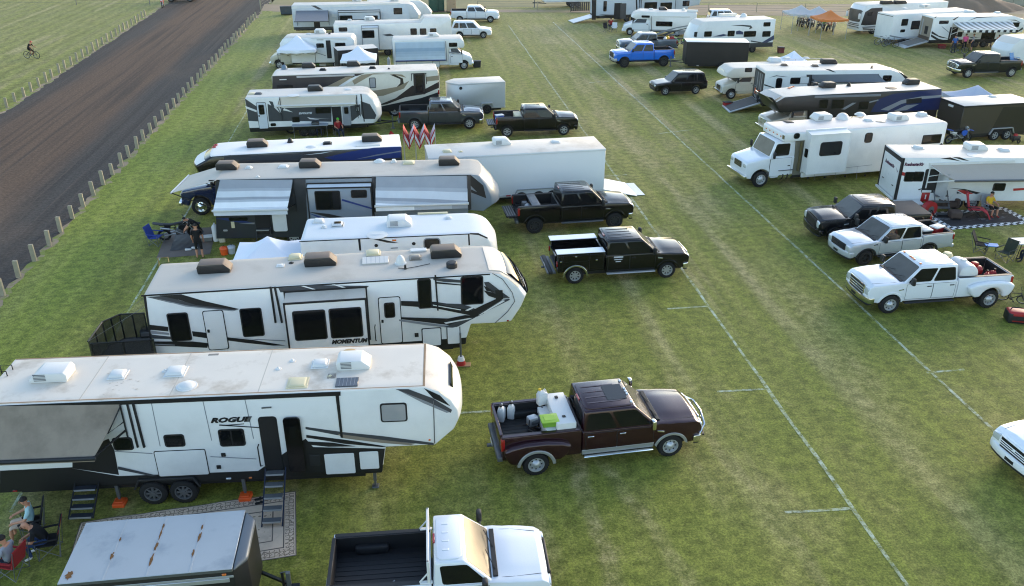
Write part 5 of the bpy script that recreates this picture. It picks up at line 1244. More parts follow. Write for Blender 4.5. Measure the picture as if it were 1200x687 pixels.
m=MB(); m.box(-.1,.1,-.07,.07,0,.07,M('wood_offcut','8a6a45',.8,var=.2),.01,1); o=m.build('wood_block',None,tuple(inbed(p,.2,-.55)),(0,0,a0+.4)); tag(o,'small brown wood block lying in the bed of the white work pickup','wood block')
m=MB(); m.tube([(-.22,-.04,.02),(.0,0,.02),(.2,.12,.05)],.016,ALU,6); m.box(-.28,-.2,-.07,.01,0,.05,ALU,.01,1); o=m.build('metal_bar',None,tuple(inbed(p,.42,-.5)),(0,0,a0+.2)); tag(o,'bent silver bar lying beside the wood block in the white pickup bed','bar')
# ---------------------------------------------------------------- 2 second fifth wheel
r=Rig('fifth_wheel_trailer','white fifth wheel with MOMENTUM lettering, black stripes and large slide-out','trailer',c3(262,340),c4(857,240),3.6,W=2.55); S=r.side; zt=3.6
nose=r.sides([c4(857,240),c4(905,245),c4(945,270),c4(990,310),c4(1020,352),c4(1000,400),c4(955,468),c4(880,476),c4(768,481),c4(748,545)])
x0=S(c3(272,355))[0]; xe=nose[-1][0]
r.body([(x0,.75),(x0,zt-.06),(x0+.1,zt)]+nose+[(xe-.03,.75)],WHITE,ROOFT,BLACK,zs=1.05,bulge=.22,bx=nose[0][0]-.1,front=None)
XM=nose[0][0]
D=[(BLACK,[c3(272,350),c3(285,350),c3(300,480),c3(322,606),c3(310,606)]),
 (TRIM,[c3(262,343),c4(857,243),c4(857,249),c3(262,351)]),
 (GREYD,[c3(285,352),c3(370,347),c3(470,375),c3(720,411),c3(700,416),c3(520,398),c3(400,380)]),(TRIM,[c3(345,346),c3(450,340),c3(560,372),c3(720,408),c3(690,408),c3(520,390),c3(440,366)]),
 (GREYM,[c3(300,352),c3(480,392),c3(700,417),c3(690,419),c3(470,397)]),
 (TRIM,[c3(300,482),c3(388,492),c3(390,514),c3(304,506)]),(GREYM,[c3(304,508),c3(392,520),c3(395,530),c3(308,524)]),(GREYD,[c3(308,528),c3(400,538),c3(402,551),c3(311,546)]),
 (TRIM,[c3(500,512),c3(570,520),c3(575,546),c3(505,536)]),(TRIM,[c3(572,530),c3(660,540),c3(785,553),c3(938,579),c3(880,580),c3(760,568),c3(668,556),c3(574,548)]),(GREYM,[c3(664,536),c3(800,552),c3(938,560),c3(938,555),c3(780,548)]),
 (TRIM,[c3(320,560),c3(505,560),c3(578,568),c3(572,590),c3(430,583),c3(325,580)]),(GREYM,[c3(322,570),c3(420,575),c3(420,579),c3(324,576)]),
 (GREYD,[c3(905,310),c3(940,304),c3(1040,296),c3(1330,300),c3(1300,325),c3(1000,325),c3(915,330)]),(WHITE,[c3(1010,300),c3(1025,299),c3(1090,318),c3(1075,319)]),(WHITE,[c3(1155,293),c3(1170,292),c3(1235,310),c3(1220,312)]),
 # front V
 (TRIM,[c4(440,370),c4(600,374),c4(720,392),c4(830,428),c4(795,444),c4(600,404),c4(440,392)]),(GREYD,[c4(590,380),c4(720,384),c4(770,398),c4(820,425),c4(720,405)]),
 (TRIM,[c4(440,446),c4(660,452),c4(740,436),c4(800,440),c4(705,488),c4(560,470),c4(440,455)]),(GREYM,[c4(430,456),c4(570,474),c4(700,490),c4(680,497),c4(560,484),c4(430,464)]),(GREYD,[c4(640,492),c4(760,447),c4(795,447),c4(700,492)]),
 (TRIM,[c4(770,415),c4(830,385),c4(905,352),c4(918,360),c4(850,402),c4(800,430)]),(GREYD,[c4(800,430),c4(905,368),c4(945,358),c4(950,364),c4(830,424)]),
 (GREYD,[c4(828,282),c4(850,280),c4(905,322),c4(950,355),c4(920,358),c4(845,318)]),(TRIM,[c4(826,320),c4(870,330),c4(905,350),c4(880,356),c4(850,346)]),(TRIM,[c4(826,298),c4(846,306),c4(880,328),c4(840,322)]),
 (GREYD,[c4(590,262),c4(640,264),c4(720,272),c4(720,284),c4(640,280),c4(592,272)]),(TRIM,[c4(605,280),c4(720,292),c4(720,297),c4(607,288)]),
 (WHITE,[c4(740,413),c4(752,416),c4(806,390),c4(794,387)]),(WHITE,[c4(800,437),c4(813,434),c4(928,369),c4(916,365)]),(WHITE,[c4(588,386),c4(720,409),c4(720,413),c4(590,391)]),(WHITE,[c4(640,470),c4(760,449),c4(772,452),c4(650,476)]),(WHITE,[c4(700,492),c4(712,490),c4(800,446),c4(790,445)]),(TRIM,[c4(596,247),c4(604,247),c4(616,414),c4(609,414)]),(TRIM,[c4(880,318),c4(915,318),c4(918,360),c4(884,360)])]
r.decals(D)
# cap seam line
m=MB(); pts=r.sides([c4(868,241),c4(915,268),c4(960,330),c4(973,372),c4(940,420),c4(880,475)]); m.tube([(x,-.008,z) for x,z in pts],.014,GREYD,4); m.build('cap_trim',r.root)
r.window(c3(378,430),c3(503,555)); r.window(c3(720,408),c3(843,534)); r.door(c3(546,418),c3(676,596)); r.bar(c3(868,304),c3(892,472),.07); r.bar(c3(888,304),c3(922,472),.07)
sl=r.slide(c3(930,386),c4(292,585),.62,WHITE,ROOFT,TRIM,slope=.14)
r.window(c3(967,420),c3(1138,548),-.62,parent=sl); r.window(c4(98,408),c4(265,537),-.62,parent=sl)
ta=S(c4(115,572),-.62); tb=S(c4(285,562),-.62)
text('MOMENTUM',TRIM,.22,'lettering',sl,(ta[0],-.64,ta[1]),(PI/2,-math.atan2(tb[1]-ta[1],tb[0]-ta[0]),0),.3,tb[0]-ta[0])
r.window(c4(514,270),c4(586,404)); r.window(c4(718,258),c4(827,384)); 
d=r.door(c4(330,355),c4(450,566),win=(c4(358,380),c4(414,448)))
m=MB(); xx=S(c4(322,520))[0]; m.tube([(xx,-.02,1.2),(xx-.02,-.1,1.25),(xx-.02,-.1,1.8),(xx,-.02,1.85)],.018,TRIM,5); m.build('grab_handle',r.root)
r.panel(c4(535,500),c4(632,580),lw=.035); r.panel(c4(652,490),c4(720,572),lw=.035); r.light(c4(513,530),TRIM,.14,.16,'socket_cover'); r.light(c4(940,463),REDL,.08)
for u in (.28,.35): r.wheels([S((315,430))[0]+ (u-.28)*13],.37,.24)
r.chassis(x0+.2,xe-.2,.8,.45)
for ps,kw in ((c3(610,228),{}),(c3(1105,196),{}),(c4(650,158),{})): r.ac(ps,zt,1.12,.75,.38,ACDARK,False,ACTAN,PLASTIC)
r.flat(c4(320,184),zt,.95,.6,M('pale_panel','b9b5ae',.35,coat=.4),.05); r.vent(c4(438,195),zt,.36,.3,WHITEPL,True); r.vent(c4(310,148),zt,.45,.1,TANP); r.vent(c4(508,170),zt,.38,.1,TAUPE); r.flat(c4(522,136),zt,.6,.25,WHITEPL,.06,'skylight'); r.vent(c3(985,168),zt,.42,.12,TANP); r.vent(c3(915,207),zt,.2,.06); r.vent(c3(965,194),zt,.1,.08,TRIM,True)
m=MB(); m.lathe([(.2,0),(.2,.16),(.16,.2),(.001,.21)],PLASTIC,'z',n=16); x,y=r.at(c4(678,212),zt); m.build('roof_antenna',r.root,(x,y,zt))
m=MB(); x,y=r.at(c4(460,222),zt); m.tube([(x-.25,y+.1,zt+.015),(x,y,zt+.02),(x+.35,y+.1,zt+.02),(x+.9,y+.3,zt+.02)],.012,TRIM,4); m.box(x-.04,x+.04,y-.04,y+.04,zt,zt+.16,TRIM); m.build('cable',r.root)
m=MB(); 
for p in (c3(365,190),c3(405,186)): 
    x,y=r.at(p,zt); m.tube([(x0-.05,y,.9),(x0-.05,y,zt+.18),(x0+.3,y,zt+.18),(x0+.3,y,zt)],.018,M('gold_rail','8f8258',.4,metal=.6),5)
for i in range(8): m.tube([(x0-.05,r.at(c3(365,190),zt)[1],1+i*.32),(x0-.05,r.at(c3(405,186),zt)[1],1+i*.32)],.014,STEEL,4)
m.build('ladder',r.root)
# moulded cap, warm sunlight put into its colour, and dark window on the nose
m=MB(); W_=r.W; xn=max(p[0] for p in nose)
def capf(v):
    x,y,z=v; q=1-abs(2*y/W_-1)**3; t=max(0,min(1,(x-XM+.1)/(xn-XM+.1))); return (x+.22*t*q,y,z)
m.prism([(XM-.02,zt-.01),(XM-.02,zt+.02),(XM+.35,zt-.03),(XM+.62,zt-.22),(XM+.60,zt-.26),(XM+.33,zt-.07)],.22,W_-.22,CAPB,'y',.0,2,[('y',W_*k) for k in (.2,.35,.5,.65,.8)],capf); m.build('front_cap',r.root)
m=MB(); ns=[p for p in nose[2:5]]; m.prism([(ns[0][0]-.1,ns[0][1]+.12),(ns[0][0]+.06,ns[0][1]+.06),(ns[1][0]+.05,ns[1][1]+.03),(ns[2][0]+.03,ns[2][1]+.02),(ns[2][0]-.05,ns[2][1]),(ns[0][0]-.1,ns[0][1])],.3,W_-.3,GLASS,'y',0,2,[('y',W_*k) for k in (.2,.35,.5,.65,.8)],capf); m.build('front_cap_window',r.root)
# kingpin stand
P=G(*c4(722,672)); m=MB(); m.lathe([(.15,.06),(.12,.3),(.1,.34),(.03,.36),(.03,1.5),(.001,1.5)],WHITEPL,'z',n=14); t=thing('kingpin_stand','red and white tripod stand on a plank under the nose of the striped trailer','stand',P,0)
m=MB(); m.lathe([(.17,.05),(.14,.22),(.001,.22)],RED,'z',n=16); m.lathe([(.14,.22),(.11,.36),(.001,.36)],WHITEPL,'z',n=16); m.build('base',t); m=MB(); m.tube([(0,0,.3),(0,0,1.35)],.035,STEEL,8); m.build('post',t); m=MB(); m.box(-.35,.35,-.14,.14,0,.05,M('plank','9a7a58',.85,var=.2),.008,1); m.build('plank',t)
# mesh patio railing round the lowered rear ramp
MESHF=M('black_mesh_fabric','20201e',.9,var=.15,scale=4)
_n=MESHF.node_tree; _t=_n.nodes.new('ShaderNodeBsdfTransparent'); _x=_n.nodes.new('ShaderNodeMixShader'); _x.inputs[0].default_value=.62
_n.links.new(_t.outputs[0],_x.inputs[1]); _n.links.new(_n.nodes['Principled BSDF'].outputs[0],_x.inputs[2]); _n.links.new(_x.outputs[0],_n.nodes['Material Output'].inputs['Surface'])
PT=thing('patio_fence','black mesh patio railing with grey deck folded down behind the striped trailer','patio railing',(r.o.x,r.o.y),r.ang)
zd,zrl=.95,1.95; cs=[r.at(p,zrl) for p in (c3(275,428),c3(160,434),c3(78,470),c3(12,562),c3(25,572),c3(322,553))]
dk=MB(); dk.prism([cs[0],cs[1],cs[2],cs[3],cs[5]],zd-.12,zd,M('patio_deck','55534f',.7,var=.15),'z',.01,1); dk.build('deck',PT)
for (ax,ay),(bx,by) in zip(cs[:-1],cs[1:]):
    A=Vector((ax,ay,0));B=Vector((bx,by,0))
    if (B-A).length<.3: continue
    n=2
    for i in range(n):
        P,Q=A.lerp(B,i/n),A.lerp(B,(i+1)/n); e=Vector((-(Q-P).y,(Q-P).x,0)).normalized()*.006; m=MB()
        m.raw([P+e+Vector((0,0,zd+.02)),Q+e+Vector((0,0,zd+.02)),Q+e+Vector((0,0,zrl)),P+e+Vector((0,0,zrl)),P-e+Vector((0,0,zd+.02)),Q-e+Vector((0,0,zd+.02)),Q-e+Vector((0,0,zrl)),P-e+Vector((0,0,zrl))],[(0,1,2,3),(7,6,5,4),(0,4,5,1),(2,6,7,3)],MESHF); pn=m.build('mesh_panel',PT)
        m=MB()
        for h in (zd,zrl): m.tube([P+Vector((0,0,h)),Q+Vector((0,0,h))],.03,TRIM,5)
        m.tube([P+Vector((0,0,zd-.05)),P+Vector((0,0,zrl+.02))],.03,TRIM,5); m.build('rail',PT)
for c_ in (cs[2],cs[3]):
    m=MB(); m.tube([(c_[0],c_[1],0),(c_[0],c_[1],zd)],.03,STEEL,5); m.build('leg',PT)
m=MB(); 
for c_ in (cs[1],cs[3]): m.tube([(x0-.02,1.2 if c_ is cs[1] else .1,3.1),(c_[0],c_[1],zrl)],.008,STEEL,4)
m.build('cable',PT)
x,y=r.at(c3(285,520),1.1); 
m=MB(); m.box(-.2,.2,-.15,.15,0,.3,PLASTIC,.05,2); m.box(-.15,.15,-.16,-.14,.08,.24,STEEL,.01,1); m.tube([(-.12,0,.3),(-.12,0,.4),(.12,0,.4),(.12,0,.3)],.015,STEEL,5); v=r.root.matrix_basis@Vector((x,y,zd)); o=m.build('speaker_box',None,tuple(v),(0,0,r.ang)); tag(o,'small dark grey box on the patio deck against the trailer wall','box')
# ---------------------------------------------------------------- 3 white travel trailer behind it
r=Rig('travel_trailer','plain white travel trailer with pale roof directly behind the striped fifth wheel','trailer',(351,281.5),B4(930,75),2.95,W=2.45); S=r.side; zt=2.95
nose=r.sides([B4(930,75),B4(985,80),B4(1035,97),B4(1062,150)]); xn=nose[-1][0]
r.body([(0,.5),(0,zt-.08),(.12,zt)]+nose+[(xn+.05,1.7),(xn-.1,1.3),(xn-.5,.5)],WHITE,M('bluish_membrane','cfd4d6',.6,var=.04),WHITE,zs=.9,bulge=.35,bx=nose[0][0],front=None)
r.decals([(TRIM,[B4(-160,124),B4(930,75),B4(930,81),B4(-160,130)]),(TRIM,[B4(215,108),B4(230,108),B4(236,184),B4(224,184)]),(TRIM,[B4(918,76),B4(928,76),B4(932,150),B4(922,150)]),(TRIM,[B4(330,104),B4(480,136),B4(400,133),B4(300,108)]),(TRIM,[B4(930,72),B4(985,72),B4(1050,103),B4(1040,108),B4(985,84),B4(930,80)]),(TRIM,[B4(425,166),B4(470,164),B4(470,169),B4(425,171)])])
for p in ((332,151),(572,139)): 
    x,z=S(B4(*p)); m=MB(); m.lathe([(.075,-.02),(.001,-.025)],TRIM,'y',(x,0,z),12); m.build('speaker',r.root)
r.light(B4(447,118),AMBER,.16,.07); r.window(B4(632,105),B4(745,175),frame=GREYM,r=.15)
r.ac(A6(378,570),zt,1.0,.75,.34,WHITEPL); r.vent(A6(265,625),zt,.8,.05,WHITEPL,True,.3); r.vent(A6(68,575),zt,.4); r.vent(A6(625,540),zt,.2,.08); r.flat(A6(545,518),zt,1.3,.12,TANP,.06,'roof_strip'); r.vent(B5(1060,308),zt,.45); r.vent(B5(935,285),zt,.42); r.vent(B5(968,325),zt,.15,.1)
r.wheels([4.0,4.8],.34,.22); r.tongue(xn-.3,1,1.2,.5,True); r.chassis(.2,xn-.6,.6,.4)
# ---------------------------------------------------------------- white canopy roof between the trailers
ct=G(*B5(610,430),2.3); CANW=M('white_canopy_fabric','dfe3ea',.8,var=.03,scale=.8)
canopy('white pop-up canopy wedged between the grey toy hauler and the white travel trailer',(ct.x+.0,ct.y-.3),R(7),2.9,2.9,1.95,2.75,CANW)
# ---------------------------------------------------------------- 4 grey toy hauler with silver striped awnings
GREYB=M('grey_blue_panel','6d7884',.35,coat=.4,var=.05); DGREY=M('dark_grey_panel','2a2e34',.35,coat=.4,var=.1)
r=Rig('toy_hauler_trailer','grey toy hauler trailer with two steep silver striped awnings and a raised rear canopy','trailer',A5(362,304),A6(735,320),3.4,W=2.5); S=r.side; zt=3.4
nose=r.sides([A6(735,320),A6(775,325),A6(810,372),A6(838,430),A6(842,470),A6(800,505),A6(725,500)]); xn=max(p[0] for p in nose); x0=S(A5(397,320))[0]
r.body([(x0,.5),(x0,zt-.05),(x0+.05,zt)]+nose+[(nose[-1][0]-.1,.8),(nose[-1][0]-.3,.5)],GREYB,ROOFT,BLACK,zs=1.0,bulge=.45,bx=nose[0][0]-.05)
r.decals([(TRIM,[A5(362,305),A6(735,322),A6(735,329),A5(362,312)]),(DGREY,[A5(397,310),A5(850,300),A5(862,590),A5(402,600)]),(DGREY,[A6(238,330),A6(260,330),A6(262,510),A6(245,510)]),(TRIM,[A6(735,322),A6(800,375),A6(815,440),A6(790,430),A6(735,375)]),(TRIM,[A6(738,395),A6(812,428),A6(815,440),A6(738,410)]),(DGREY,[A6(722,322),A6(735,322),A6(740,495),A6(724,500)]),
 (BLUED,[B5(240,262),B5(330,262),B5(500,292),B5(400,290)]),(GREYM,[B5(400,296),B5(505,290),B5(505,302)])])
sl=r.slide(A5(855,348),A6(246,545),.35,GREYB,M('slide_awning','c8ccd2',.7),TRIM,slope=.1)
r.window(B5(903,80),B5(1088,205),-.35,parent=sl); r.window(A6(132,398),A6(217,437),-.35,parent=sl)
m=MB()
for i,(mt,pts) in enumerate([(BLUED,[B5(1090,132),B5(1200,165),A6(248,490),A6(236,494),A6(88,452)]),(BLUED,[B5(862,225),B5(985,262),B5(1040,272),B5(940,262)]),(TRIM,[B5(862,218),B5(1000,232),B5(1150,265),B5(1020,262)])]):
    m.raw([(x,-.36-.001*i,z) for x,z in r.sides(pts,-.35)],[tuple(range(len(pts)))],mt)
m.build('graphics',sl)
AW1=stripes('silver_striped_awning',[(0,'70747b'),(.05,'b4b9c0'),(.13,'9a9fa7'),(.16,'4c5056'),(.18,'c0c5cc'),(.24,'a9aeb6'),(.27,'d2d6dc'),(.52,'eceef0'),(.62,'b4b9c0'),(.66,'989da5'),(.70,'cbd0d6'),(.80,'a5aab2'),(.84,'959aa2')],'Y',1.32,.7,.0)
r.awning(A5(417,303),A5(787,302),A5(385,458),A5(757,450),2.12,AW1,.03,True,WHITEPL,armat=PLASTIC,drop=.28,aw=.03)
r.awning(A6(258,332),A6(718,325),A6(258,478),A6(722,463),2.12,AW1,.03,True,WHITEPL,armat=PLASTIC,drop=.28,aw=.03)
(xa,za),(xb_,zb_)=S(B5(505,245)),S(B5(622,342)); m=MB(); m.box(xa,xb_,-.02,.01,zb_-.2,za+.5,M('dark_doorway',(.004,.004,.005),.6)); m.build('door_frame',r.root)
(xa2,za2),(xb2,zb2)=S(B5(622,240)),S(B5(730,345)); m=MB(); m.prism(rr(xa2,xb2,zb2,za2+.6,.08),-.09,-.04,WHITE,'y',.01,1); m.build('door',r.root)
r.window(B5(330,255),B5(462,278)); r.panel(B5(290,335),B5(330,352),ALU); r.light(B5(360,306),TANP,.16,.32,'socket_cover')
xw=S(B5(765,365))[0]; r.wheels([xw,xw+.9],.36,.24,'dark',ALU); r.chassis(x0+.2,nose[-1][0]-.3,.7,.4); r.steps(S(B5(520,350))[0],S(B5(615,350))[0],.9,-.05,2,.25)
for p in (A5(460,248),A5(875,238),A6(628,268)): r.ac(p,zt,1.0,.72,.36,ACDARK,False,ACTAN,PLASTIC)
r.vent(A5(740,240),zt,.4,.1); r.vent(A5(565,245),zt,.25,.1); r.vent(A6(278,255),zt,.5,.12,WHITEPL,True); r.vent(A6(425,262),zt,.5,.1,TANP); r.vent(A6(350,258),zt,.2,.15); r.vent(A5(610,290),zt,.1,.08)
Z=crop(190,150,6.243); i0,i1=r.at(Z(345,385),zt),r.at(Z(410,288),zt); i0=(i0[0]+.3,i0[1]); i1=(i0[0],r.W)
m=MB(); zo=2.55; o0=r.at(Z(65,476),zo); o1=(o0[0]+.12,o0[1]+(i1[1]-i0[1]))
m.prism([(0,0),(1,0),(1,1),(0,1)],0,1,ROOFT,'z',0,1,(),lambda v:((i0[0]*(1-v[0])+o0[0]*v[0])*(1-v[1])+(i1[0]*(1-v[0])+o1[0]*v[0])*v[1],(i0[1]*(1-v[0])+o0[1]*v[0])*(1-v[1])+(i1[1]*(1-v[0])+o1[1]*v[0])*v[1],zt*(1-v[0])+zo*v[0]+.02*v[2]-.02))
m.tube([(o0[0],o0[1]-.05,zo),(o1[0],o1[1]+.05,zo)],.05,ALU,6); m.build('rear_awning',r.root)
m=MB(); m.tube([(x0,.1,zt-1.6),(o0[0],o0[1],zo)],.025,TRIM,4); m.tube([(x0,r.W-.1,zt-1.6),(o1[0],o1[1],zo)],.025,TRIM,4); m.build('awning_arm',r.root)
# things outside it
TAPE=M('brown_mat','6b6058',.95,var=.12,scale=2,dirt='4f463f',dscale=1.1)
Q2=crop(150,240,7.06)
mat_quad('ground_mat','brown woven ground mat under the standing person in black','ground mat',[Q2(215,450),Q2(690,410),Q2(728,185),Q2(345,212)],TAPE)
mat_quad('tarpaulin','dark grey tarpaulin spread over the middle of the brown woven mat','tarpaulin',[Q2(345,385),Q2(560,372),Q2(660,215),Q2(400,240)],M('grey_tarp','2c2e33',.6,var=.2,scale=3,bump=.4,bscale=4),thick=.03)
P=G(*Q2(600,445)); person('standing person in black t-shirt and shorts seen from behind on the brown mat',(P.x,P.y),R(100),'stand',BLKC,BLKC,hair=HAIRD,shorts=True,cap=BLKC,shoes=SHOE)
P=G(*Q2(548,345)); person('person in black bending forward in front of the standing person on the brown mat',(P.x+.15,P.y+.35),R(195),'bend',BLKC,BLKC,hair=HAIRD,shorts=False)
m=MB(); m.box(-.16,.16,-.004,.004,0,.05,WHC)
P=G(*Q2(435,280)); t=dirt_bike('black dirt bike being worked on beside the bending person on the brown mat',(P.x,P.y),R(15),M('black_bodywork','1b1c1f',.4),lean=.25,seat=PLASTIC)
P=G(*Q2(240,330)); camp_chair('blue folding camp chair at the left edge of the brown mat',(P.x,P.y),R(-10),cloth('royal_blue','1f3a86'))
m=MB()
for a,(x,y) in enumerate(((0,0),(.3,.12))): m.prism(rr(-.15,.15,-.06,.06,.05),0,.1,WHITEPL,'z',.03,2,fn=lambda v,x=x,y=y:(v[0]+x,v[1]+y,v[2]*(1 if v[0]<0.05 else .7)))
P=G(*Q2(500,382)); o=m.build('white_shoes',None,(P.x,P.y,.03),(0,0,R(20))); tag(o,'pair of white shoes lying on the brown mat beside the standing person','shoes')
P=G(*Q2(655,300)); t=tote('tool_tray','grey and white tool tray on the right side of the brown mat','tool tray',(P.x,P.y,.02),R(15),.55,.35,.25,M('grey_plastic','74746f',.6),WHITEPL)
P=G(*Q2(735,300)); m=MB(); m.lathe([(.001,0),(.15,.02),(.16,.1),(.16,.75),(.1,.85),(.04,.88),(.04,.95),(.001,.95)],WHITEPL,'z',n=14); o=m.build('gas_cylinder',None,(P.x,P.y,0)); tag(o,'white upright gas cylinder at the rear corner of the grey toy hauler','gas cylinder')
P=G(*Q2(785,308)); jerry_can('cream jerry can on the grass right of the white gas cylinder',(P.x,P.y,0),R(10),M('cream_plastic','cfc7b2',.5))
for px,mt,nm in (((800,410),ORANGE,'orange'),((860,400),M('grey_helmet','a9aeb2',.3,coat=.7),'grey')):
    P=G(*Q2(*px)); t=thing('bucket_pot','%s lidded pot on the grass beside the white canopy'%nm,'pot',P,0); m=MB(); m.lathe([(.001,0),(.16,0),(.2,.3),(.001,.3)],mt,'z',n=16); m.build('pot_body',t); m=MB(); m.ell((0,0,.3),(.21,.21,.12),mt,14,8,0); m.tube([(-.05,0,.41),(0,0,.46),(.05,0,.41)],.015,TRIM,5); m.build('lid',t)
P=G(*B5(655,362)); camp_chair('small royal blue folding chair beside the open white door of the grey toy hauler',(P.x,P.y),R(-80),cloth('royal_blue','1f3a86'))
# ---------------------------------------------------------------- 5 dark blue motorhome with truck cab under the rear canopy
BLUEK=M('deep_blue_paint','0c1c40',.25,coat=1,var=.05); NAVYK=M('navy_black_panel','0f1118',.3,coat=.7,var=.1)
r=Rig('motorhome','black and blue motorhome with white roof and blue truck cab, behind the grey toy hauler','motorhome',A5(440,180),A6(390,180),3.28,W=2.5); S=r.side; zt=3.28
xl=S(A5(300,232))[0]; xe=S(A6(390,180))[0]
r.body([(S(A5(300,232))[0],S(A5(300,235))[1]),(S(A5(345,192))[0],zt-.25),(S(A5(380,184))[0],zt-.03),(.3,zt),(xe,zt),(xe,.5),(S((250,200))[0]+.9,.5),(S((250,200))[0]+.9,2.15),(xl+.2,2.1)],NAVYK,M('bright_white_membrane','e3e0da',.55,var=.04),BLACK,zs=.9,bulge=-.3,bx=.3,fx=-.35,front=BLACKP)
CB=r.side((250,200))[0]+.9
van_cab(r,CB,-1,2.2,BLUEK,2.8,2.2,1.6,1.35,1.6,.48,grille=CHROME,bump=CHROME,z0=.6,rim=CHROME,conv=True)
r.decals([(BLUED,[A6(0,235),A6(130,205),A6(250,185),A6(385,180),A6(385,235),A6(200,245),A6(60,250)]),(GREYM,[A6(150,245),A6(260,220),A6(385,200),A6(385,206),A6(265,226)]),(WHITE,[A5(835,180),A5(930,172),A5(990,160),A5(930,168)]),(GREYD,[A5(440,186),A5(835,176),A5(835,205),A5(440,208)])])
for p in (A5(610,135),A6(240,150)): r.ac(p,zt,1.05,.72,.36,ACDARK,False,ACTAN,PLASTIC)
r.vent(A5(773,115),zt,.28,.3,TRIM,True); r.vent(A5(960,122),zt,.4,.1,TRIM); r.vent(A5(880,138),zt,.5,.06,WHITEPL,True); r.flat(A6(220,175),zt,1.3,.25,WHITEPL,.05,'skylight'); 
for p in (A5(390,140),A5(398,130)): r.vent(p,zt-.02,.12,.06,RED)
r.wheels([xe-2.6],.45,.28,'steel',CHROME); r.chassis(CB+.2,xe-.2,.6,.4)
# folded red and white canopy
FC=thing('folded_canopy','half folded red and white pop-up canopy standing beside the charcoal grey pickup','canopy frame',G(488,190),R(5)); FC.scale=(1.3,1.3,1.3); REDW=M('red_canopy_fabric','a31220',.75,var=.08)
for k in range(3):
    m=MB(); x=-.55+k*.5
    for s_ in (0,1):
        a=Vector((x+s_*.25,-.25,1.15+.55*(1-s_)));b=Vector((x+(s_+1)*.25,-.25,1.15+.55*s_)); c=Vector((0,.6,.1))
        m.raw([a,b,b+c,a+c],[(0,1,2,3)],REDW if s_==0 else WHC); m.raw([a+Vector((0,-.02,-.45)),a+Vector((0,-.02,0)),b+Vector((0,-.02,0)),b+Vector((0,-.02,-.45))],[(0,1,2,3)],REDW); m.raw([a.lerp(b,.2)+Vector((0,-.03,-.35)),a.lerp(b,.2)+Vector((0,-.03,-.12)),b+Vector((0,-.03,-.12)),b+Vector((0,-.03,-.35))],[(0,1,2,3)],WHC)
    m.build('fabric_fold',FC)
for x in (-.55,.0,.5,.95):
    m=MB(); m.tube([(x,-.2,0),(x,-.2,1.55)],.02,ALU,5); m.build('leg',FC); m=MB(); m.tube([(x,.4,0),(x,.4,1.55)],.02,ALU,5); m.build('leg',FC)
m=MB(); m.raw([(-1.35,-.6,.5),(-.85,-.7,.45),(-.75,-.65,1.35),(-1.1,-.6,1.75),(-1.3,-.55,1.4)],[(0,1,2,3,4)],REDW); m.raw([(-1.2,-.63,1.1),(-.8,-.70,.95),(-.82,-.70,1.2),(-1.15,-.63,1.4)],[(0,1,2,3)],WHC); m.build('fabric_fold',FC); m=MB(); m.tube([(-1.1,-.6,0),(-1.1,-.58,1.7)],.02,ALU,5); m.build('leg',FC)
# ---------------------------------------------------------------- long white cargo trailer with ramp
WTRL=M('white_trailer_skin','e4e5e4',.4,coat=.2,var=.02)
r=box_trailer('cargo_trailer','long white enclosed cargo trailer with its rear ramp down on the painted line',A6(525,238),crop(560,140,3.435)(515,118),2.9,2.5,2.9,.5,WTRL,ROOFW,trim=WHITE,wx=None)
A1=crop(560,140,3.435); L_=r.L
r.wheels([r.side(A1(175,297))[0],r.side(A1(245,290))[0],r.side(A1(300,285))[0]],.36,.22,'five',ALU,y=-.02)
m=MB(); xa=r.side(A1(150,300))[0]-.1; xb_=r.side(A1(310,290))[0]+.1; m.prism([(xa,.5),(xa+.2,.88),(xb_-.2,.88),(xb_,.5),(xb_-.05,.5),(xb_-.24,.83),(xa+.24,.83),(xa+.05,.5)],-.06,.02,ALU,'y',.008,1); m.build('fender',r.root)
r.ac(A1(95,98),2.9,.95,.7,.34,WHITEPL); r.vent(A1(313,92),2.9,.42,.1); r.vent(A6(618,205),2.9,.4,.1,TANP); r.vent(A6(686,206),2.9,.14,.06,TANP)
m=MB(); m.box(L_+.015,L_+.03,.1,2.4,.65,2.7,M('dark_interior',(.02,.02,.02),.8)); m.build('rear_opening',r.root)
for i in range(6): r.light((A6(850+i*38,430-i*1.5)),RED if i%2==0 else WHITEPL,.25,.07,'reflector')
q=[r.at(A1(515,283),.2),r.at(A1(690,294),.05),r.at(A1(635,238),.05),r.at(A1(515,228),.6)]
m=MB(); m.hull8([(L_+.02,.1,.45),(L_+2.0,.1,.0),(L_+2.0,2.4,.0),(L_+.02,2.4,.45)],[(L_+.02,.1,.55),(L_+2.0,.1,.05),(L_+2.0,2.4,.05),(L_+.02,2.4,.55)],WTRL,.012,1); m.hull8([(L_+2.0,.2,.0),(L_+2.5,.2,.0),(L_+2.5,2.3,.0),(L_+2.0,2.3,.0)],[(L_+2.0,.2,.05),(L_+2.5,.2,.03),(L_+2.5,2.3,.03),(L_+2.0,2.3,.05)],ALU,.008,1); m.build('ramp_door',r.root)
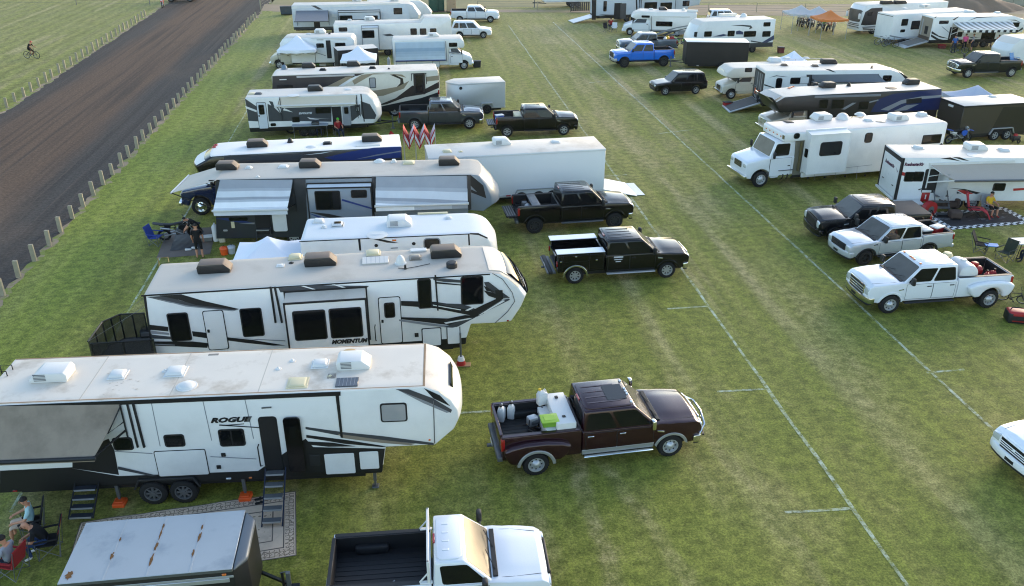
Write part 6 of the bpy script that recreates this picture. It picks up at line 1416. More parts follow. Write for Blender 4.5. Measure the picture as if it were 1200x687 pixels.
# ---------------------------------------------------------------- pickups of the left block
A1=crop(560,140,3.435); MR=crop(560,430,4.286)
MAROON=M('maroon_paint','2c0e18',.22,metal=.3,coat=.55,var=.06); SILV=M('silver_trim_paint','9a9b98',.35,metal=.4,coat=.5); CHAR=M('charcoal_paint','3a3e46',.25,metal=.35,coat=1); 
BK2=M('black_truck_paint','08090b',.2,coat=.4,var=.1,spec=.3)
p=pickup('pickup_truck','dark maroon crew cab dually pickup with silver fenders, chrome bull bar and loaded bed',MR(285,532),MR(965,452),MAROON,wb=4.28,cab='crew',bed=2.4,H=1.95,wr=.4,flare=SILV,dual=True,style='steel',rim=ALU,bump=CHROME,board=CHROME,marker=LAMP,mirror=CHROME,handle=CHROME,bull=True,sunroof=True,lower=SILV,rails=MAROON)
MT=p; a0=math.atan2(p['d'].y,p['d'].x); x0=p['x0']; xb=p['xb']
m=MB(); m.box(-.3,.3,-.85,.85,0,.72,WHITEPL,.03,2); m.box(-.62,-.3,-.85,.5,0,.5,WHITEPL,.03,2); m.box(-.05,.05,.5,.62,.72,.76,TRIM,.01,1); m.box(-.06,.04,-.55,-.45,.72,.75,TRIM,.01,1); o=m.build('fuel_tank',None,tuple(inbed(p,xb-.46,0)),(0,0,a0)); tag(o,'white L-shaped fuel tank behind the cab in the maroon pickup bed','fuel tank')
v=inbed(p,xb-.92,-.5,.512); tote('storage_box','lime green lidded box on the white fuel tank in the maroon pickup bed','box',v,a0,.5,.42,.22,GREEN,M('lime_lid','93b83a',.5))
for dx,dy,nm in ((.28,.72,'nearer the tailgate'),(.62,.82,'further from the tailgate')): v=inbed(p,x0+dx,dy); jerry_can('white plastic jug in the maroon pickup bed corner, %s'%nm,v,a0+1.2,WHITEPL,s=1.15)
v=inbed(p,xb-.9,.62,.51); jerry_can('white plastic jug on the fuel tank with a yellow nozzle above',v,a0+.3,WHITEPL,s=1.1,cap=M('yellow_plastic','d8b21e',.5))
t=thing('water_pump','silver pump with coiled black hoses in the middle of the maroon pickup bed','pump',inbed(p,x0+1.15,.12),a0+.3); m=MB(); m.box(-.16,.16,-.13,.13,.1,.42,ALU,.05,2); m.lathe([(.14,-.2),(.16,0),(.1,.15),(.001,.16)],STEEL,'x',(.1,0,.26),14); m.build('pump_body',t)
m=MB()
for k in range(5): m.torus((.15+.12*k,-.25+.17*(k%3),.06+.05*k),.22+.02*(k%2),.025,TRIM,'z',18,5)
m.tube([(.2,.1,.3),(.45,.2,.5),(.6,-.1,.35),(.5,-.45,.1)],.025,TRIM,6); m.tube([(-.2,-.2,.1),(-.35,-.35,.25),(-.1,-.5,.12),(.4,-.55,.1)],.025,TRIM,6); m.build('hose',t); m=MB()
for a,b in (((-.25,-.2,.03),(.25,-.2,.03)),((-.25,.2,.03),(.25,.2,.03)),((-.25,-.2,.03),(-.2,-.18,.45)),((.25,.2,.03),(.2,.18,.45))): m.tube([a,b],.018,TRIM,5)
m.build('frame',t)
t=thing('tool_case','red tool case with yellow handle at the tailgate of the maroon pickup','tool case',inbed(p,x0+.48,-.62),a0+.15); m=MB(); m.box(-.3,.3,-.17,.17,0,.22,RED,.03,2); m.build('case_body',t); m=MB(); m.tube([(-.1,0,.22),(-.1,0,.3),(.1,0,.3),(.1,0,.22)],.022,M('yellow_plastic','d8b21e',.5),6); m.build('handle',t)
p=pickup('pickup_truck','black crew cab pickup with white topped service body lockers',A1(405,662),A1(745,640),BK2,wb=4.2,cab='crew',bed=2.35,H=1.92,wr=.39,style='eight',rim=ALU,bump=CHROME,service=True,board=ALU,hood_h=1.2)
# magnetic sign on its door
a=p['T']; m=MB(); s=p['s']; sx=p['xb']+.55
for i,(w_,h_) in enumerate(((.42,.07),(.36,.045),(.24,.045))): m.box(sx-w_/2,sx+w_/2,s*(p['w']+.009),s*(p['w']+.012),1.16-i*.1,1.16-i*.1+h_,M('sign_grey','b9bcc0',.5))
m.build('door_sign',p['root'])
p=pickup('pickup_truck','black crew cab pickup with tailgate down beside the long white cargo trailer',A1(215,460),A1(562,437),BK2,wb=4.15,cab='crew',bed=2.1,H=2.0,wr=.42,lift=.06,style='eight',rim=DRIM,bump=CHROME,tail_open=True,board=STEEL,grille=CHROME)
a0=math.atan2(p['d'].y,p['d'].x); x0=p['x0']; xb=p['xb']
v=inbed(p,x0+.95,.0); t=tote('tool_box','flat black lidded tool box across the bed of the black pickup with lowered tailgate','tool box',v+Vector((0,0,.28)),a0,.4,1.6,.24,PLASTIC,STEEL); 
t=thing('engine_gear','pile of motor parts in the bed of the black pickup with lowered tailgate','gear',inbed(p,x0+.55,.3),a0); m=MB(); m.box(-.15,.15,-.2,.1,0,.35,STEEL,.06,2); m.ell((.1,-.4,.18),(.2,.18,.18),ALU,10,6); m.build('motor',t); m=MB(); m.torus((-.2,.3,.1),.2,.04,TRIM,'z'); m.torus((-.15,-.45,.15),.2,.04,M('navy_metal','20283a',.4,metal=.5),'z'); m.build('hose',t)
p=pickup('pickup_truck','black pickup with white bed boxes partly hidden behind the long white cargo trailer',crop(430,0,4.04)(620,652),crop(430,0,4.04)(975,640),BK2,wb=3.95,cab='crew',bed=1.8,H=1.9,wr=.39,bump=BK2,tail_open=True)
a0=math.atan2(p['d'].y,p['d'].x); v=inbed(p,p['xb']-.3,.0); tote('storage_box','white storage box behind the cab of the half hidden black pickup','box',v,a0,.4,1.3,.5,TANP,TANP)
v=inbed(p,p['x0']+.35,.2); tote('cooler_box','blue and white cooler box at the tailgate of the half hidden black pickup','cooler',v,a0+.3,.55,.38,.42,BLUEP,WHITEPL)
p=pickup('pickup_truck','charcoal grey crew cab pickup parked below the silver cargo trailer',T8(225,618),T8(488,612),CHAR,wb=3.85,cab='crew',bed=2.0,H=1.95,wr=.41,style='eight',rim=ALU,bump=CHROME,board=PLASTIC)
# ---------------------------------------------------------------- silver cargo trailer
SILVT=M('silver_trailer_skin','b2b5b6',.4,metal=.2,var=.04)
r=box_trailer('cargo_trailer','small silver cargo trailer with pale roof above the charcoal pickup',T8(432,398),T8(655,386),2.34,1.95,2.34,.42,SILVT,ROOFW,trim=SILVT,vnose=-.75)
x=r.side(T8(568,520))[0]; r.wheels([x],.34,.22,'five',DRIM,y=-.1); m=MB(); m.prism([(x-.5,.45),(x-.42,.82),(x+.42,.82),(x+.5,.45),(x+.44,.45),(x+.36,.77),(x-.36,.77),(x-.44,.45)],-.16,.02,ALU,'y',.008,1); m.build('fender',r.root)
xx,zz=r.side(T8(444,418)); m=MB(); m.lathe([(.12,-.03),(.001,-.035)],TRIM,'y',(xx,0,zz),12); m.build('side_vent',r.root); r.tongue(-.7,-1,1.0,.5,False)
# ---------------------------------------------------------------- grey swirl travel trailer with awning
r=Rig('travel_trailer','white and charcoal travel trailer with cream awning and dark entry door, above the blue motorhome','trailer',T1(110,164),T1(1020,132),2.82,W=2.4); S=r.side; zt=2.82
nose=r.sides([T1(1020,132),T1(1070,140),T1(1110,185),T1(1135,250),T1(1142,318),T1(1115,370),T1(1060,378)]); xn=max(p[0] for p in nose)
r.body([(.05,.45),(0,zt-.08),(.1,zt)]+nose+[(nose[-1][0],.45)],WHITE,ROOFW,BLACK,zs=.75,bulge=.4,bx=nose[0][0],front=WHITE)
CG=M('charcoal_wrap','3b3f45',.4,coat=.3)
r.decals([(CG,[T1(113,170),T1(215,240),T1(225,350),T1(140,345),T1(128,250)]),(WHITE,[T1(116,228),T1(205,262),T1(205,278),T1(122,248)]),(CG,[T1(290,212),T1(330,230),T1(390,285),T1(500,300),T1(640,325),T1(790,330),T1(790,352),T1(480,345),T1(300,350)]),(CG,[T1(400,245),T1(790,232),T1(790,330),T1(600,320),T1(400,290)]),(WHITE,[T1(420,245),T1(490,278),T1(410,262)]),(WHITE,[T1(600,316),T1(700,336),T1(620,332)]),(CG,[T1(300,190),T1(330,195),T1(345,240),T1(320,225)]),
 (CG,[T1(935,230),T1(1015,215),T1(1020,330),T1(945,345)]),(WHITE,[T1(960,340),T1(1010,300),T1(1035,340),T1(960,360)]),(CG,[T1(1018,190),T1(1090,215),T1(1140,300),T1(1130,330),T1(1022,290)]),(CG,[T1(1022,290),T1(1130,320),T1(1130,330),T1(1040,330)]),(TRIM,[T1(1015,135),T1(1024,135),T1(1050,350),T1(1042,350)])])
tx=S(T1(535,293)); tx2=S(T1(640,288)); text('EVOLITE',M('lettering_grey','b9bdc2',.4),.16,'lettering',r.root,(tx[0],-.014,tx[1]),(PI/2,0,0),.2,tx2[0]-tx[0])
r.door(T1(198,202),T1(302,406),M('pale_grey_door','c4cbd2',.4),win=(T1(216,220),T1(270,295)))
r.window(T1(478,312),T1(545,355)); r.window(T1(660,240),T1(790,285)); r.window(T1(312,364),T1(358,386)); r.window(T1(975,232),T1(1010,272),pane=BLIND)
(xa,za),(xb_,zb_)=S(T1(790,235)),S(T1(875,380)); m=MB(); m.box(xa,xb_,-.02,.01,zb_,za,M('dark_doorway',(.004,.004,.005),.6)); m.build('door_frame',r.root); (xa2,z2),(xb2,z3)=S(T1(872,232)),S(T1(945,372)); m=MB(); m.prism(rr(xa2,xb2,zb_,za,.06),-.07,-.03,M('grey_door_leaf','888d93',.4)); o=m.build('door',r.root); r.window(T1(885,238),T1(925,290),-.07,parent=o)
CRA=M('cream_awning','d3cabd',.85,var=.04)
r.awning(T1(385,160),T1(985,142),T1(360,228),T1(975,208),2.2,CRA,.04,True,WHITEPL,armat=PLASTIC,aw=.03,drop=.1)
m=MB(); (xa,za),(xb_,zb_)=S(T1(480,385),-.5),S(T1(765,400),-.5); m.box(xa,xb_,-.6,-.03,za-.06,za,M('outdoor_counter','8b929a',.4),.01,1); 
for x in (xa+.1,xb_-.1): m.tube([(x,-.55,0),(x,-.55,za)],.02,STEEL,5)
m.build('fold_out_counter',r.root)
xx,zz=S(T1(665,385),-.35); P=r.root.matrix_basis@Vector((xx,-.35,za)); m=MB(); m.box(-.25,.25,-.17,.17,0,.2,TRIM,.04,2); m.box(-.22,.22,-.185,-.165,.04,.14,STEEL,.01,1); m.tube([(-.1,-.2,.2),(.1,-.2,.2)],.014,STEEL,5); o=m.build('camp_grill',None,tuple(P),(0,0,r.ang)); tag(o,'small black grill on the fold-out counter of the charcoal travel trailer','grill')
r.ac(T1(665,108),zt,1.0,.7,.34,ACDARK,False,ACDARK,PLASTIC); r.vent(T1(490,148),zt,.7,.04,WHITEPL,True,.25); r.vent(T1(218,135),zt,.4,.1,ACGREY); r.vent(T1(920,100),zt,.4,.06); r.vent(T1(165,135),zt,.4,.08,TANP)
r.wheels([S(T1(575,440))[0],S(T1(640,438))[0]],.34,.22); r.tongue(xn-.3,1,1.4,.5,True); r.chassis(.2,xn-.6,.6,.4)
P=G(*T1(690,462)); seatp=person('person in blue and orange top sitting under the cream awning',(P.x,P.y+.4,-.02),R(-80),'sit',cloth('orange','b8552a'),NAVY,hair=HAIRD,fingers=False)
camp_chair('dark camp chair under the cream awning holding the sitter in orange',(P.x,P.y+.4),R(-80),NAVY)
P=G(*T1(845,468)); person('person in bright green cap and red shirt under the cream awning',(P.x,P.y+.2,-.02),R(-60),'sit',REDC,NAVY,hair=HAIRD,cap=M('neon_green_cloth','49b52a',.8),fingers=False)
camp_chair('dark camp chair under the cream awning holding the sitter in green cap',(P.x,P.y+.2),R(-60),BLKC)
P=G(*T1(505,462)); dirt_bike('dark dirt bike parked under the counter of the charcoal travel trailer',(P.x+.3,P.y+.7),R(10),M('black_bodywork','1b1c1f',.4))
# ---------------------------------------------------------------- swirl class A motorhome
r=Rig('motorhome','long motorhome with black, cream and brown swirl graphics behind the charcoal travel trailer','motorhome',T2(52,156),T2(1105,122),3.32,W=2.5); S=r.side; zt=3.32; xe=S(T2(1110,122))[0]
SW_C=M('cream_swirl','c5c0b0',.35,coat=.4); SW_B=M('bronze_swirl','8b7f68',.35,coat=.4); SW_D=M('dark_brown_swirl','2e2622',.35,coat=.4)
r.body([(.05,.4),(0,1.6),(.0,zt-.25),(.12,zt-.04),(.3,zt),(xe-.06,zt),(xe,zt-.06),(xe,.4)],SW_C,ROOFW,BLACK,zs=.62,bulge=-.2,bx=.35)
r.decals([(NAVYK,[T2(50,160),T2(640,142),T2(560,170),T2(400,225),T2(300,245),T2(50,300)]),(SW_B,[T2(400,225),T2(520,165),T2(570,160),T2(470,225)]),(SW_B,[T2(575,215),T2(690,150),T2(800,145),T2(905,170),T2(880,150),T2(700,142),T2(620,152),T2(560,190)]),(SW_D,[T2(830,150),T2(885,175),T2(890,210),T2(840,235),T2(868,205),T2(868,180),T2(800,150)]),(SW_B,[T2(600,260),T2(720,250),T2(850,228),T2(925,190),T2(890,240),T2(760,285),T2(690,290)]),(SW_D,[T2(715,350),T2(840,300),T2(945,220),T2(1030,240),T2(1115,195),T2(1115,235),T2(1020,275),T2(900,295),T2(780,340)]),(SW_B,[T2(1030,165),T2(1115,155),T2(1115,185),T2(1035,195)]),(WHITE,[T2(470,225),T2(580,160),T2(600,160),T2(500,225)]),(BLACK,[T2(715,360),T2(830,335),T2(1000,300),T2(1112,262),T2(1115,330),T2(800,385)])])
r.window(T2(668,170),T2(714,235),pane=BLIND); r.window(T2(75,215),T2(187,246)); r.door(T2(950,145),T2(1030,276),SW_D,win=None); r.window(T2(960,152),T2(1020,268),-.02,pane=M('door_glass_dark','1c1818',.15,coat=.5))
r.bar(T2(936,145),T2(1035,141),.05,TRIM); r.bar(T2(940,145),T2(938,190),.04,TRIM); r.bar(T2(1030,142),T2(1036,210),.04,TRIM); r.bar(T2(205,165),T2(575,152),.12,ALU,'awning_case')
for p in (T2(283,105),T2(570,95)): r.ac(p,zt,.95,.7,.34,ACDARK,False,ACDARK,PLASTIC)
r.vent(T2(127,115),zt,.45,.3,M('blue_grey_dome','5a6e80',.4),True); r.vent(T2(373,122),zt,.42,.14,TRIM); r.vent(T2(690,110),zt,.42,.14,TRIM); r.vent(T2(795,115),zt,.12,.1,TRIM)
r.light(T2(118,182),WHITEPL,.5,.07,'lettering_plate')
m=MB(); 
for y in (.35,.75): m.tube([(xe+.08,y,.7),(xe+.08,y,zt+.15),(xe-.1,y,zt+.15)],.02,CHROME,5)
for i in range(7): m.tube([(xe+.08,.35,.9+i*.35),(xe+.08,.75,.9+i*.35)],.015,CHROME,5)
m.build('ladder',r.root); r.light(T2(1113,262),REDL,.1,.3)
r.wheels([S(T2(832,388))[0]],.46,.28,'steel',ALU); r.wheels([2.2],.46,.28,'steel',ALU); r.chassis(.3,xe-.2,.7,.35)
# ---------------------------------------------------------------- class C with blue awning
r=Rig('motorhome','white van-cab motorhome with closed light blue awning, facing right above the silver trailer','motorhome',T8(120,190),T8(460,183),2.82,W=2.35); S=r.side; zt=2.82
xo=S(T8(462,215))[0]; xd=S(T8(385,240))[0]
r.body([(0,.5),(0,zt-.06),(.06,zt),(xo-.3,zt),(xo-.05,zt-.25),(xo,zt-.62),(xo-.12,2.0),(xd+.4,1.98),(xd,1.9),(xd,.5)],WHITE,ROOFW,WHITE,zs=.6)
van_cab(r,xd,1,2.05,WHITEP,S(T8(500,300))[0]-xd,2.0,1.45,1.15,.85,.37)
BLA=stripes('light_blue_awning',[(0,'a3b6c6'),(.12,'90a6ba'),(.3,'aabccb'),(.6,'bfcdd8'),(.85,'aebfcd')],'Z',1.6,.7)
(xa,za),(xb_,zb_)=S(T8(133,200)),S(T8(370,282)); m=MB(); m.prism([(-.02,za),(-.02,zb_),(-.28,zb_-.02),(-.3,zb_+.08)],xa,xb_,BLA,'x'); o=m.build('awning',r.root); m=MB(); m.tube([(xa-.05,-.3,zb_),(xb_+.05,-.3,zb_)],.06,BLUED,8); m.build('roller',o)
for x in (xa-.05,xb_+.05):
    m=MB(); m.tube([(x,-.04,.9),(x,-.06,za),],.03,WHITEPL,4); m.tube([(x,-.06,za),(x,-.3,zb_)],.03,WHITEPL,4); m.build('awning_arm',o)
r.window(T8(388,203),T8(428,222)); r.panel(T8(140,290),T8(190,318)); r.panel(T8(310,290),T8(345,318)); r.ac(T8(315,172),zt,1.0,.7,.3,WHITEPL); r.bar(T8(372,195),T8(378,290),.06,GREYM)
r.decals([(GREYM,[T8(388,245),T8(435,250),T8(435,255),T8(388,251)])]); xw=.9; r.wheels([1.5],.37,.24,'steel',ALU); r.chassis(.2,xd,.6,.4)
m=MB(); 
for y in (.5,.9): m.tube([(-.06,y,.7),(-.06,y,zt+.1),(.1,y,zt+.1)],.018,ALU,5)
for i in range(6): m.tube([(-.06,.5,.9+i*.33),(-.06,.9,.9+i*.33)],.014,ALU,5)
m.build('ladder',r.root)
P=G(*T8(520,318)); o=tote('storage_box','black storage box on the grass in front of the blue awning motorhome','box',P,R(8),.75,.55,.6,PLASTIC,PLASTIC)
P=G(*T8(105,318)); m=MB(); m.lathe([(.001,0),(.15,.02),(.16,.1),(.16,.75),(.1,.85),(.04,.88),(.04,.95),(.001,.95)],WHITEPL,'z',n=12); o=m.build('gas_cylinder',None,tuple(P)); tag(o,'white gas cylinder standing behind the blue awning motorhome','gas cylinder')
# ---------------------------------------------------------------- small black trailer, second canopy
r=box_trailer('cargo_trailer','black cargo trailer with white roof behind the small white canopy in the left block',T7(718,340),T7(990,322),2.3,2.0,2.3,.45,BLACK,ROOFW,trim=BLACK,wx=None); r.wheels([r.L*.45,r.L*.65],.33,.2,y=-.05)
P=G(*T7(858,378),2.1); canopy('small white pop-up canopy beside the black cargo trailer roof in the left block',(P.x,P.y+.2),R(6),3.0,3.0,2.0,2.95,CANW)
# ---------------------------------------------------------------- motorhome under the white canopy
r=Rig('motorhome','older white motorhome with its cab under the white canopy at the upper left','motorhome',T7(480,252),T7(800,248),2.85,W=2.35); S=r.side; zt=2.85; xe=S(T7(830,260))[0]; xl=S(T7(400,300))[0]
r.body([(xl,.55),(xl,1.9),(xl-.9,2.0),(xl-.95,2.3),(xl-.6,zt-.1),(xl-.2,zt),(xe-.3,zt),(xe,zt-.3),(xe,.55)],WHITE,ROOFW,WHITE,zs=.7)
van_cab(r,xl,-1,2.0,M('beige_van_paint','b4b1a2',.4,coat=.4),2.0,1.95,1.45,1.12,.9,.37)
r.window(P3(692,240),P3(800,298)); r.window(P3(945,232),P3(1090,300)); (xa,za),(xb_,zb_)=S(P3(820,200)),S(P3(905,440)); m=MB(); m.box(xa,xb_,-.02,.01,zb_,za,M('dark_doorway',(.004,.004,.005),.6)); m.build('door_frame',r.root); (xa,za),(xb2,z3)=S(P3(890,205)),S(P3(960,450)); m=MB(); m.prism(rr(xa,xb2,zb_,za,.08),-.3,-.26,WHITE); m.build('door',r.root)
r.ac(P3(750,100),zt,1.0,.7,.36,WHITEPL); r.vent(P3(870,115),zt,.2,.1,TRIM); r.vent(P3(590,118),zt,.4,.1); r.bar(P3(620,170),P3(1100,180),.1,WHITEPL,'awning_case'); r.decals([(GREYM,[P3(620,335),P3(820,400),P3(820,410),P3(620,345)]),(GREYD,[P3(700,190),P3(790,190),P3(790,197),P3(700,197)])]); r.wheels([xe-1.8],.36,.24,'steel',ALU); r.chassis(xl,xe-.2,.7,.4)
P=G(*P3(405,300),2.1); canopy('white pop-up canopy on dark legs in front of the older white motorhome',(P.x+.1,P.y+.8),R(6),3.4,3.0,2.05,3.1,CANW,.28,leg=TRIM)
for px,nm,mt,lb in (((370,530),'storage_tote',M('clear_tote','9fb3a4',.4),'clear lidded storage tote under the white canopy at the upper left'),((300,430),'stove_box',PLASTIC,'black box on the left side of the older white motorhome'),((640,440),'cooler_box',BLUEP,'blue and red cooler box by the step of the older white motorhome'),((735,525),'cooler_box',M('bright_green_plastic','3f9a2e',.5),'bright green cooler box near the open door of the older white motorhome'),((940,500),'cooler_box',RED,'red cooler box by the open door of the older white motorhome')):
    P=G(*P3(*px)); tote(nm,lb,'box',P,R(rnd.uniform(0,20)),.7,.45,.5,mt,WHITEPL if mt is not PLASTIC else PLASTIC)
P=G(*P3(785,540)); m=MB(); m.box(-.3,.3,-.25,.25,0,1.0,WHITEPL,.03,2); m.box(-.27,.27,-.262,-.25,.06,.94,WHITEPL,.01,1); m.box(.18,.22,-.3,-.25,.5,.8,ALU,.01,1); o=m.build('camp_fridge',None,tuple(P),(0,0,R(6))); tag(o,'white upright camp fridge standing near the door of the older white motorhome','fridge')
P=G(*P3(870,530)); camp_chair('black camp chair between the canopies beside the red cooler box',(P.x,P.y),R(-70),BLKC)
# ---------------------------------------------------------------- white fifth wheel and grey fifth wheel at the top
r=Rig('fifth_wheel_trailer','white fifth wheel with stepped roof and three square front windows at the upper left','trailer',T7(690,165),T8(255,108),3.1,W=2.5); S=r.side; zt=3.1
x1=S(T8(255,108))[0]; x2=S(T8(398,65))[0]
r.body([(0,.6),(0,zt-.05),(.05,zt),(x1,zt),(x1+.35,zt+.42),(x2-.1,zt+.42),(x2,zt+.3),(x2,1.75),(x1+.5,1.65),(x1+.45,.6)],WHITE,ROOFW,WHITE,zs=.7)
for a in (205,250,298): r.window(T8(a,135),T8(a+32,165))
sl=r.slide(T7(880,190),T7(1000,330),.5,WHITE,WHITE,GREYM); r.window(T7(882,205),T7(968,255),-.5,parent=sl); r.window(T7(725,185),T7(785,212)); r.ac(T7(935,135),zt,1.0,.7,.35,WHITEPL); r.vent(T7(800,138),zt,.4,.14); r.decals([(GREYD,[T8(72,165),T8(110,160),T8(130,170),T8(95,172)])]); r.wheels([x1*.6,x1*.6+.85],.36,.24); r.chassis(.2,x1,.7,.45); r.jack(x1+.3,.9)
P=G(*crop(430,0,4.04)(62,232)); person('bare chested person standing at the side of the white fifth wheel at the upper left',(P.x,P.y),R(-100),'stand',TANC,TANC,shorts=True,sleeves='none',top=SKIN,fingers=False)
r=Rig('fifth_wheel_trailer','grey and white fifth wheel with dark awning in the farthest row at the upper left','trailer',T7(408,38),crop(430,0,4.04)(200,18),3.2,W=2.5); S=r.side; zt=3.2
LG=M('light_grey_panel','b9bfc6',.4,coat=.3); nose=r.sides([T8(190,18),T8(215,25),T8(245,70),T8(240,90)]); 
r.body([(0,.6),(0,zt-.05),(.05,zt)]+nose+[(nose[-1][0]-.8,1.6),(nose[-1][0]-.9,.6)],LG,ROOFW,GREYD,zs=.9,bulge=.3,bx=nose[0][0])
r.decals([(WHITE,[T7(410,40),T7(1140,20),T7(1140,30),T7(410,60)]),(GREYD,[T7(540,38),T7(570,38),T7(620,65),T7(590,65)])])
DKA=M('grey_awning','6e7278',.85,var=.05); r.awning(T7(440,72),T7(655,70),T7(430,145),T7(655,142),2.2,DKA,.05,True,STEEL,armat=TRIM,aw=.03); 
sl=r.slide(T7(722,85),T7(1005,130),.5,LG,CRA,TRIM); r.window(T7(730,105),T7(820,135),-.5,parent=sl); r.window(T7(910,105),T7(990,135),-.5,parent=sl); r.window(T8(125,38),T8(168,68)); (xa,za),(xb_,zb_)=S(T7(560,155)),S(T7(605,200)); m=MB(); m.box(xa,xb_,-.02,.01,zb_-.5,za+.6,M('dark_doorway',(.004,.004,.005),.6)); m.build('door_frame',r.root); r.light(T7(690,105),WHITEPL,.35,.3,'hatch'); r.light(T7(707,105),WHITEPL,.25,.35,'hatch')
for p in (T7(850,8),T7(1100,6)): r.ac(p,zt,1.0,.7,.35,WHITEPL)
r.wheels([4.5,5.35],.36,.24); r.chassis(.2,nose[-1][0]-1,.7,.45); r.jack(nose[-1][0]-1.1,.9)
# white trailer nose behind (towards the portable toilets)
r=Rig('travel_trailer','white travel trailer whose rounded nose shows behind the grey and white fifth wheel','trailer',(432,2.5),(497,0.5),2.9,W=2.4); S=r.side; nose=r.sides([(492,1),(499,6),(505,14)]); r.body([(0,.5),(0,2.85),(.1,2.9)]+nose+[(nose[-1][0]-.2,.5)],WHITE,ROOFW,WHITE,zs=.6,bulge=.3,bx=nose[0][0]); r.wheels([2,2.8],.34,.22); r.window((450,6),(462,10)); r.chassis(.2,nose[0][0],.6,.4)
def toilet(px,mat,lb):
    P=G(*px); t=thing('portable_toilet',lb,'portable toilet',P,R(5),'portable toilets'); m=MB(); m.box(-.6,.6,-.6,.6,.1,2.1,mat,.04,2); m.box(-.62,.62,-.62,.62,0,.12,TRIM,.02,1); m.build('cabin',t); m=MB(); m.box(-.45,.45,-.63,-.6,.15,1.95,mat,.02,1); 
    for i in range(4): m.box(-.3,.3,-.64,-.625,1.6+i*.07,1.63+i*.07,TRIM)
    o=m.build('door',t); h=MB(); h.box(.32,.38,-.68,-.63,.95,1.1,TRIM,.01,1); h.build('handle',o); m=MB(); m.hull8([(-.62,-.62,2.08),(.62,-.62,2.08),(.62,.62,2.08),(-.62,.62,2.08)],[(-.35,-.4,2.32),(.35,-.4,2.32),(.35,.4,2.32),(-.35,.4,2.32)],WHITEPL,.03,2); m.tube([(.4,.4,2.1),(.4,.4,2.5)],.05,TRIM,8); m.build('roof',t)
DG=M('dark_green_plastic','1f4a3c',.5); toilet((508,13.5),DG,'dark green portable toilet left of the other green one at the top edge'); toilet((515.5,13),DG,'dark green portable toilet between the other green one and the tan one'); toilet((529,14),M('tan_plastic','a38a6e',.5),'tan portable toilet above the white pickup at the top edge')
for k,(u,lb) in enumerate(((332,'dark bin farthest from the trailer at the upper left'),(336.5,'middle dark bin of the three at the upper left'),(340.5,'dark bin touching the corner of the grey and white fifth wheel'))):
    P=G(u,17.5); t=thing('wheeled_bin',lb,'bin',P,R(8),'dark bins by the farthest fifth wheel'); m=MB(); m.hull8([(-.25,-.28,.1),(.25,-.28,.1),(.25,.28,.1),(-.25,.28,.1)],[(-.3,-.36,1.0),(.3,-.36,1.0),(.3,.36,1.0),(-.3,.36,1.0)],M('slate_plastic','39434c',.6),.02,1); m.build('bin_body',t); m=MB(); m.box(-.32,.32,-.38,.38,1.0,1.06,PLASTIC,.02,1); m.build('lid',t); m=MB(); m.lathe([(.12,-.3),(.12,.3)],RUBBER,'x',(0,.28,.12),10); m.build('wheel',t)
SILVC=M('silver_paint','b5b9bd',.28,metal=.4,coat=1)
T8f=T8; pickup('pickup_truck','white crew cab pickup in the farthest row beside the tan portable toilet',T8(440,108),T8(585,108),WHITEP,wb=3.7,bed=1.9,H=1.88,wr=.38,bump=WHITEP)
suv('car','white suv parked in front of the farthest white pickup',T8(443,182),T8(548,182),WHITEP)
# ================================================================ right block
R4=crop(840,50,3.3333);R8=crop(860,120,6.544);R7=crop(1000,150,5.285);R3=crop(620,0,4);R5=crop(900,0,4);RT=crop(1020,0,6.244);R6=crop(930,210,4.041);RX=crop(1060,190,8.086);RL=crop(690,0,8.571);RM=crop(840,50,5.722);RA=crop(900,0,6.667);RE=crop(1130,240,4.586)
# ---------------------------------------------------------------- white truck-based motorhome
r=Rig('motorhome','large plain white motorhome on a conventional truck cab with a tall side slide-out','motorhome',R4(265,355),R4(905,310),3.16,W=2.5); S=r.side; zt=3.16
xe=S(R4(905,312))[0]; xl=S(R8(395,232))[0]; xb0=S(R8(560,300))[0]; zo=S(R8(400,305))[1]
r.body([(xb0,.42),(xb0,zo),(xl,zo),(xl,zt-.1),(xl+.1,zt),(xe-.1,zt),(xe,zt-.1),(xe,.42)],WHITE,M('pinkish_membrane','d6cdc6',.55,var=.05,dirt='bdb0a6',dscale=.6,dlo=.5,dhi=.8),WHITE,zs=.5)
xn=S(R8(40,440))[0]
van_cab(r,xb0-.55,-1,2.3,WHITEP,xb0-.55-S(R8(105,560))[0],zo-.02,1.75,1.5,1.35,.47,grille=TRIM,bump=CHROME,z0=.55,rim=ALU,conv=True)
m=MB(); m.box(xb0-.57,xb0+.02,.12,r.W-.12,.5,zo,M('cab_gap_grey','6a675a',.6)); m.build('cab_rear',r.root)
m=MB(); x0_,x1_=xb0-1.5,xb0-.55; m.lathe([(.001,0),(.28,.02),(.3,.08),(.3,x1_-x0_-.08),(.28,x1_-x0_-.02),(.001,x1_-x0_)],CHROME,'x',(x0_,.38,.62),16); m.build('fuel_tank',r.root)
for k in (.35,.65):
    m=MB(); m.lathe([(.31,-.04),(.31,.04)],TRIM,'x',(x0_+(x1_-x0_)*k,.38,.62),16); m.build('tank_strap',r.root)
m=MB(); m.box(x0_,x1_,.02,.3,.93,.97,STEEL,.01,1); m.build('cab_step',r.root)
sl=r.slide(R8(600,255),R8(850,528),.55,WHITE,WHITE,WHITE,slope=.12); r.window(R8(668,308),R8(818,402),-.55,parent=sl,r=.14); 
m=MB(); xs=S(R8(600,255),-.55)[0]; m.prism(rr(-.5+.08,-.1,1.75,2.25,.08),xs-.02,xs+.01,GLASS,'x'); m.build('window',sl)
r.window(R8(462,238),R8(503,278),r=.14); r.window(R8(1010,235),R8(1055,308),r=.14); r.window(R4(806,362),R4(872,392),r=.05)
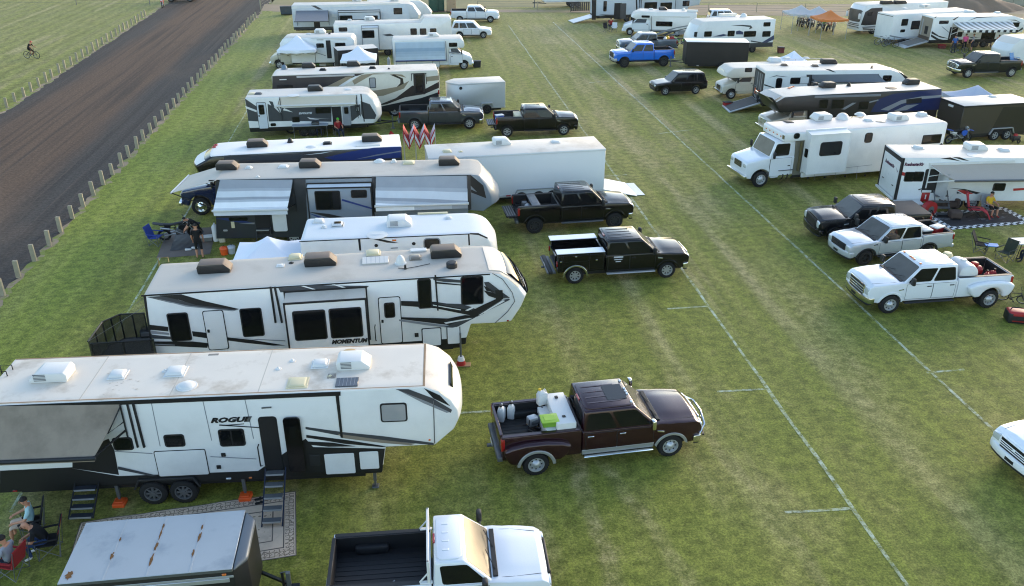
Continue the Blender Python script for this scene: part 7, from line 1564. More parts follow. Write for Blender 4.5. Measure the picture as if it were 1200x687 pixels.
r.decals([(GREYM,[R8(500,540),R8(1060,478),R8(1060,481),R8(500,543)]),(GREYM,[R8(620,540),R8(622,540),R8(615,600),R8(613,600)]),(GREYM,[R8(780,525),R8(782,525),R8(775,595),R8(773,595)]),(GREYM,[R8(945,490),R8(947,490),R8(940,588),R8(938,588)])])
for p in ((565,580),(695,575),(852,567),(1005,560)): r.light(R8(*p),TRIM,.12,.1,'latch')
for i in range(5): 
    m=MB(); y=.4+i*.42; m.box(xl-.03,xl+.02,y-.05,y+.05,zt-.3,zt-.24,AMBER,.01,1); m.build('marker_light',r.root)
m=MB(); m.box(xl-.02,xl+.01,.02,.22,zo+.15,zt-.15,M('bronze_trim','6e6546',.4,metal=.5)); m.build('corner_trim',r.root)
m=MB(); m.box(xb0-.38,xb0-.32,-.12,.02,.9,2.6,M('bronze_trim','6e6546',.4,metal=.5)); m.build('exhaust_guard',r.root)
r.ac(R8(665,130),zt,1.05,.75,.36,WHITEPL,True); r.vent(R8(832,125),zt,.75,.32,WHITEPL,True); r.vent(R8(418,150),zt,.4,.05,TRIM); r.ac(R4(707,300),zt,1.0,.75,.36,WHITEPL); r.vent(R4(590,305),zt,.4,.12); r.vent(R4(560,282),zt,.6,.15,WHITEPL,True); r.vent(R4(800,285),zt,.5,.2); r.vent(R4(640,308),zt,.5,.04,TAUPE,True); 
m=MB(); x,y=r.at(R4(545,295),zt); m.tube([(x-.4,y,zt+.02),(x,y+.3,zt+.04),(x+.3,y-.1,zt+.02),(x+.6,y+.2,zt+.02)],.018,M('yellow_cable','9c8a4a',.7),4); m.build('cable',r.root)
r.wheels([xe-3.0,xe-2.0],.46,.28,'steel',ALU); r.chassis(xl+.5,xe-.3,.6,.35)
# ---------------------------------------------------------------- brown and blue super motorhome
BRN=M('dark_brown_panel','151417',.45,coat=.15,var=.08); CHAMP=M('champagne_paint','a39a8c',.3,metal=.35,coat=.8)
r=Rig('motorhome','black motorhome with blue rear swoosh, champagne truck nose and rounded front cap','motorhome',R4(370,205),R4(880,180),3.04,W=2.5); S=r.side; zt=3.04; xe=S(R4(880,182))[0]; xl=S(R4(218,210))[0]; xb0=S(R4(370,230))[0]; zl=S(R4(218,222))[1]
r.body([(xb0,.45),(xb0,2.0),(xl+.7,1.95),(xl+.1,zl-.05),(xl,zl+.12),(xl+.35,zt-.35),(xl+.9,zt-.06),(xb0,zt),(xe-.05,zt),(xe,zt-.05),(xe,.45)],BRN,ROOFW,BLACK,zs=.7,bulge=-.25,bx=xl+.9)
m=MB(); m.prism([(xl-.20,zl+.1),(xl+.12,zt-.36),(xl+.75,zt-.03),(xl+.75,zt-.07),(xl+.16,zt-.42),(xl-.15,zl+.05)],.15,2.35,CHAMP,'y',0,1,[('y',.5),('y',1.25),('y',2.0)],lambda v:(v[0]-.05*(1-abs(2*v[1]/2.5-1)**3),v[1],v[2]+.03)); m.build('front_cap',r.root)
van_cab(r,xb0,-1,2.2,CHAMP,2.6,2.0,1.6,1.35,1.2,.46,grille=CHROME,bump=CHROME,z0=.55,rim=CHROME,conv=True)
DBL=M('royal_blue_swoosh','0c2152',.3,coat=.6); r.decals([(DBL,[R4(630,222),R4(690,200),R4(878,182),R4(878,262),R4(600,272)]),(GREYM,[R4(640,262),R4(720,225),R4(800,210),R4(878,205),R4(878,214),R4(790,222),R4(720,240),R4(670,266)]),(GREYM,[R4(690,268),R4(740,245),R4(790,240),R4(740,264)]),(TRIM,[R4(740,222),R4(800,215),R4(800,235),R4(740,240)]),(GREYM,[R4(485,260),R4(530,235),R4(545,235),R4(500,262)]),(GREYM,[R4(560,240),R4(630,222),R4(632,226),R4(565,245)])])
r.bar(R4(382,212),R4(640,205),.14,M('grey_awning','6e7278',.85,var=.05),'awning_case'); r.window(R4(400,222),R4(432,258)); r.window(R4(450,222),R4(495,258)); r.window(R4(555,230),R4(590,262))
for p in (R4(430,175),R4(757,162)): r.ac(p,zt,1.0,.72,.36,ACDARK,True,ACDARK,PLASTIC)
r.vent(R4(385,165),zt,.35,.14,TRIM); r.vent(R4(515,170),zt,.28,.3,TRIM,True); r.vent(R4(680,178),zt,.7,.04,TRIM,True,.12); 
for p in (R4(282,178),R4(290,175),R4(298,173)): r.vent(p,zt,.12,.06,AMBER)
r.wheels([xe-2.8],.46,.28,'steel',ALU); r.chassis(xb0,xe-.2,.7,.35)
# ---------------------------------------------------------------- toy hauler with lowered rear ramp
r=Rig('toy_hauler_trailer','white toy hauler with its rear ramp lowered and grey side awning','trailer',RM(330,192),R4(660,107),3.15,W=2.45,shift=0); S=r.side
# use the row direction for its flank
zt=3.15; xe=S(R4(742,150))[0]
r.body([(0,.6),(.0,zt-.05),(.05,zt),(xe-1.4,zt),(xe-.4,zt-.3),(xe,zt-.75),(xe-.1,1.5),(xe-.6,1.2),(xe-.7,.6)],WHITE,ROOFW,BLACK,zs=.9,bulge=.3,bx=xe-1.4)
DI=M('garage_interior','4a4b4c',.8,var=.1); m=MB(); m.box(-.03,.02,.12,r.W-.12,.75,zt-.2,TRIM); m.box(-.035,-.02,.3,r.W-.3,.95,zt-.35,DI); 
for yy in (.55,.95,1.5): m.box(-.05,-.03,yy-.03,yy+.03,.95,zt-.35,M('white_shelf','9a9b9b',.6))
m.build('rear_opening',r.root)
m=MB(); m.hull8([(-.05,.15,.68),(-2.35,.15,.0),(-2.35,r.W-.15,.0),(-.05,r.W-.15,.68)],[(-.05,.15,.78),(-2.35,.15,.09),(-2.35,r.W-.15,.09),(-.05,r.W-.15,.78)],ALU,.012,1); m.hull8([(-.12,.3,.77),(-2.25,.3,.12),(-2.25,r.W-.3,.12),(-.12,r.W-.3,.77)],[(-.12,.3,.785),(-2.25,.3,.135),(-2.25,r.W-.3,.135),(-.12,r.W-.3,.785)],M('ramp_mat','55524f',.8,var=.12)); m.build('ramp_door',r.root)
r.decals([(GREYD,[RM(350,235),RM(400,220),RM(490,232),RM(400,226)]),(TRIM,[RM(318,278),RM(380,300),RM(390,308),RM(318,288)]),(GREYD,[RM(720,175),RM(760,180),RM(800,200),RM(780,198)]),(GREYD,[R4(350,125),R4(380,125),R4(382,180),R4(355,180)]),(TRIM,[R4(700,105),R4(745,135),R4(742,150),R4(725,128)])]); r.window(RM(400,238),RM(432,308),r=.14); r.window(RM(495,235),RM(557,278),r=.1); r.window(R4(650,128),R4(680,152)); r.panel(RM(560,230),RM(615,276))
r.awning(R4(370,125),R4(630,122),R4(372,152),R4(665,155),2.35,DKA,.05,True,STEEL,armat=TRIM,aw=.03)
for p in (R4(263,90),R4(383,93)): r.vent(p,zt,.42,.14,ACTAN)
r.ac(R4(436,82),zt,1.2,.75,.36,ACDARK,False,ACDARK,PLASTIC); r.wheels([xe*.5,xe*.5+.9],.36,.24); r.chassis(.2,xe-.8,.7,.45); r.vent(R4(605,100),zt,.1,.2,TRIM)
mv=r.root.matrix_basis@Vector((.0-.45,1.1,.72)); P=G(*RM(265,385),.7); 
t=dirt_bike('small orange dirt bike on the ramp top of the open white toy hauler',(P.x,P.y,.62),R(80),ORANGE,lean=0)
P=G(*RM(70,430)); tote('cooler_box','red cooler box on the grass beside the lowered ramp','cooler',P,R(15),.65,.45,.4,RED,PLASTIC)
# ---------------------------------------------------------------- old class C
r=Rig('motorhome','old beige van-cab motorhome with rounded overhang, left of the lowered ramp','motorhome',R4(150,98),R4(400,92),2.5,W=2.3); S=r.side; zt=2.5; xl=S(R4(38,108))[0]
xb0=.25; xe=7.4
OLDW=M('old_cream_white','c9c4b8',.45,var=.05); r.body([(xb0,.5),(xb0,1.75),(xl+.5,1.7),(xl,1.85),(xl+.15,zt-.35),(xl+.6,zt-.03),(xl+1.2,zt),(xe-.1,zt),(xe,zt-.1),(xe,.5)],OLDW,ROOFW,OLDW,zs=.6,bulge=-.15,bx=xl+.8)
van_cab(r,xb0,-1,2.0,M('old_beige_paint','bdb7a8',.4,coat=.4),xb0-S(R4(25,190))[0],1.75,1.35,1.08,1.0,.36,stripe=M('brown_stripe','5f574c',.5))
m=MB(); m.box(xl-.02,xl+.25,.5,1.8,1.92,2.3,GREYM); 
m=MB(); r.window(RM(190,170),RM(235,198)); m.prism([(xl-.06,1.92),(xl+.06,2.22),(xl+.09,2.2),(xl-.03,1.9)],.55,1.75,M('pale_overhang_window','b7b2aa',.2,coat=.6)); m.build('front_window',r.root); r.vent(RM(385,125),zt,.9,.3); r.vent(RM(470,110),zt,.5,.14); r.vent(RM(600,105),zt,.4,.1)
m=MB(); 
for y in (.4,1.9): m.tube([(3.2,y,zt+.2),(6.8,y,zt+.2)],.018,CHROME,5)
for k in range(5):
    for y in (.4,1.9): m.tube([(3.2+.9*k,y,zt),(3.2+.9*k,y,zt+.2)],.014,CHROME,4)
m.build('roof_rack',r.root); r.wheels([5.2],.36,.24,'steel',ALU); r.chassis(.3,xe-.2,.6,.4)
P=G(*RM(485,75),2.6); canopy('white pop-up canopy peak showing behind the roof of the old beige motorhome',(P.x+.6,P.y+.6),R(10),2.6,2.6,1.9,2.75,CANW)
# ---------------------------------------------------------------- white race-graphics toy hauler with awning, right
r=Rig('toy_hauler_trailer','white toy hauler with dark script lettering, tan awning and checkered ground mat','trailer',R7(310,185),(1200,185.5),2.88,W=2.45); S=r.side; zt=2.88; xe=9.0
r.body([(0.02,.5),(0,zt-.02),(.04,zt),(xe,zt),(xe,.5)],WHITE,ROOFW,WHITE,zs=.6)
m=MB(); 
for y in (0,r.W): m.box(-.03,.1,y-.02 if y==0 else y-.1,.1 if y==0 else y+.02,.5,zt-.02,TRIM,.01,1)
m.box(-.035,.05,.1,r.W-.1,zt-.28,zt-.05,TRIM,.01,1); m.build('corner_trim',r.root)
m=MB(); m.prism(rr(.16,r.W-.16,.62,zt-.32,.04),-.03,.02,WHITE,'x',.006,1); m.build('ramp_door',r.root)
for y,mt in ((.3,WHITEPL),(1.1,RED),(2.1,WHITEPL)):
    m=MB(); m.box(-.05,-.02,y-.09,y+.09,.5,.6,mt,.01,1); m.build('marker_light',r.root)
for y in (.55,1.9):
    m=MB(); m.box(-.05,-.02,y-.1,y+.1,1.15,1.2,TRIM,.01,1); m.build('latch',r.root)
PLUM=M('plum_lettering','4a1c3c',.4)
tx=S(R7(316,228)); tx2=S(R7(438,225)); text('RoadmasterXtr',PLUM,.24,'lettering',r.root,(tx[0],-.012,tx[1]-.05),(PI/2,0,0),.3,tx2[0]-tx[0]); text('RoadmasterXtr',PLUM,.26,'lettering',r.root,(-.035,2.0,2.05),(PI/2,R(-0),R(-90)),.3,1.25)
m=MB(); m.raw([(-.034,1.7,1.75),(-.034,1.35,1.62),(-.034,1.15,1.5),(-.034,1.3,1.6)],[(0,1,2,3)],TRIM); m.raw([(-.034,.5,2.2),(-.034,.25,2.05),(-.034,.3,1.95)],[(0,1,2)],PLUM); m.build('graphics_rear',r.root)
r.window(R7(322,272),R7(372,333)); r.window(R7(376,270),R7(428,332)); r.door(R7(450,255),R7(508,402),BLACK); 
r.decals([(RED,[R7(292,270),R7(322,277),R7(322,298),R7(292,293)]),(TRIM,[R7(540,190),R7(600,182),R7(670,208),R7(600,196)]),(TRIM,[R7(610,180),R7(660,182),R7(720,205),R7(680,200)]),(RED,[R7(640,385),R7(690,385),R7(745,408),R7(690,412)]),(TRIM,[R7(590,372),R7(690,378),R7(790,402),R7(760,410),R7(680,385)]),(GREYD,[R7(640,392),R7(680,412),R7(640,410)]),(RED,[R7(990,375),R7(1057,372),R7(1057,385),R7(990,390)]),(TRIM,[R7(400,380),R7(430,372),R7(432,376),R7(404,386)])])
r.window(R7(870,342),R7(935,390)); r.window(R7(545,280),R7(590,320),pane=BLIND)
AWT=M('tan_awning','a99f93',.85,var=.04); r.awning(R7(478,226),(1215,191),R7(634,326),(1215,210.5),2.0,AWT,.08,True,STEEL,armat=WHITEPL,drop=.12,aw=.045,armz=-1.3); r.bar(R7(470,225),R7(1000,205),.14,WHITEPL,'awning_case')
m=MB(); x=S(R7(520,345))[0]; m.prism(rr(0,.75,.75,2.2,.06),0,.05,WHITE,'y',.01,1,fn=lambda v:(x-.05+v[0]*.35,-.05-v[0]*.9,v[2])); m.build('door_leaf',r.root)
r.ac(R7(755,130),zt,1.05,.75,.34,WHITEPL); r.vent(R7(400,125),zt,.45,.14); r.vent(R7(930,140),zt,.5,.14); r.vent(R7(750,170),zt,.7,.04,WHITEPL,True,.25); r.vent(R7(545,103),zt,.1,.1,TRIM,True)
r.wheels([S(R7(645,450))[0],S(R7(645,450))[0]+.85],.36,.24,'dark',ALU); m=MB(); xw=S(R7(645,450))[0]; m.prism(arc(xw,.4,.52,0,180,10)+arc(xw,.4,.44,180,0,10),-.02,.02,WHITEPL,'y'); m.build('wheel_arch',r.root); r.chassis(.2,xe,.6,.4); r.bumper(-.1,WHITEPL)
m=MB(); (xa,za)=S(R7(240,475),-.3); m.box(-.1,1.3,-.75,-.05,.5,.56,WHITEPL,.01,1); m.build('side_step',r.root)
CHK=bpy.data.materials.new('checkered_mat')
def mk_chk():
    nt,N,L=nodes(CHK); p=N['Principled BSDF']; p.inputs['Roughness'].default_value=.8; tc=N.new('ShaderNodeTexCoord'); sp=N.new('ShaderNodeSeparateXYZ'); L.new(tc.outputs['Generated'],sp.inputs[0])
    def e(ax,k): return math_(N,L,'MULTIPLY',math_(N,L,'SUBTRACT',.5,math_(N,L,'ABSOLUTE',math_(N,L,'SUBTRACT',sp.outputs[ax],.5))),k)
    d=math_(N,L,'MINIMUM',e('X',5.6),e('Y',3.0)); mp=N.new('ShaderNodeMapping'); mp.inputs['Scale'].default_value=(5.6,3.0,0); L.new(tc.outputs['Generated'],mp.inputs[0])
    ck=N.new('ShaderNodeTexChecker'); ck.inputs['Scale'].default_value=4.6; ck.inputs['Color1'].default_value=(.75,.75,.74,1); ck.inputs['Color2'].default_value=(.015,.015,.017,1); L.new(mp.outputs[0],ck.inputs[0])
    n=noise(N,L,tc.outputs['Object'],1.0,5,.7,(.5,2.2,1)); inner=mix(N,L,ramp(N,L,n,.55,.66,0,.75),(.018,.018,.022),'9aa0a6')
    L.new(mix(N,L,math_(N,L,'GREATER_THAN',d,.46),ck.outputs['Color'],inner),p.inputs['Base Color'])
mk_chk(); mat_quad('checkered_mat','black ground mat with a white checkered border under the tan awning','ground mat',[(1101.5,269),(1207,264),(1184,241),(1089,251)],CHK)
P=G(*RX(215,520)); t=thing('hose_reel','red round hose reel beside the covered bed of the dark pickup','hose reel',(P.x,P.y),R(20)); m=MB(); m.lathe([(.42,-.14),(.42,.14)],RED,'y',(0,0,.45),22); m.lathe([(.2,-.16),(.001,-.17)],STEEL,'y',(0,0,.45),12); m.build('drum',t); m=MB(); 
for x in (-.35,.35): m.tube([(x,-.2,0),(0,-.2,.45)],.025,TRIM,5); m.tube([(x,.2,0),(0,.2,.45)],.025,TRIM,5)
m.build('stand',t)
P=G(*RX(158,440)); t=thing('fuel_pump_stand','red and white box on a thin post at the rear of the checkered mat trailer','pump stand',(P.x,P.y),R(0)); m=MB(); m.tube([(0,0,0),(0,0,.9)],.035,TRIM,6); m.box(-.2,.2,-.2,.2,0,.03,TRIM); m.build('post',t); m=MB(); m.box(-.22,.22,-.17,.17,.45,.98,RED,.04,2); m.box(-.03,.03,-.18,-.16,.6,.85,WHITEPL); m.build('box_body',t); m=MB(); m.box(-.25,.25,-.2,.2,.97,1.1,WHITEPL,.03,2); m.build('lid',t)
P=G(*RX(340,490)); t=thing('folding_steps','tall grey metal folding steps at the open side door over the checkered mat','steps',(P.x,P.y),R(-3))
for x in (-.35,.35): m=MB(); m.tube([(x,.6,1.1),(x+.0,-.4,0)],.03,STEEL,5); m.build('stringer',t)
for i in range(4):
    m=MB(); m.box(-.35,.35,.38-.26*i-.12,.38-.26*i+.12,.86-.24*i,.9-.24*i,STEEL,.008,1); m.build('step',t)
RECL=M('brown_upholstery','4f4038',.9,var=.1); P=G(*RX(412,460)); t=thing('recliner_chair','brown upholstered recliner chair on the checkered mat','armchair',(P.x,P.y+.2),R(-80)); m=MB(); m.box(-.3,.35,-.32,.32,.2,.48,RECL,.06,2); m.build('seat',t); m=MB(); m.prism([(-.3,.3),(-.52,1.15),(-.36,1.2),(-.12,.45)],-.33,.33,RECL,'y',.06,2); m.build('backrest',t)
for s_ in (-1,1): m=MB(); m.box(-.32,.32,s_*.42-.1,s_*.42+.1,.15,.64,RECL,.05,2); m.build('armrest',t)
P=G(*RX(468,535)); m=MB(); m.box(-.3,.3,-.28,.28,.08,.45,RECL,.07,3); 
for x in (-.22,.22):
    for y in (-.2,.2): m.box(x-.03,x+.03,y-.03,y+.03,0,.1,TRIM)
o=m.build('footstool',None,tuple(P),(0,0,R(-5))); tag(o,'brown upholstered footstool in front of the brown recliner','footstool')
REDS=M('red_lounge_fabric','a8303a',.85,var=.08); P=G(*RX(640,520)); t=thing('lounge_chair','red reclining camp lounger with high back beside the seated person in yellow','lounge chair',(P.x,P.y),R(-20)); m=MB(); m.prism([(-.3,.42),(.35,.48),(.62,.3),(.78,.02),(.84,.06),(.68,.36),(.38,.54),(-.3,.48)],-.28,.28,REDS,'y',.015,1); m.build('seat',t); m=MB(); m.prism([(-.3,.44),(-.55,1.3),(-.47,1.33),(-.2,.46)],-.28,.28,REDS,'y',.02,2); m.prism([(-.53,1.15),(-.56,1.32),(-.44,1.34),(-.4,1.18)],-.2,.2,REDS,'y',.03,2); m.build('backrest',t)
for s_ in (-1,1): m=MB(); m.tube([(-.35,s_*.3,0),(.3,s_*.3,.46)],.016,TRIM,5); m.tube([(.4,s_*.3,0),(-.3,s_*.3,.62)],.016,TRIM,5); m.box(-.4,.2,s_*.33-.03,s_*.33+.03,.6,.63,TRIM,.01,1); m.build('leg',t)
P=G(*RX(665,425)); t=thing('side_table','small tan side table behind the red lounger','table',(P.x,P.y+.3),0); m=MB(); m.box(-.45,.45,-.3,.3,.62,.66,M('tan_top','7f7254',.6),.01,1); m.build('table_top',t)
for x in (-.4,.4):
    for y in (-.25,.25): m=MB(); m.tube([(x,y,0),(x*.9,y*.9,.62)],.016,STEEL,5); m.build('leg',t)
P=G(*RX(790,500)); person('person in yellow t-shirt and black shorts sitting on the checkered mat',(P.x,P.y+.1,-.02),R(-75),'sit',YEL,BLKC,shorts=True,shoes=REDC,hair=HAIRD); camp_chair('grey folding chair under the person in the yellow t-shirt',(P.x,P.y+.1),R(-75),GRYC)
# ---------------------------------------------------------------- black cargo trailer and tent behind the white motorhome
DBRN=M('dark_bronze_skin','38332c',.35,coat=.3,var=.06); r=box_trailer('cargo_trailer','black and bronze tandem cargo trailer with white roof beside the truck-based motorhome',R4(968,248),(1215,119.5),2.5,2.4,2.5,.45,DBRN,ROOFW,trim=TRIM); r.wheels([r.side(R4(1082,370))[0],r.side(R4(1130,366))[0]],.36,.22,'five',ALU,y=-.06); xa=r.side(R4(1082,370))[0]-.5; xb_=r.side(R4(1130,366))[0]+.5; m=MB(); m.prism([(xa,.45),(xa+.2,.86),(xb_-.2,.86),(xb_,.45),(xb_-.05,.45),(xb_-.24,.81),(xa+.24,.81),(xa+.05,.45)],-.12,.02,ALU,'y',.008,1); m.build('fender',r.root); r.decals([(NAVYK,[R4(1120,252),(1215,125),(1215,160),R4(1070,345)])])
r.vent(R4(1077,212),2.5,.4,.1); m=MB(); m.box(-.05,0,1.0,1.5,2.15,2.3,WHITEPL,.02,1); m.build('marker_light',r.root)
P=G(*R4(1010,180),2.4); canopy('pale grey pop-up canopy behind the black and bronze cargo trailer',(P.x+.3,P.y+.3),R(5),3.4,3.2,1.8,2.6,M('pale_grey_canopy','b9bcc6',.85,var=.04),.35)
P=G(*R4(935,392)); dirt_bike('blue and white dirt bike between the white motorhome and the black trailer',(P.x,P.y),R(15),BLUEP,col2=WHITEPL)
P=G(*R4(905,350)); t=thing('shelf_rack','grey wire shelf rack with boxes behind the white motorhome','shelf rack',(P.x,P.y+.4),R(10)); m=MB()
for x in (-.5,.5):
    for y in (-.25,.25): m.tube([(x,y,0),(x,y,1.5)],.02,STEEL,5)
m.build('frame',t)
for z in (.4,.9,1.4): m=MB(); m.box(-.5,.5,-.25,.25,z,z+.03,ALU,.005,1); m.build('shelf',t)
P=G(*R4(1160,392)); t=thing('engine_cart','small black engine cart with red cap beside the wheels of the black trailer','cart',(P.x,P.y),R(20)); m=MB(); m.box(-.3,.3,-.2,.2,.2,.5,PLASTIC,.05,2); m.tube([(-.3,0,.4),(-.6,0,.9)],.02,STEEL,5); m.build('body',t); m=MB(); m.lathe([(.14,.5),(.12,.62),(.001,.64)],RED,'z',n=12); m.build('cap',t)
for y in (-.22,.22): m=MB(); m.torus((.15,y,.15),.11,.04,RUBBER); m.build('wheel',t)
# ---------------------------------------------------------------- pickups of the right block
GUN=M('dark_gunmetal_paint','0f1114',.22,metal=.2,coat=.5,spec=.3); COV=M('dusty_bed_cover','4a4541',.8,var=.15); SILV2=M('silver_truck_paint','c3c8cc',.25,metal=.35,coat=1)
pickup('pickup_truck','black crew cab pickup with flat bed cover, leftmost of three facing the white line',(1068,283),(975,286),GUN,wb=3.7,bed=1.75,H=1.92,wr=.4,cover=COV,bump=GUN,gframe=TRIM,fo=.95,style='dark',rim=DRIM)
p=pickup('pickup_truck','silver crew cab pickup between the black and the white dually pickup',(1088,304),(1009,312),SILV2,wb=3.22,bed=1.6,H=1.80,W=1.9,wr=.38,bump=SILV2,gframe=TRIM,fo=.9,style='five',rim=DRIM,hood_h=1.12,beltz=1.15,flare=PLASTIC)
a0=math.atan2(p['d'].y,p['d'].x); v=inbed(p,p['x0']+.35,.1); t=tote('cooler_box','red and white cooler box in the bed of the silver pickup','cooler',v,a0+.3,.6,.4,.45,RED,WHITEPL); v=inbed(p,p['xb']-.45,.1); tote('storage_box','black storage box behind the cab of the silver pickup','box',v,a0,.5,1.0,.5,PLASTIC,WHITEPL)
p=pickup('pickup_truck','white crew cab dually pickup carrying a white tank and red cans',R6(900,605),R6(450,635),WHITEP,wb=4.35,bed=2.4,H=1.98,wr=.41,dual=True,style='steel',rim=ALU,bump=CHROME,gframe=CHROME,flare=None,board=PLASTIC,marker=AMBER,handle=TRIM,mirror=PLASTIC,lift=.03)
a0=math.atan2(p['d'].y,p['d'].x); m=MB(); m.lathe([(.001,-.62),(.3,-.6),(.42,-.5),(.45,-.3),(.45,.3),(.42,.5),(.3,.6),(.001,.62)],WHITEPL,'y',(0,0,.5),22); m.lathe([(.13,.93),(.12,1.0),(.001,1.01)],WHITEPL,'z',n=12); m.box(-.4,.4,-.5,.5,0,.12,TRIM,.02,1); o=m.build('water_tank',None,tuple(inbed(p,p['xb']-.6,p['s']*.2)),(0,0,a0)); tag(o,'round white water tank behind the cab of the white dually pickup','tank')
v=inbed(p,p['xb']-.5,-p['s']*.72); m=MB(); m.lathe([(.001,0),(.2,.02),(.22,.1),(.22,.8),(.15,.9),(.001,.92)],M('yellowed_plastic','cfc49a',.5),'z',n=14); o=m.build('plastic_drum',None,tuple(v)); tag(o,'cream plastic drum beside the white tank in the dually pickup','drum')
v=inbed(p,p['xb']-1.4,-.1); m=MB(); m.lathe([(.001,-.32),(.2,-.3),(.22,-.2),(.22,.2),(.2,.3),(.001,.32)],RED,'x',(0,0,.3),16); m.box(-.12,.12,-.12,.12,.5,.68,RED,.04,2); m.box(-.3,.3,-.2,.2,0,.08,TRIM,.02,1); o=m.build('air_compressor',None,tuple(v),(0,0,a0)); tag(o,'red air compressor in the middle of the white dually pickup bed','compressor')
for k,(dx,dy,mt,lb) in enumerate(((.5,.35,RED,'red fuel can lying nearest the tailgate of the white dually'),(.85,.5,RED,'red fuel can between the compressor and the tailgate of the white dually'),(1.0,-.2,M('yellow_plastic','d8b21e',.5),'yellow can beside the compressor in the white dually bed'))): v=inbed(p,p['x0']+dx,p['s']*dy); jerry_can(lb,v,a0+k,mt)
DKG=M('dark_green_black_paint','121b1a',.22,metal=.15,coat=.5,spec=.3); p=pickup('pickup_truck','dark green crew cab pickup with a blue chair in its bed near the striped awning',R5(1127,362),R5(940,366),DKG,wb=4.06,bed=2.0,H=1.98,wr=.41,bump=CHROME,gframe=CHROME,board=STEEL,lift=.05,style='eight',rim=ALU)
v=inbed(p,p['x0']+.3,.2); camp_chair('light blue chair standing in the bed of the dark green pickup',tuple(v),math.atan2(p['d'].y,p['d'].x)+2,M('light_blue_plastic','4f86b8',.6))
BLP=M('bright_blue_paint','0e6ad0',.22,coat=1,metal=.1); p=pickup('pickup_truck','bright blue lifted crew cab pickup facing left in the upper middle',R3(630,312),R3(445,318),BLP,wb=3.8,bed=1.9,H=2.0,wr=.45,lift=.14,bump=ALU,gframe=TRIM,style='dark',rim=DRIM,flare=None,board=PLASTIC)
SLATE=M('slate_pickup_paint','5d646c',.3,metal=.3,coat=1); p=pickup('pickup_truck','slate grey pickup with loaded bed behind the bright blue pickup',R3(655,252),R3(462,256),SLATE,wb=3.9,bed=1.95,H=1.95,wr=.41,bump=CHROME,board=None); a0=math.atan2(p['d'].y,p['d'].x)
for dx,dy,mt,nm,lb in ((.35,.2,RED,'jerry_can','red can in the bed of the slate grey pickup'),(.75,-.1,M('yellow_plastic','d8b21e',.5),'jerry_can','yellow can in the bed of the slate grey pickup'),(1.1,.3,WHITEPL,'jerry_can','white can in the bed of the slate grey pickup')): v=inbed(p,p['x0']+dx,dy); jerry_can(lb,v+Vector((0,0,.0)),a0+dx,mt,s=1.5)
suv('car','black suv with roof rails parked alone below the blue pickup',R3(778,442),R3(640,448),BLACKP)
TW=M('pearl_white_paint','e6e8ea',.25,coat=1); A=G(1199,566); p=pickup('pickup_truck','white pickup whose front end enters the photo at the right edge',(1345,560),(1262,573),TW,wb=3.7,bed=1.7,H=1.92,wr=.4,bump=TW,gframe=TW,grille=TRIM,fo=.95,hood_h=1.2)
# ---------------------------------------------------------------- camp things at the right edge
OLV=cloth('olive','2c3326'); P=G(*RE(85,255)); camp_chair('black folding chair with side table facing away on the grass by the white dually',(P.x,P.y),R(-35),BLKC,reclined=.12); P=G(*RE(135,262)); t=thing('folding_tray','light blue tray table beside the black folding chair','tray table',(P.x,P.y),R(-15)); m=MB(); m.box(-.3,.3,-.22,.22,.42,.46,M('sky_blue_plastic','4f8fd0',.5),.015,1); m.build('table_top',t)
for x in (-.25,.25):
    m=MB(); m.tube([(x,-.2,0),(x*.8,.15,.42)],.014,TRIM,5); m.tube([(x,.2,0),(x*.8,-.15,.42)],.014,TRIM,5); m.build('leg',t)
P=G(*RE(212,300)); camp_chair('olive green folding chair beside the table at the right edge',(P.x,P.y),R(-150),OLV); P=G(*RE(262,270)); t=thing('folding_table','white topped folding table cut by the right edge of the photo','table',(P.x+.7,P.y),R(5)); m=MB(); m.box(-.9,.9,-.4,.4,.70,.75,WHITEPL,.015,1); m.build('table_top',t)
for x in (-.8,.8):
    m=MB(); m.tube([(x,-.35,0),(x*.85,-.3,.7)],.02,TRIM,5); m.tube([(x,.35,0),(x*.85,.3,.7)],.02,TRIM,5); m.build('leg',t)
P=G(*RE(325,330)); person('person with bare arm at the folding table on the right edge',(P.x+.55,P.y+.5,-.02),R(170),'sit',GRYC,NAVY,hair=HAIRD); camp_chair('dark folding chair at the right edge under the person at the folding table',(P.x+.55,P.y+.5),R(170),BLKC)
P=G(*RE(330,440)); BAG=M('dark_trailer_cover','23262b',.6,var=.15); t=thing('covered_bike','dark grey cover over a bike at the right edge of the photo','cover',(P.x+.5,P.y),R(75)); m=MB(); m.ell((0,0,.65),(.95,.45,.72),BAG,16,10,-.9); m.build('cover_fabric',t)
P=G(*RE(262,530)); bicycle('small black bmx bicycle lying near the tail of the white dually',(P.x,P.y+.15),R(-25),TRIM,s=.78,lean=.5)
P=G(*RE(275,625)); t=thing('generator','red and black portable generator on the grass at the right edge','generator',(P.x,P.y),R(-12)); m=MB(); m.box(-.4,.4,-.28,.28,.06,.5,RED,.08,3); m.build('housing',t); m=MB(); m.box(-.42,-.2,-.285,.285,.04,.46,PLASTIC,.05,2); m.box(-.3,.3,-.292,-.27,.14,.34,PLASTIC,.02,1); m.build('panel',t); m=MB(); m.tube([(-.3,0,.48),(-.25,0,.6),(.25,0,.6),(.3,0,.48)],.025,TRIM,6); m.build('handle',t); m=MB(); m.box(-.35,.35,-.25,.25,0,.07,RUBBER,.01,1); m.build('feet',t)
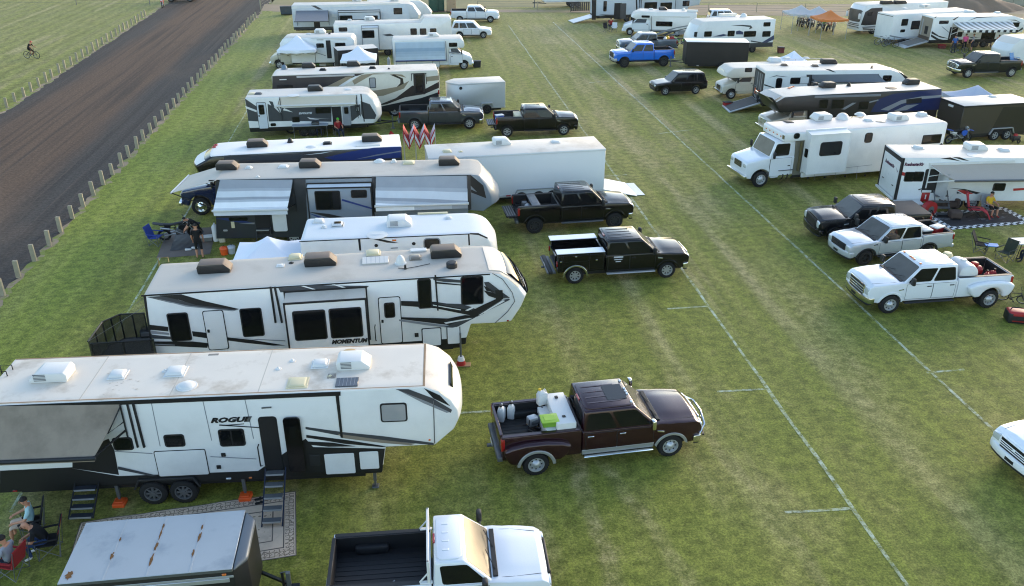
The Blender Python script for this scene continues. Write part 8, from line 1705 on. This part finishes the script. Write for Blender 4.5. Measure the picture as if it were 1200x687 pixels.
# ---------------------------------------------------------------- upper middle
r=box_trailer('cargo_trailer','matt black cargo trailer with cream roof below the white travel trailer with blue graphics',R3(740,197),R3(1035,200),2.44,2.2,2.44,.45,M('matt_black_skin','121214',.5,var=.12),CREAM,trim=TRIM); r.wheels([r.side(R3(900,312))[0]],.35,.22,'dark',y=-.05); r.tongue(-.1,-1,1.1,.5,False); r.light(R3(790,308),WHITEPL,.2,.08)
r=Rig('travel_trailer','white travel trailer with blue nose graphics and four dark windows in the upper middle','trailer',R3(800,103),R3(1155,90),3.2,W=2.4); S=r.side; zt=3.2; xe=S(R3(1158,92))[0]
r.body([(.2,.5),(-.5,1.3),(-.45,1.8),(0,zt-.35),(.45,zt-.02),(.6,zt),(xe-.06,zt),(xe,zt-.06),(xe,.5)],WHITE,ROOFW,GREYD,zs=.95,bulge=-.3,bx=.6)
for a,b in (((822,148),(855,172)),((932,145),(962,170)),((1008,147),(1062,172)),((1095,147),(1130,172)),((1100,105),(1130,124))): r.window(R3(*a),R3(*b))
NAVYD=M('navy_decal','26365c',.35,coat=.4)
r.decals([(NAVYD,[R3(862,172),R3(910,160),R3(935,165),R3(900,172)]),(GREYD,[R3(945,120),R3(1000,117),R3(1040,120),R3(1048,132),R3(1030,138),R3(1036,128),R3(1000,123)]),(NAVYD,[R3(970,148),R3(985,143),R3(1003,150),R3(1003,162),R3(970,162)]),(NAVYD,[R3(1090,200),R3(1148,165),R3(1148,185),R3(1110,202)]),(GREYD,[R3(1040,190),R3(1090,198),R3(1090,203),R3(1040,196)]),(TRIM,[R3(775,150),R3(790,150),R3(785,175),R3(772,172)])])
r.vent(R3(1005,78),zt,.7,.3,WHITEPL,True); r.flat(R3(930,75),zt,1.8,.5,WHITEPL,.25,'storage_rack'); r.wheels([xe-3,xe-2.15],.35,.22); r.chassis(.4,xe-.2,.8,.5); r.bumper(xe+.05,STEEL)
P=G(*R3(1178,248)); tote('cooler_box','small dark red cooler box right of the white travel trailer with blue graphics','cooler',P,R(5),.6,.5,.6,M('dark_red_plastic','6a2a2e',.5),PLASTIC)
r=Rig('motorhome','white van-based motorhome with grey wave graphics facing left in the upper middle','motorhome',RL(620,118),RL(1090,128),2.6,W=2.3); S=r.side; zt=2.6; xl=S(RL(435,165))[0]; xb0=S(RL(620,200))[0]; xe=S(RL(1090,130))[0]
r.body([(xb0,.5),(xb0,1.85),(xl+.5,1.75),(xl,1.95),(xl+.2,zt-.25),(xl+.8,zt+.02),(xb0,zt),(xe-.1,zt),(xe,zt-.1),(xe,.5)],WHITE,ROOFW,GREYM,zs=.7,bulge=-.2,bx=xl+.9)
van_cab(r,xb0,-1,2.0,WHITEP,xb0-S(RL(340,340))[0],1.82,1.35,1.08,.95,.35,bump=WHITEP); r.window(RL(675,215),RL(838,268)); r.window(RL(530,155),RL(612,180)); r.bar(RL(650,165),RL(1020,170),.12,WHITEPL,'awning_case'); r.bar(RL(632,165),RL(628,330),.05,TRIM)
r.decals([(GREYM,[RL(660,345),RL(760,305),RL(900,270),RL(1020,250),RL(1020,262),RL(880,285),RL(760,325),RL(690,355)]),(GREYD,[RL(720,352),RL(820,318),RL(1010,275),RL(1010,282),RL(850,322),RL(770,356)]),(GREYM,[RL(800,356),RL(900,325),RL(1000,300),RL(1000,340),RL(850,356)])]); r.ac(RL(745,100),zt,.9,.65,.3,ACDARK); r.vent(RL(625,98),zt,.5,.14); r.vent(RL(950,105),zt,.4,.25,WHITEPL,True); r.flat(RL(1040,120),zt,1.2,.5,WHITEPL,.2,'storage_box_roof'); r.wheels([xe-2],.36,.24,'steel',ALU); r.chassis(xb0,xe-.2,.6,.4)
P=G(*R3(718,222)); dirt_bike('green dirt bike standing at the front of the matt black cargo trailer',(P.x,P.y),R(-20),M('kawa_green','4fa02c',.45))
r=Rig('toy_hauler_trailer','pale grey toy hauler with rear ramp and fence panel at the top edge','trailer',RL(75,-60),RL(1060,-90),3.35,W=2.5); S=r.side; zt=3.35; x0=S(RL(75,150))[0]; xn=S(RL(1120,80))[0]
PG=M('pale_grey_blue','a9b2bb',.4,coat=.3); r.body([(x0,.6),(x0,zt),(xn-1.2,zt),(xn-.3,zt-.4),(xn,2.3),(xn-.2,1.7),(xn-1.6,1.5),(xn-1.7,.6)],PG,ROOFW,BLACK,zs=.85,bulge=.3,bx=xn-1.2)
r.window(RL(148,12),RL(178,115)); m=MB(); (xa,za),(xb_,zb_)=S(RL(258,32)),S(RL(322,190)); m.box(xa,xb_,-.02,.01,zb_,za,M('dark_doorway',(.004,.004,.005),.6)); m.build('door_frame',r.root); (xa,za),(xb_,z2)=S(RL(318,35)),S(RL(368,185)); m=MB(); m.prism(rr(xa,xb_,zb_,za,.06),-.07,-.03,GREYD); m.build('door',r.root)
r.decals([(GREYD,[RL(100,145),RL(250,148),RL(250,160),RL(160,155)]),(GREYD,[RL(100,160),RL(180,182),RL(120,178)]),(TRIM,[RL(470,-20),RL(485,-20),RL(490,110),RL(475,110)]),(TRIM,[RL(505,-20),RL(525,-20),RL(528,110),RL(510,110)]),(TRIM,[RL(30,0),RL(75,0),RL(70,200),RL(30,200)])]); sl=r.slide(RL(530,0),RL(860,170),.5,PG,CRA,TRIM); r.window(RL(560,25),RL(682,100),-.5,parent=sl); r.window(RL(720,28),RL(832,95),-.5,parent=sl); r.window(RL(945,8),RL(1008,62)); r.wheels([S(RL(380,240))[0],S(RL(380,240))[0]+.9],.36,.24); r.chassis(x0+.2,xn-1.8,.7,.45); r.jack(xn-1.7,.8)
m=MB(); m.hull8([(x0-.05,.2,.62),(x0-2.8,.2,0),(x0-2.8,2.3,0),(x0-.05,2.3,.62)],[(x0-.05,.2,.72),(x0-2.8,.2,.08),(x0-2.8,2.3,.08),(x0-.05,2.3,.72)],ALU,.01,1); m.build('ramp_door',r.root)
m=MB(); 
P=G(*R3(258,68)); t=thing('patio_fence','dark slatted fence panel behind the ramp of the pale grey toy hauler','fence panel',(P.x,P.y+2.2),R(8)); m=MB(); 
for i in range(12): m.box(-1.6+i*.28,-1.4+i*.28,-.02,.02,.15,1.2,M('brown_slat','4a4440',.8),.005,1)
m.build('slat_panel',t); m=MB(); m.tube([(-1.65,0,1.2),(1.75,0,1.2)],.03,TRIM,5); m.tube([(-1.65,0,.2),(1.75,0,.2)],.03,TRIM,5); m.tube([(-1.65,0,0),(-1.65,0,1.2)],.03,TRIM,5); m.tube([(1.75,0,0),(1.75,0,1.2)],.03,TRIM,5); m.build('frame',t)
P=G(*RL(178,322)); camp_chair('black camp chair on the lawn below the pale grey toy hauler',(P.x,P.y),R(-60),BLKC); P=G(*RL(255,320)); camp_chair('white camp chair near the black one below the pale grey toy hauler',(P.x,P.y),R(-100),WHC)
P=G(*RL(222,300)); person('person in red top sitting between the camp chairs below the pale grey toy hauler',(P.x,P.y+.3,-.02),R(-90),'sit',REDC,NAVY,fingers=False); camp_chair('dark camp chair holding the sitter in red below the pale grey toy hauler',(P.x,P.y+.3),R(-90),NAVY)
P=G(640,9.5); P2=G(692,8.5); r=Rig('flatbed_trailer','long white flatbed trailer with tandem wheels standing at the top edge','trailer',(638,10),(693,9),0,W=2.2,group='trailers and motorhomes of the campground'); m=MB(); m.box(0,r.L,0,2.2,.75,1.6,WHITE,.03,1); m.build('body',r.root); r.wheels([r.L*.58,r.L*.58+.9],.38,.22,'five',ALU,y=-.05); r.tongue(0,-1,1.2,.6,False)
P=G(*R3(930,76)); suv('car','white suv roof showing behind the white travel trailer with blue graphics',R3(900,120),R3(962,120),WHITEP)
# ---------------------------------------------------------------- far right
r=Rig('motorhome','black and white bus-front motorhome with striped skirt at the upper right','motorhome',RA(760,40),RA(1110,25),3.2,W=2.5); S=r.side; zt=3.2; xl=S(RA(720,250))[0]-.0; xe=11
r.body([(xl+.05,.4),(xl,1.2),(xl+.05,zt-.5),(xl+.3,zt-.1),(xl+.7,zt),(xe,zt),(xe,.4)],WHITE,ROOFW,WHITE,zs=.5,bulge=-.35,bx=xl+.7)
r.decals([(NAVYK,[RA(760,95),RA(810,65),RA(895,60),RA(890,190),RA(760,200),RA(725,195)]),(GREYM,[RA(735,210),RA(880,200),RA(870,212),RA(740,222)]),(NAVYK,[RA(740,222),RA(840,225),RA(870,205),RA(870,215),RA(840,235),RA(740,232)]),(NAVYK,[RA(738,245),RA(840,245),RA(840,250),RA(738,252)])])
m=MB(); m.prism(rr(.2,r.W-.2,1.35,zt-.55,.12),xl-.06,xl+.3,GLASSL,'x',.02,1,fn=lambda v:(v[0]-.34*(1-abs(2*v[1]/2.5-1)**3)+.02,v[1],v[2]),cuts=[('y',2.5*k) for k in (.25,.4,.5,.6,.75)]); m.build('windscreen',r.root); m=MB()
for z in (.75,.95,1.1): m.box(xl-.02,xl+.2,.25,r.W-.25,z,z+.07,NAVYK,0,1,fn=lambda v:(v[0]-.36*(1-abs(2*v[1]/2.5-1)**3),v[1],v[2]),cuts=[('y',2.5*k) for k in (.25,.4,.5,.6,.75)])
m.build('front_stripe',r.root); r.window(RA(778,95),RA(815,125)); 
for y in (.12,r.W-.12): m=MB(); m.box(xl-.5,xl-.35,y-.25,y+.05,1.7,2.3,WHITEPL,.05,2); m.tube([(xl-.42,y,2.3),(xl+.1,y,2.6)],.03,TRIM,5); m.build('side_mirror',r.root)
for y in (.4,r.W-.4): m=MB(); m.box(xl-.2,xl+.1,y-.22,y+.22,.65,.85,LAMP,.05,2); m.build('headlight',r.root)
r.wheels([S(RA(818,260))[0]],.48,.28,'steel',ALU); r.wheels([8.5],.48,.28,'steel',ALU)
for p in (RA(925,32),RA(1030,30)): r.ac(p,zt,1.4,.7,.3,ACDARK,False,ACDARK,PLASTIC)
r.chassis(.3,xe,.6,.35)
r=Rig('travel_trailer','white trailer with a plain square rear door beside the bus-front motorhome','trailer',RA(985,118),(1145,12),3.05,W=2.45); S=r.side; zt=3.05; xe=r.L+.5
r.body([(0,.5),(0,zt-.04),(.05,zt),(xe-1,zt),(xe,zt-.5),(xe,.5)],WHITE,ROOFW,LG,zs=.75); m=MB(); m.prism(rr(.15,r.W-.15,.7,zt-.2,.05),-.025,.02,WHITE,'x',.006,1); m.box(-.028,.01,.12,r.W-.12,zt-.2,zt-.14,GREYD); m.build('ramp_door',r.root)
r.window(RA(1048,150),RA(1088,200)); r.window(RA(1035,232),RA(1068,252)); r.window(RA(1125,165),RA(1180,228)); r.wheels([S(RA(1045,300))[0],S(RA(1045,300))[0]+.85],.36,.24); r.chassis(.2,xe-.4,.7,.45); r.decals([(GREYM,[RA(950,275),RA(1080,300),RA(1080,310),RA(950,285)])])
for p in (RT(400,55),): r.ac(p,zt,1.0,.7,.34,WHITEPL)
r.vent(RT(250,65),zt,.42,.1); r.vent(RT(710,95),zt,.5,.12)
r=Rig('toy_hauler_trailer','white toy hauler with open furnished rear and black and white striped awning','trailer',RT(470,128),RT(1100,118),3.1,W=2.45); S=r.side; zt=3.1; xe=r.L+.9
r.body([(0,.6),(0,zt-.04),(.05,zt),(xe-1.6,zt),(xe-.4,zt-.35),(xe,2.2),(xe-.3,1.5),(xe-1.6,1.4),(xe-1.7,.6)],WHITE,ROOFW,BLACK,zs=.85,bulge=.3,bx=xe-1.6)
m=MB(); m.box(-.03,.01,.15,r.W-.15,.7,zt-.15,M('beige_interior','8d8272',.8)); m.box(-.045,-.02,.25,r.W-.25,.75,1.1,M('dark_sofa','4a4038',.9)); m.box(-.045,-.03,.7,1.3,1.3,2.1,TRIM,.01,1); m.box(-.04,-.02,1.8,2.0,.8,2.7,M('white_shelf','9a9b9b',.6)); m.build('rear_opening',r.root)
m=MB(); m.hull8([(-.05,.12,.62),(-2.5,.12,.0),(-2.5,2.33,.0),(-.05,2.33,.62)],[(-.05,.12,.74),(-2.5,.12,.1),(-2.5,2.33,.1),(-.05,2.33,.74)],ALU,.012,1); m.hull8([(-.2,.35,.71),(-2.35,.35,.125),(-2.35,2.1,.125),(-.2,2.1,.71)],[(-.2,.35,.725),(-2.35,.35,.135),(-2.35,2.1,.135),(-.2,2.1,.725)],M('grey_ramp_mat','77736c',.8)); m.build('ramp_door',r.root)
r.decals([(NAVYK,[RT(470,125),RT(490,122),RT(470,135)]),(NAVYK,[RT(450,228),RT(500,262),RT(580,285),RT(510,275),RT(445,245)]),(NAVYK,[RT(445,252),RT(500,285),RT(570,300),RT(480,292),RT(442,268)]),(GREYM,[RT(520,190),RT(570,230),RT(580,245),RT(530,205)]),(NAVYK,[RT(600,145),RT(640,122),RT(650,122),RT(612,150)]),(GREYD,[RT(710,155),RT(780,125),RT(1000,120),RT(780,132)]),(NAVYK,[RT(1020,240),RT(1080,225),RT(1115,200),RT(1115,215),RT(1060,245)]),(GREYD,[RT(1000,145),RT(1060,145),RT(1110,170),RT(1060,152)]),(GREYD,[RT(670,250),RT(730,272),RT(800,275),RT(740,280)])])
r.window(RT(505,152),RT(570,175)); r.window(RT(1035,165),RT(1085,198)); m=MB(); (xa,za),(xb_,zb_)=S(RT(585,200)),S(RT(620,300)); m.box(xa,xb_,-.02,.01,zb_,za,M('dark_doorway',(.004,.004,.005),.6)); m.build('door_frame',r.root); r.window(RT(820,225),RT(905,290)); r.window(RT(640,235),RT(668,270))
STB=stripes('black_white_striped_awning',[(0,'dcdcd8'),(.5,'8a8c88')],'X',.62,.85); STV=stripes('black_white_valance',[(0,'d8d8d4'),(.5,'1c1c1e')],'X',.62,.85)
aw=r.awning(RT(605,165),RT(1035,158),RT(680,218),RT(1078,215),2.25,STB,.05,True,WHITEPL,armat=WHITEPL,aw=.04)
a=r.at(RT(680,218),2.25); b=r.at(RT(1078,215),2.25); m=MB(); m.box(0,1,-.01,.01,1.98,2.2,STV,fn=lambda v:(a[0]+(b[0]-a[0])*v[0],a[1]+(b[1]-a[1])*v[0]-.1+v[1],v[2])); m.build('valance',aw)
r.vent(RT(930,95),zt,.5,.14); r.vent(RT(720,90),zt,.8,.2); r.wheels([xe*.5,xe*.5+.9],.36,.24); r.chassis(.2,xe-1.8,.7,.45)
for px,lb,sh,pn,rz,po in (((622,398),'person in blue t-shirt standing in front of the striped awning, leftmost of the group','b',NAVY,80,'stand'),((697,385),'person in pink top standing in the middle of the group by the striped awning','p',BLKC,-100,'stand'),((755,385),'person in grey t-shirt and shorts standing behind the dark green pickup','g',NAVY,150,'stand')):
    P=G(*RT(*px)); person(lb,(P.x,P.y+.6),R(rz),po,{'b':BLUC,'p':PNK,'g':GRYC}[sh],pn,fingers=False,shorts=sh=='g')
for px,lb,sh,rz in (((830,330),'person in white top sitting under the right half of the striped awning',WHC,-90),((870,345),'person in black top sitting under the striped awning beside the one in white',BLKC,-110),((935,350),'person with orange top sitting under the right end of the striped awning',cloth('orange','b8552a'),-60)):
    P=G(*RT(*px)); person(lb,(P.x,P.y+.3,-.02),R(rz),'sit',sh,NAVY,fingers=False); camp_chair('camp chair under the '+lb.split(' sitting')[0]+' below the striped awning',(P.x,P.y+.3),R(rz),NAVY)
P=G(*RT(990,370)); bicycle('dark bicycle parked at the right end of the striped awning',(P.x,P.y),R(10),TRIM)
P=G(*RT(650,395)); bicycle('dark bicycle held behind the person in blue by the striped awning',(P.x,P.y+.2),R(-30),TRIM); P=G(*RT(90,335)); bicycle('white bicycle left of the lowered ramp by the striped awning',(P.x,P.y+.2),R(-10),WHITEPL); P=G(*RT(140,345)); bicycle('grey bicycle between the white bicycle and the lowered ramp',(P.x,P.y),R(-30),STEEL)
P=G(*RT(520,355)); tote('storage_tote','dark red storage tote under the side of the striped awning toy hauler','box',P,R(4),.7,.45,.4,M('dark_red_plastic','6a2a2e',.5),RED)
r=Rig('travel_trailer','white trailer with rounded nose cut by the right edge behind the dark green pickup','trailer',(1192,46),(1235,44),2.75,W=2.4); S=r.side
r.body([(.1,.5),(-.35,1.1),(-.4,1.7),(-.1,2.3),(.5,2.75),(6,2.75),(6,.5)],WHITE,ROOFW,WHITE,zs=.6,bulge=-.35,bx=.5); r.wheels([3.5,4.3],.34,.22); r.tongue(-.1,-1,1.2,.5,True); r.chassis(.3,5.8,.6,.4)
# bike park under three canopies
GC=M('greyish_canopy','b9b6b4',.85,var=.04); OC=M('orange_canopy','cc7636',.8,var=.05)
for px,mt,lb,sz in ((RA(262,38),GC,'pale grey pop-up canopy at the left end of the bike park',3.0),(RA(400,48),GC,'pale grey pop-up canopy beside the orange one over the bike park',3.0),(RA(490,78),OC,'orange pop-up canopy over the red dirt bikes',3.0)):
    P=G(px[0],px[1],2.9); canopy(lb,(P.x,P.y),R(8),sz,sz,2.1,2.9,mt,.22,leg=ALU)
db0=None; cols=[('white',WHITEPL),('grey',M('grey_bodywork','6c7074',.45)),('black',M('black_bodywork','1b1c1f',.4)),('blue',BLUEP),('white',WHITEPL),('red',RED),('green',M('kawa_green','4fa02c',.45)),('red',RED),('white',WHITEPL)]
gone=[('first','white'),]
protos={}
names=['leftmost white dirt bike under the pale canopies','grey dirt bike next to the leftmost white one under the pale canopies','black dirt bike third from the left under the pale canopies','blue dirt bike under the pale canopies','white dirt bike nearest the middle canopy leg','red dirt bike left of the orange canopy leg','green dirt bike between the pale and orange canopies','red dirt bike under the middle of the orange canopy','white dirt bike at the right end under the orange canopy']
for i,u in enumerate((228,255,285,315,340,400,430,468,505)):
    P=G(*RA(u,195+ (i*6))); c,mt=cols[i]
    if c in protos: o=dup(protos[c],(P.x,P.y),R(60+rnd.uniform(-15,15)),names[i]); o.rotation_euler=(.12,0,R(60+rnd.uniform(-15,15)))
    else: o=dirt_bike(names[i],(P.x,P.y),R(60+rnd.uniform(-15,15)),mt); protos[c]=o
    o['group']='dirt bikes parked under the far canopies'
# ---------------------------------------------------------------- riders on the left
CY=crop(0,0,3.75)
P=G(*CY(143,258)); b=bicycle('dark bicycle ridden across the far left lawn by the cyclist in black',(P.x,P.y),R(-8),TRIM); person('cyclist in black riding across the lawn left of the track',(P.x-.05,P.y,-.0),R(-8),'ride',BLKC,BLKC,cap=M('red_helmet','b03a2a',.4),hair=None,shorts=True,fingers=False)
P=G(191,8.5); dirt_bike('red dirt bike riding on the dirt track at the top edge',(P.x,P.y),R(-75),RED,lean=0); person('motorcyclist in white and red kit on the dirt track at the top edge',(P.x,P.y,.05),R(-75),'ride',WHC,REDC,cap=M('white_helmet','dddddd',.3),hair=None,sleeves='long',fingers=False)
P=G(214,1.5); t=thing('water_truck','dark water bowser trailer at the far end of the dirt track','trailer',(P.x,P.y),R(5)); m=MB(); m.box(-2.2,2.2,-1,1,.5,.8,BLACK,.03,1); m.build('chassis',t); m=MB(); m.lathe([(.001,-1.9),(.75,-1.85),(.8,-1.7),(.8,1.7),(.75,1.85),(.001,1.9)],PLASTIC,'x',(0,0,1.5),18); m.build('tank',t)
for x in (-1.3,1.3):
    for s_ in (-1,1): add_wheel(t,x,s_*.9,.45,.28,s_,'steel',STEEL)
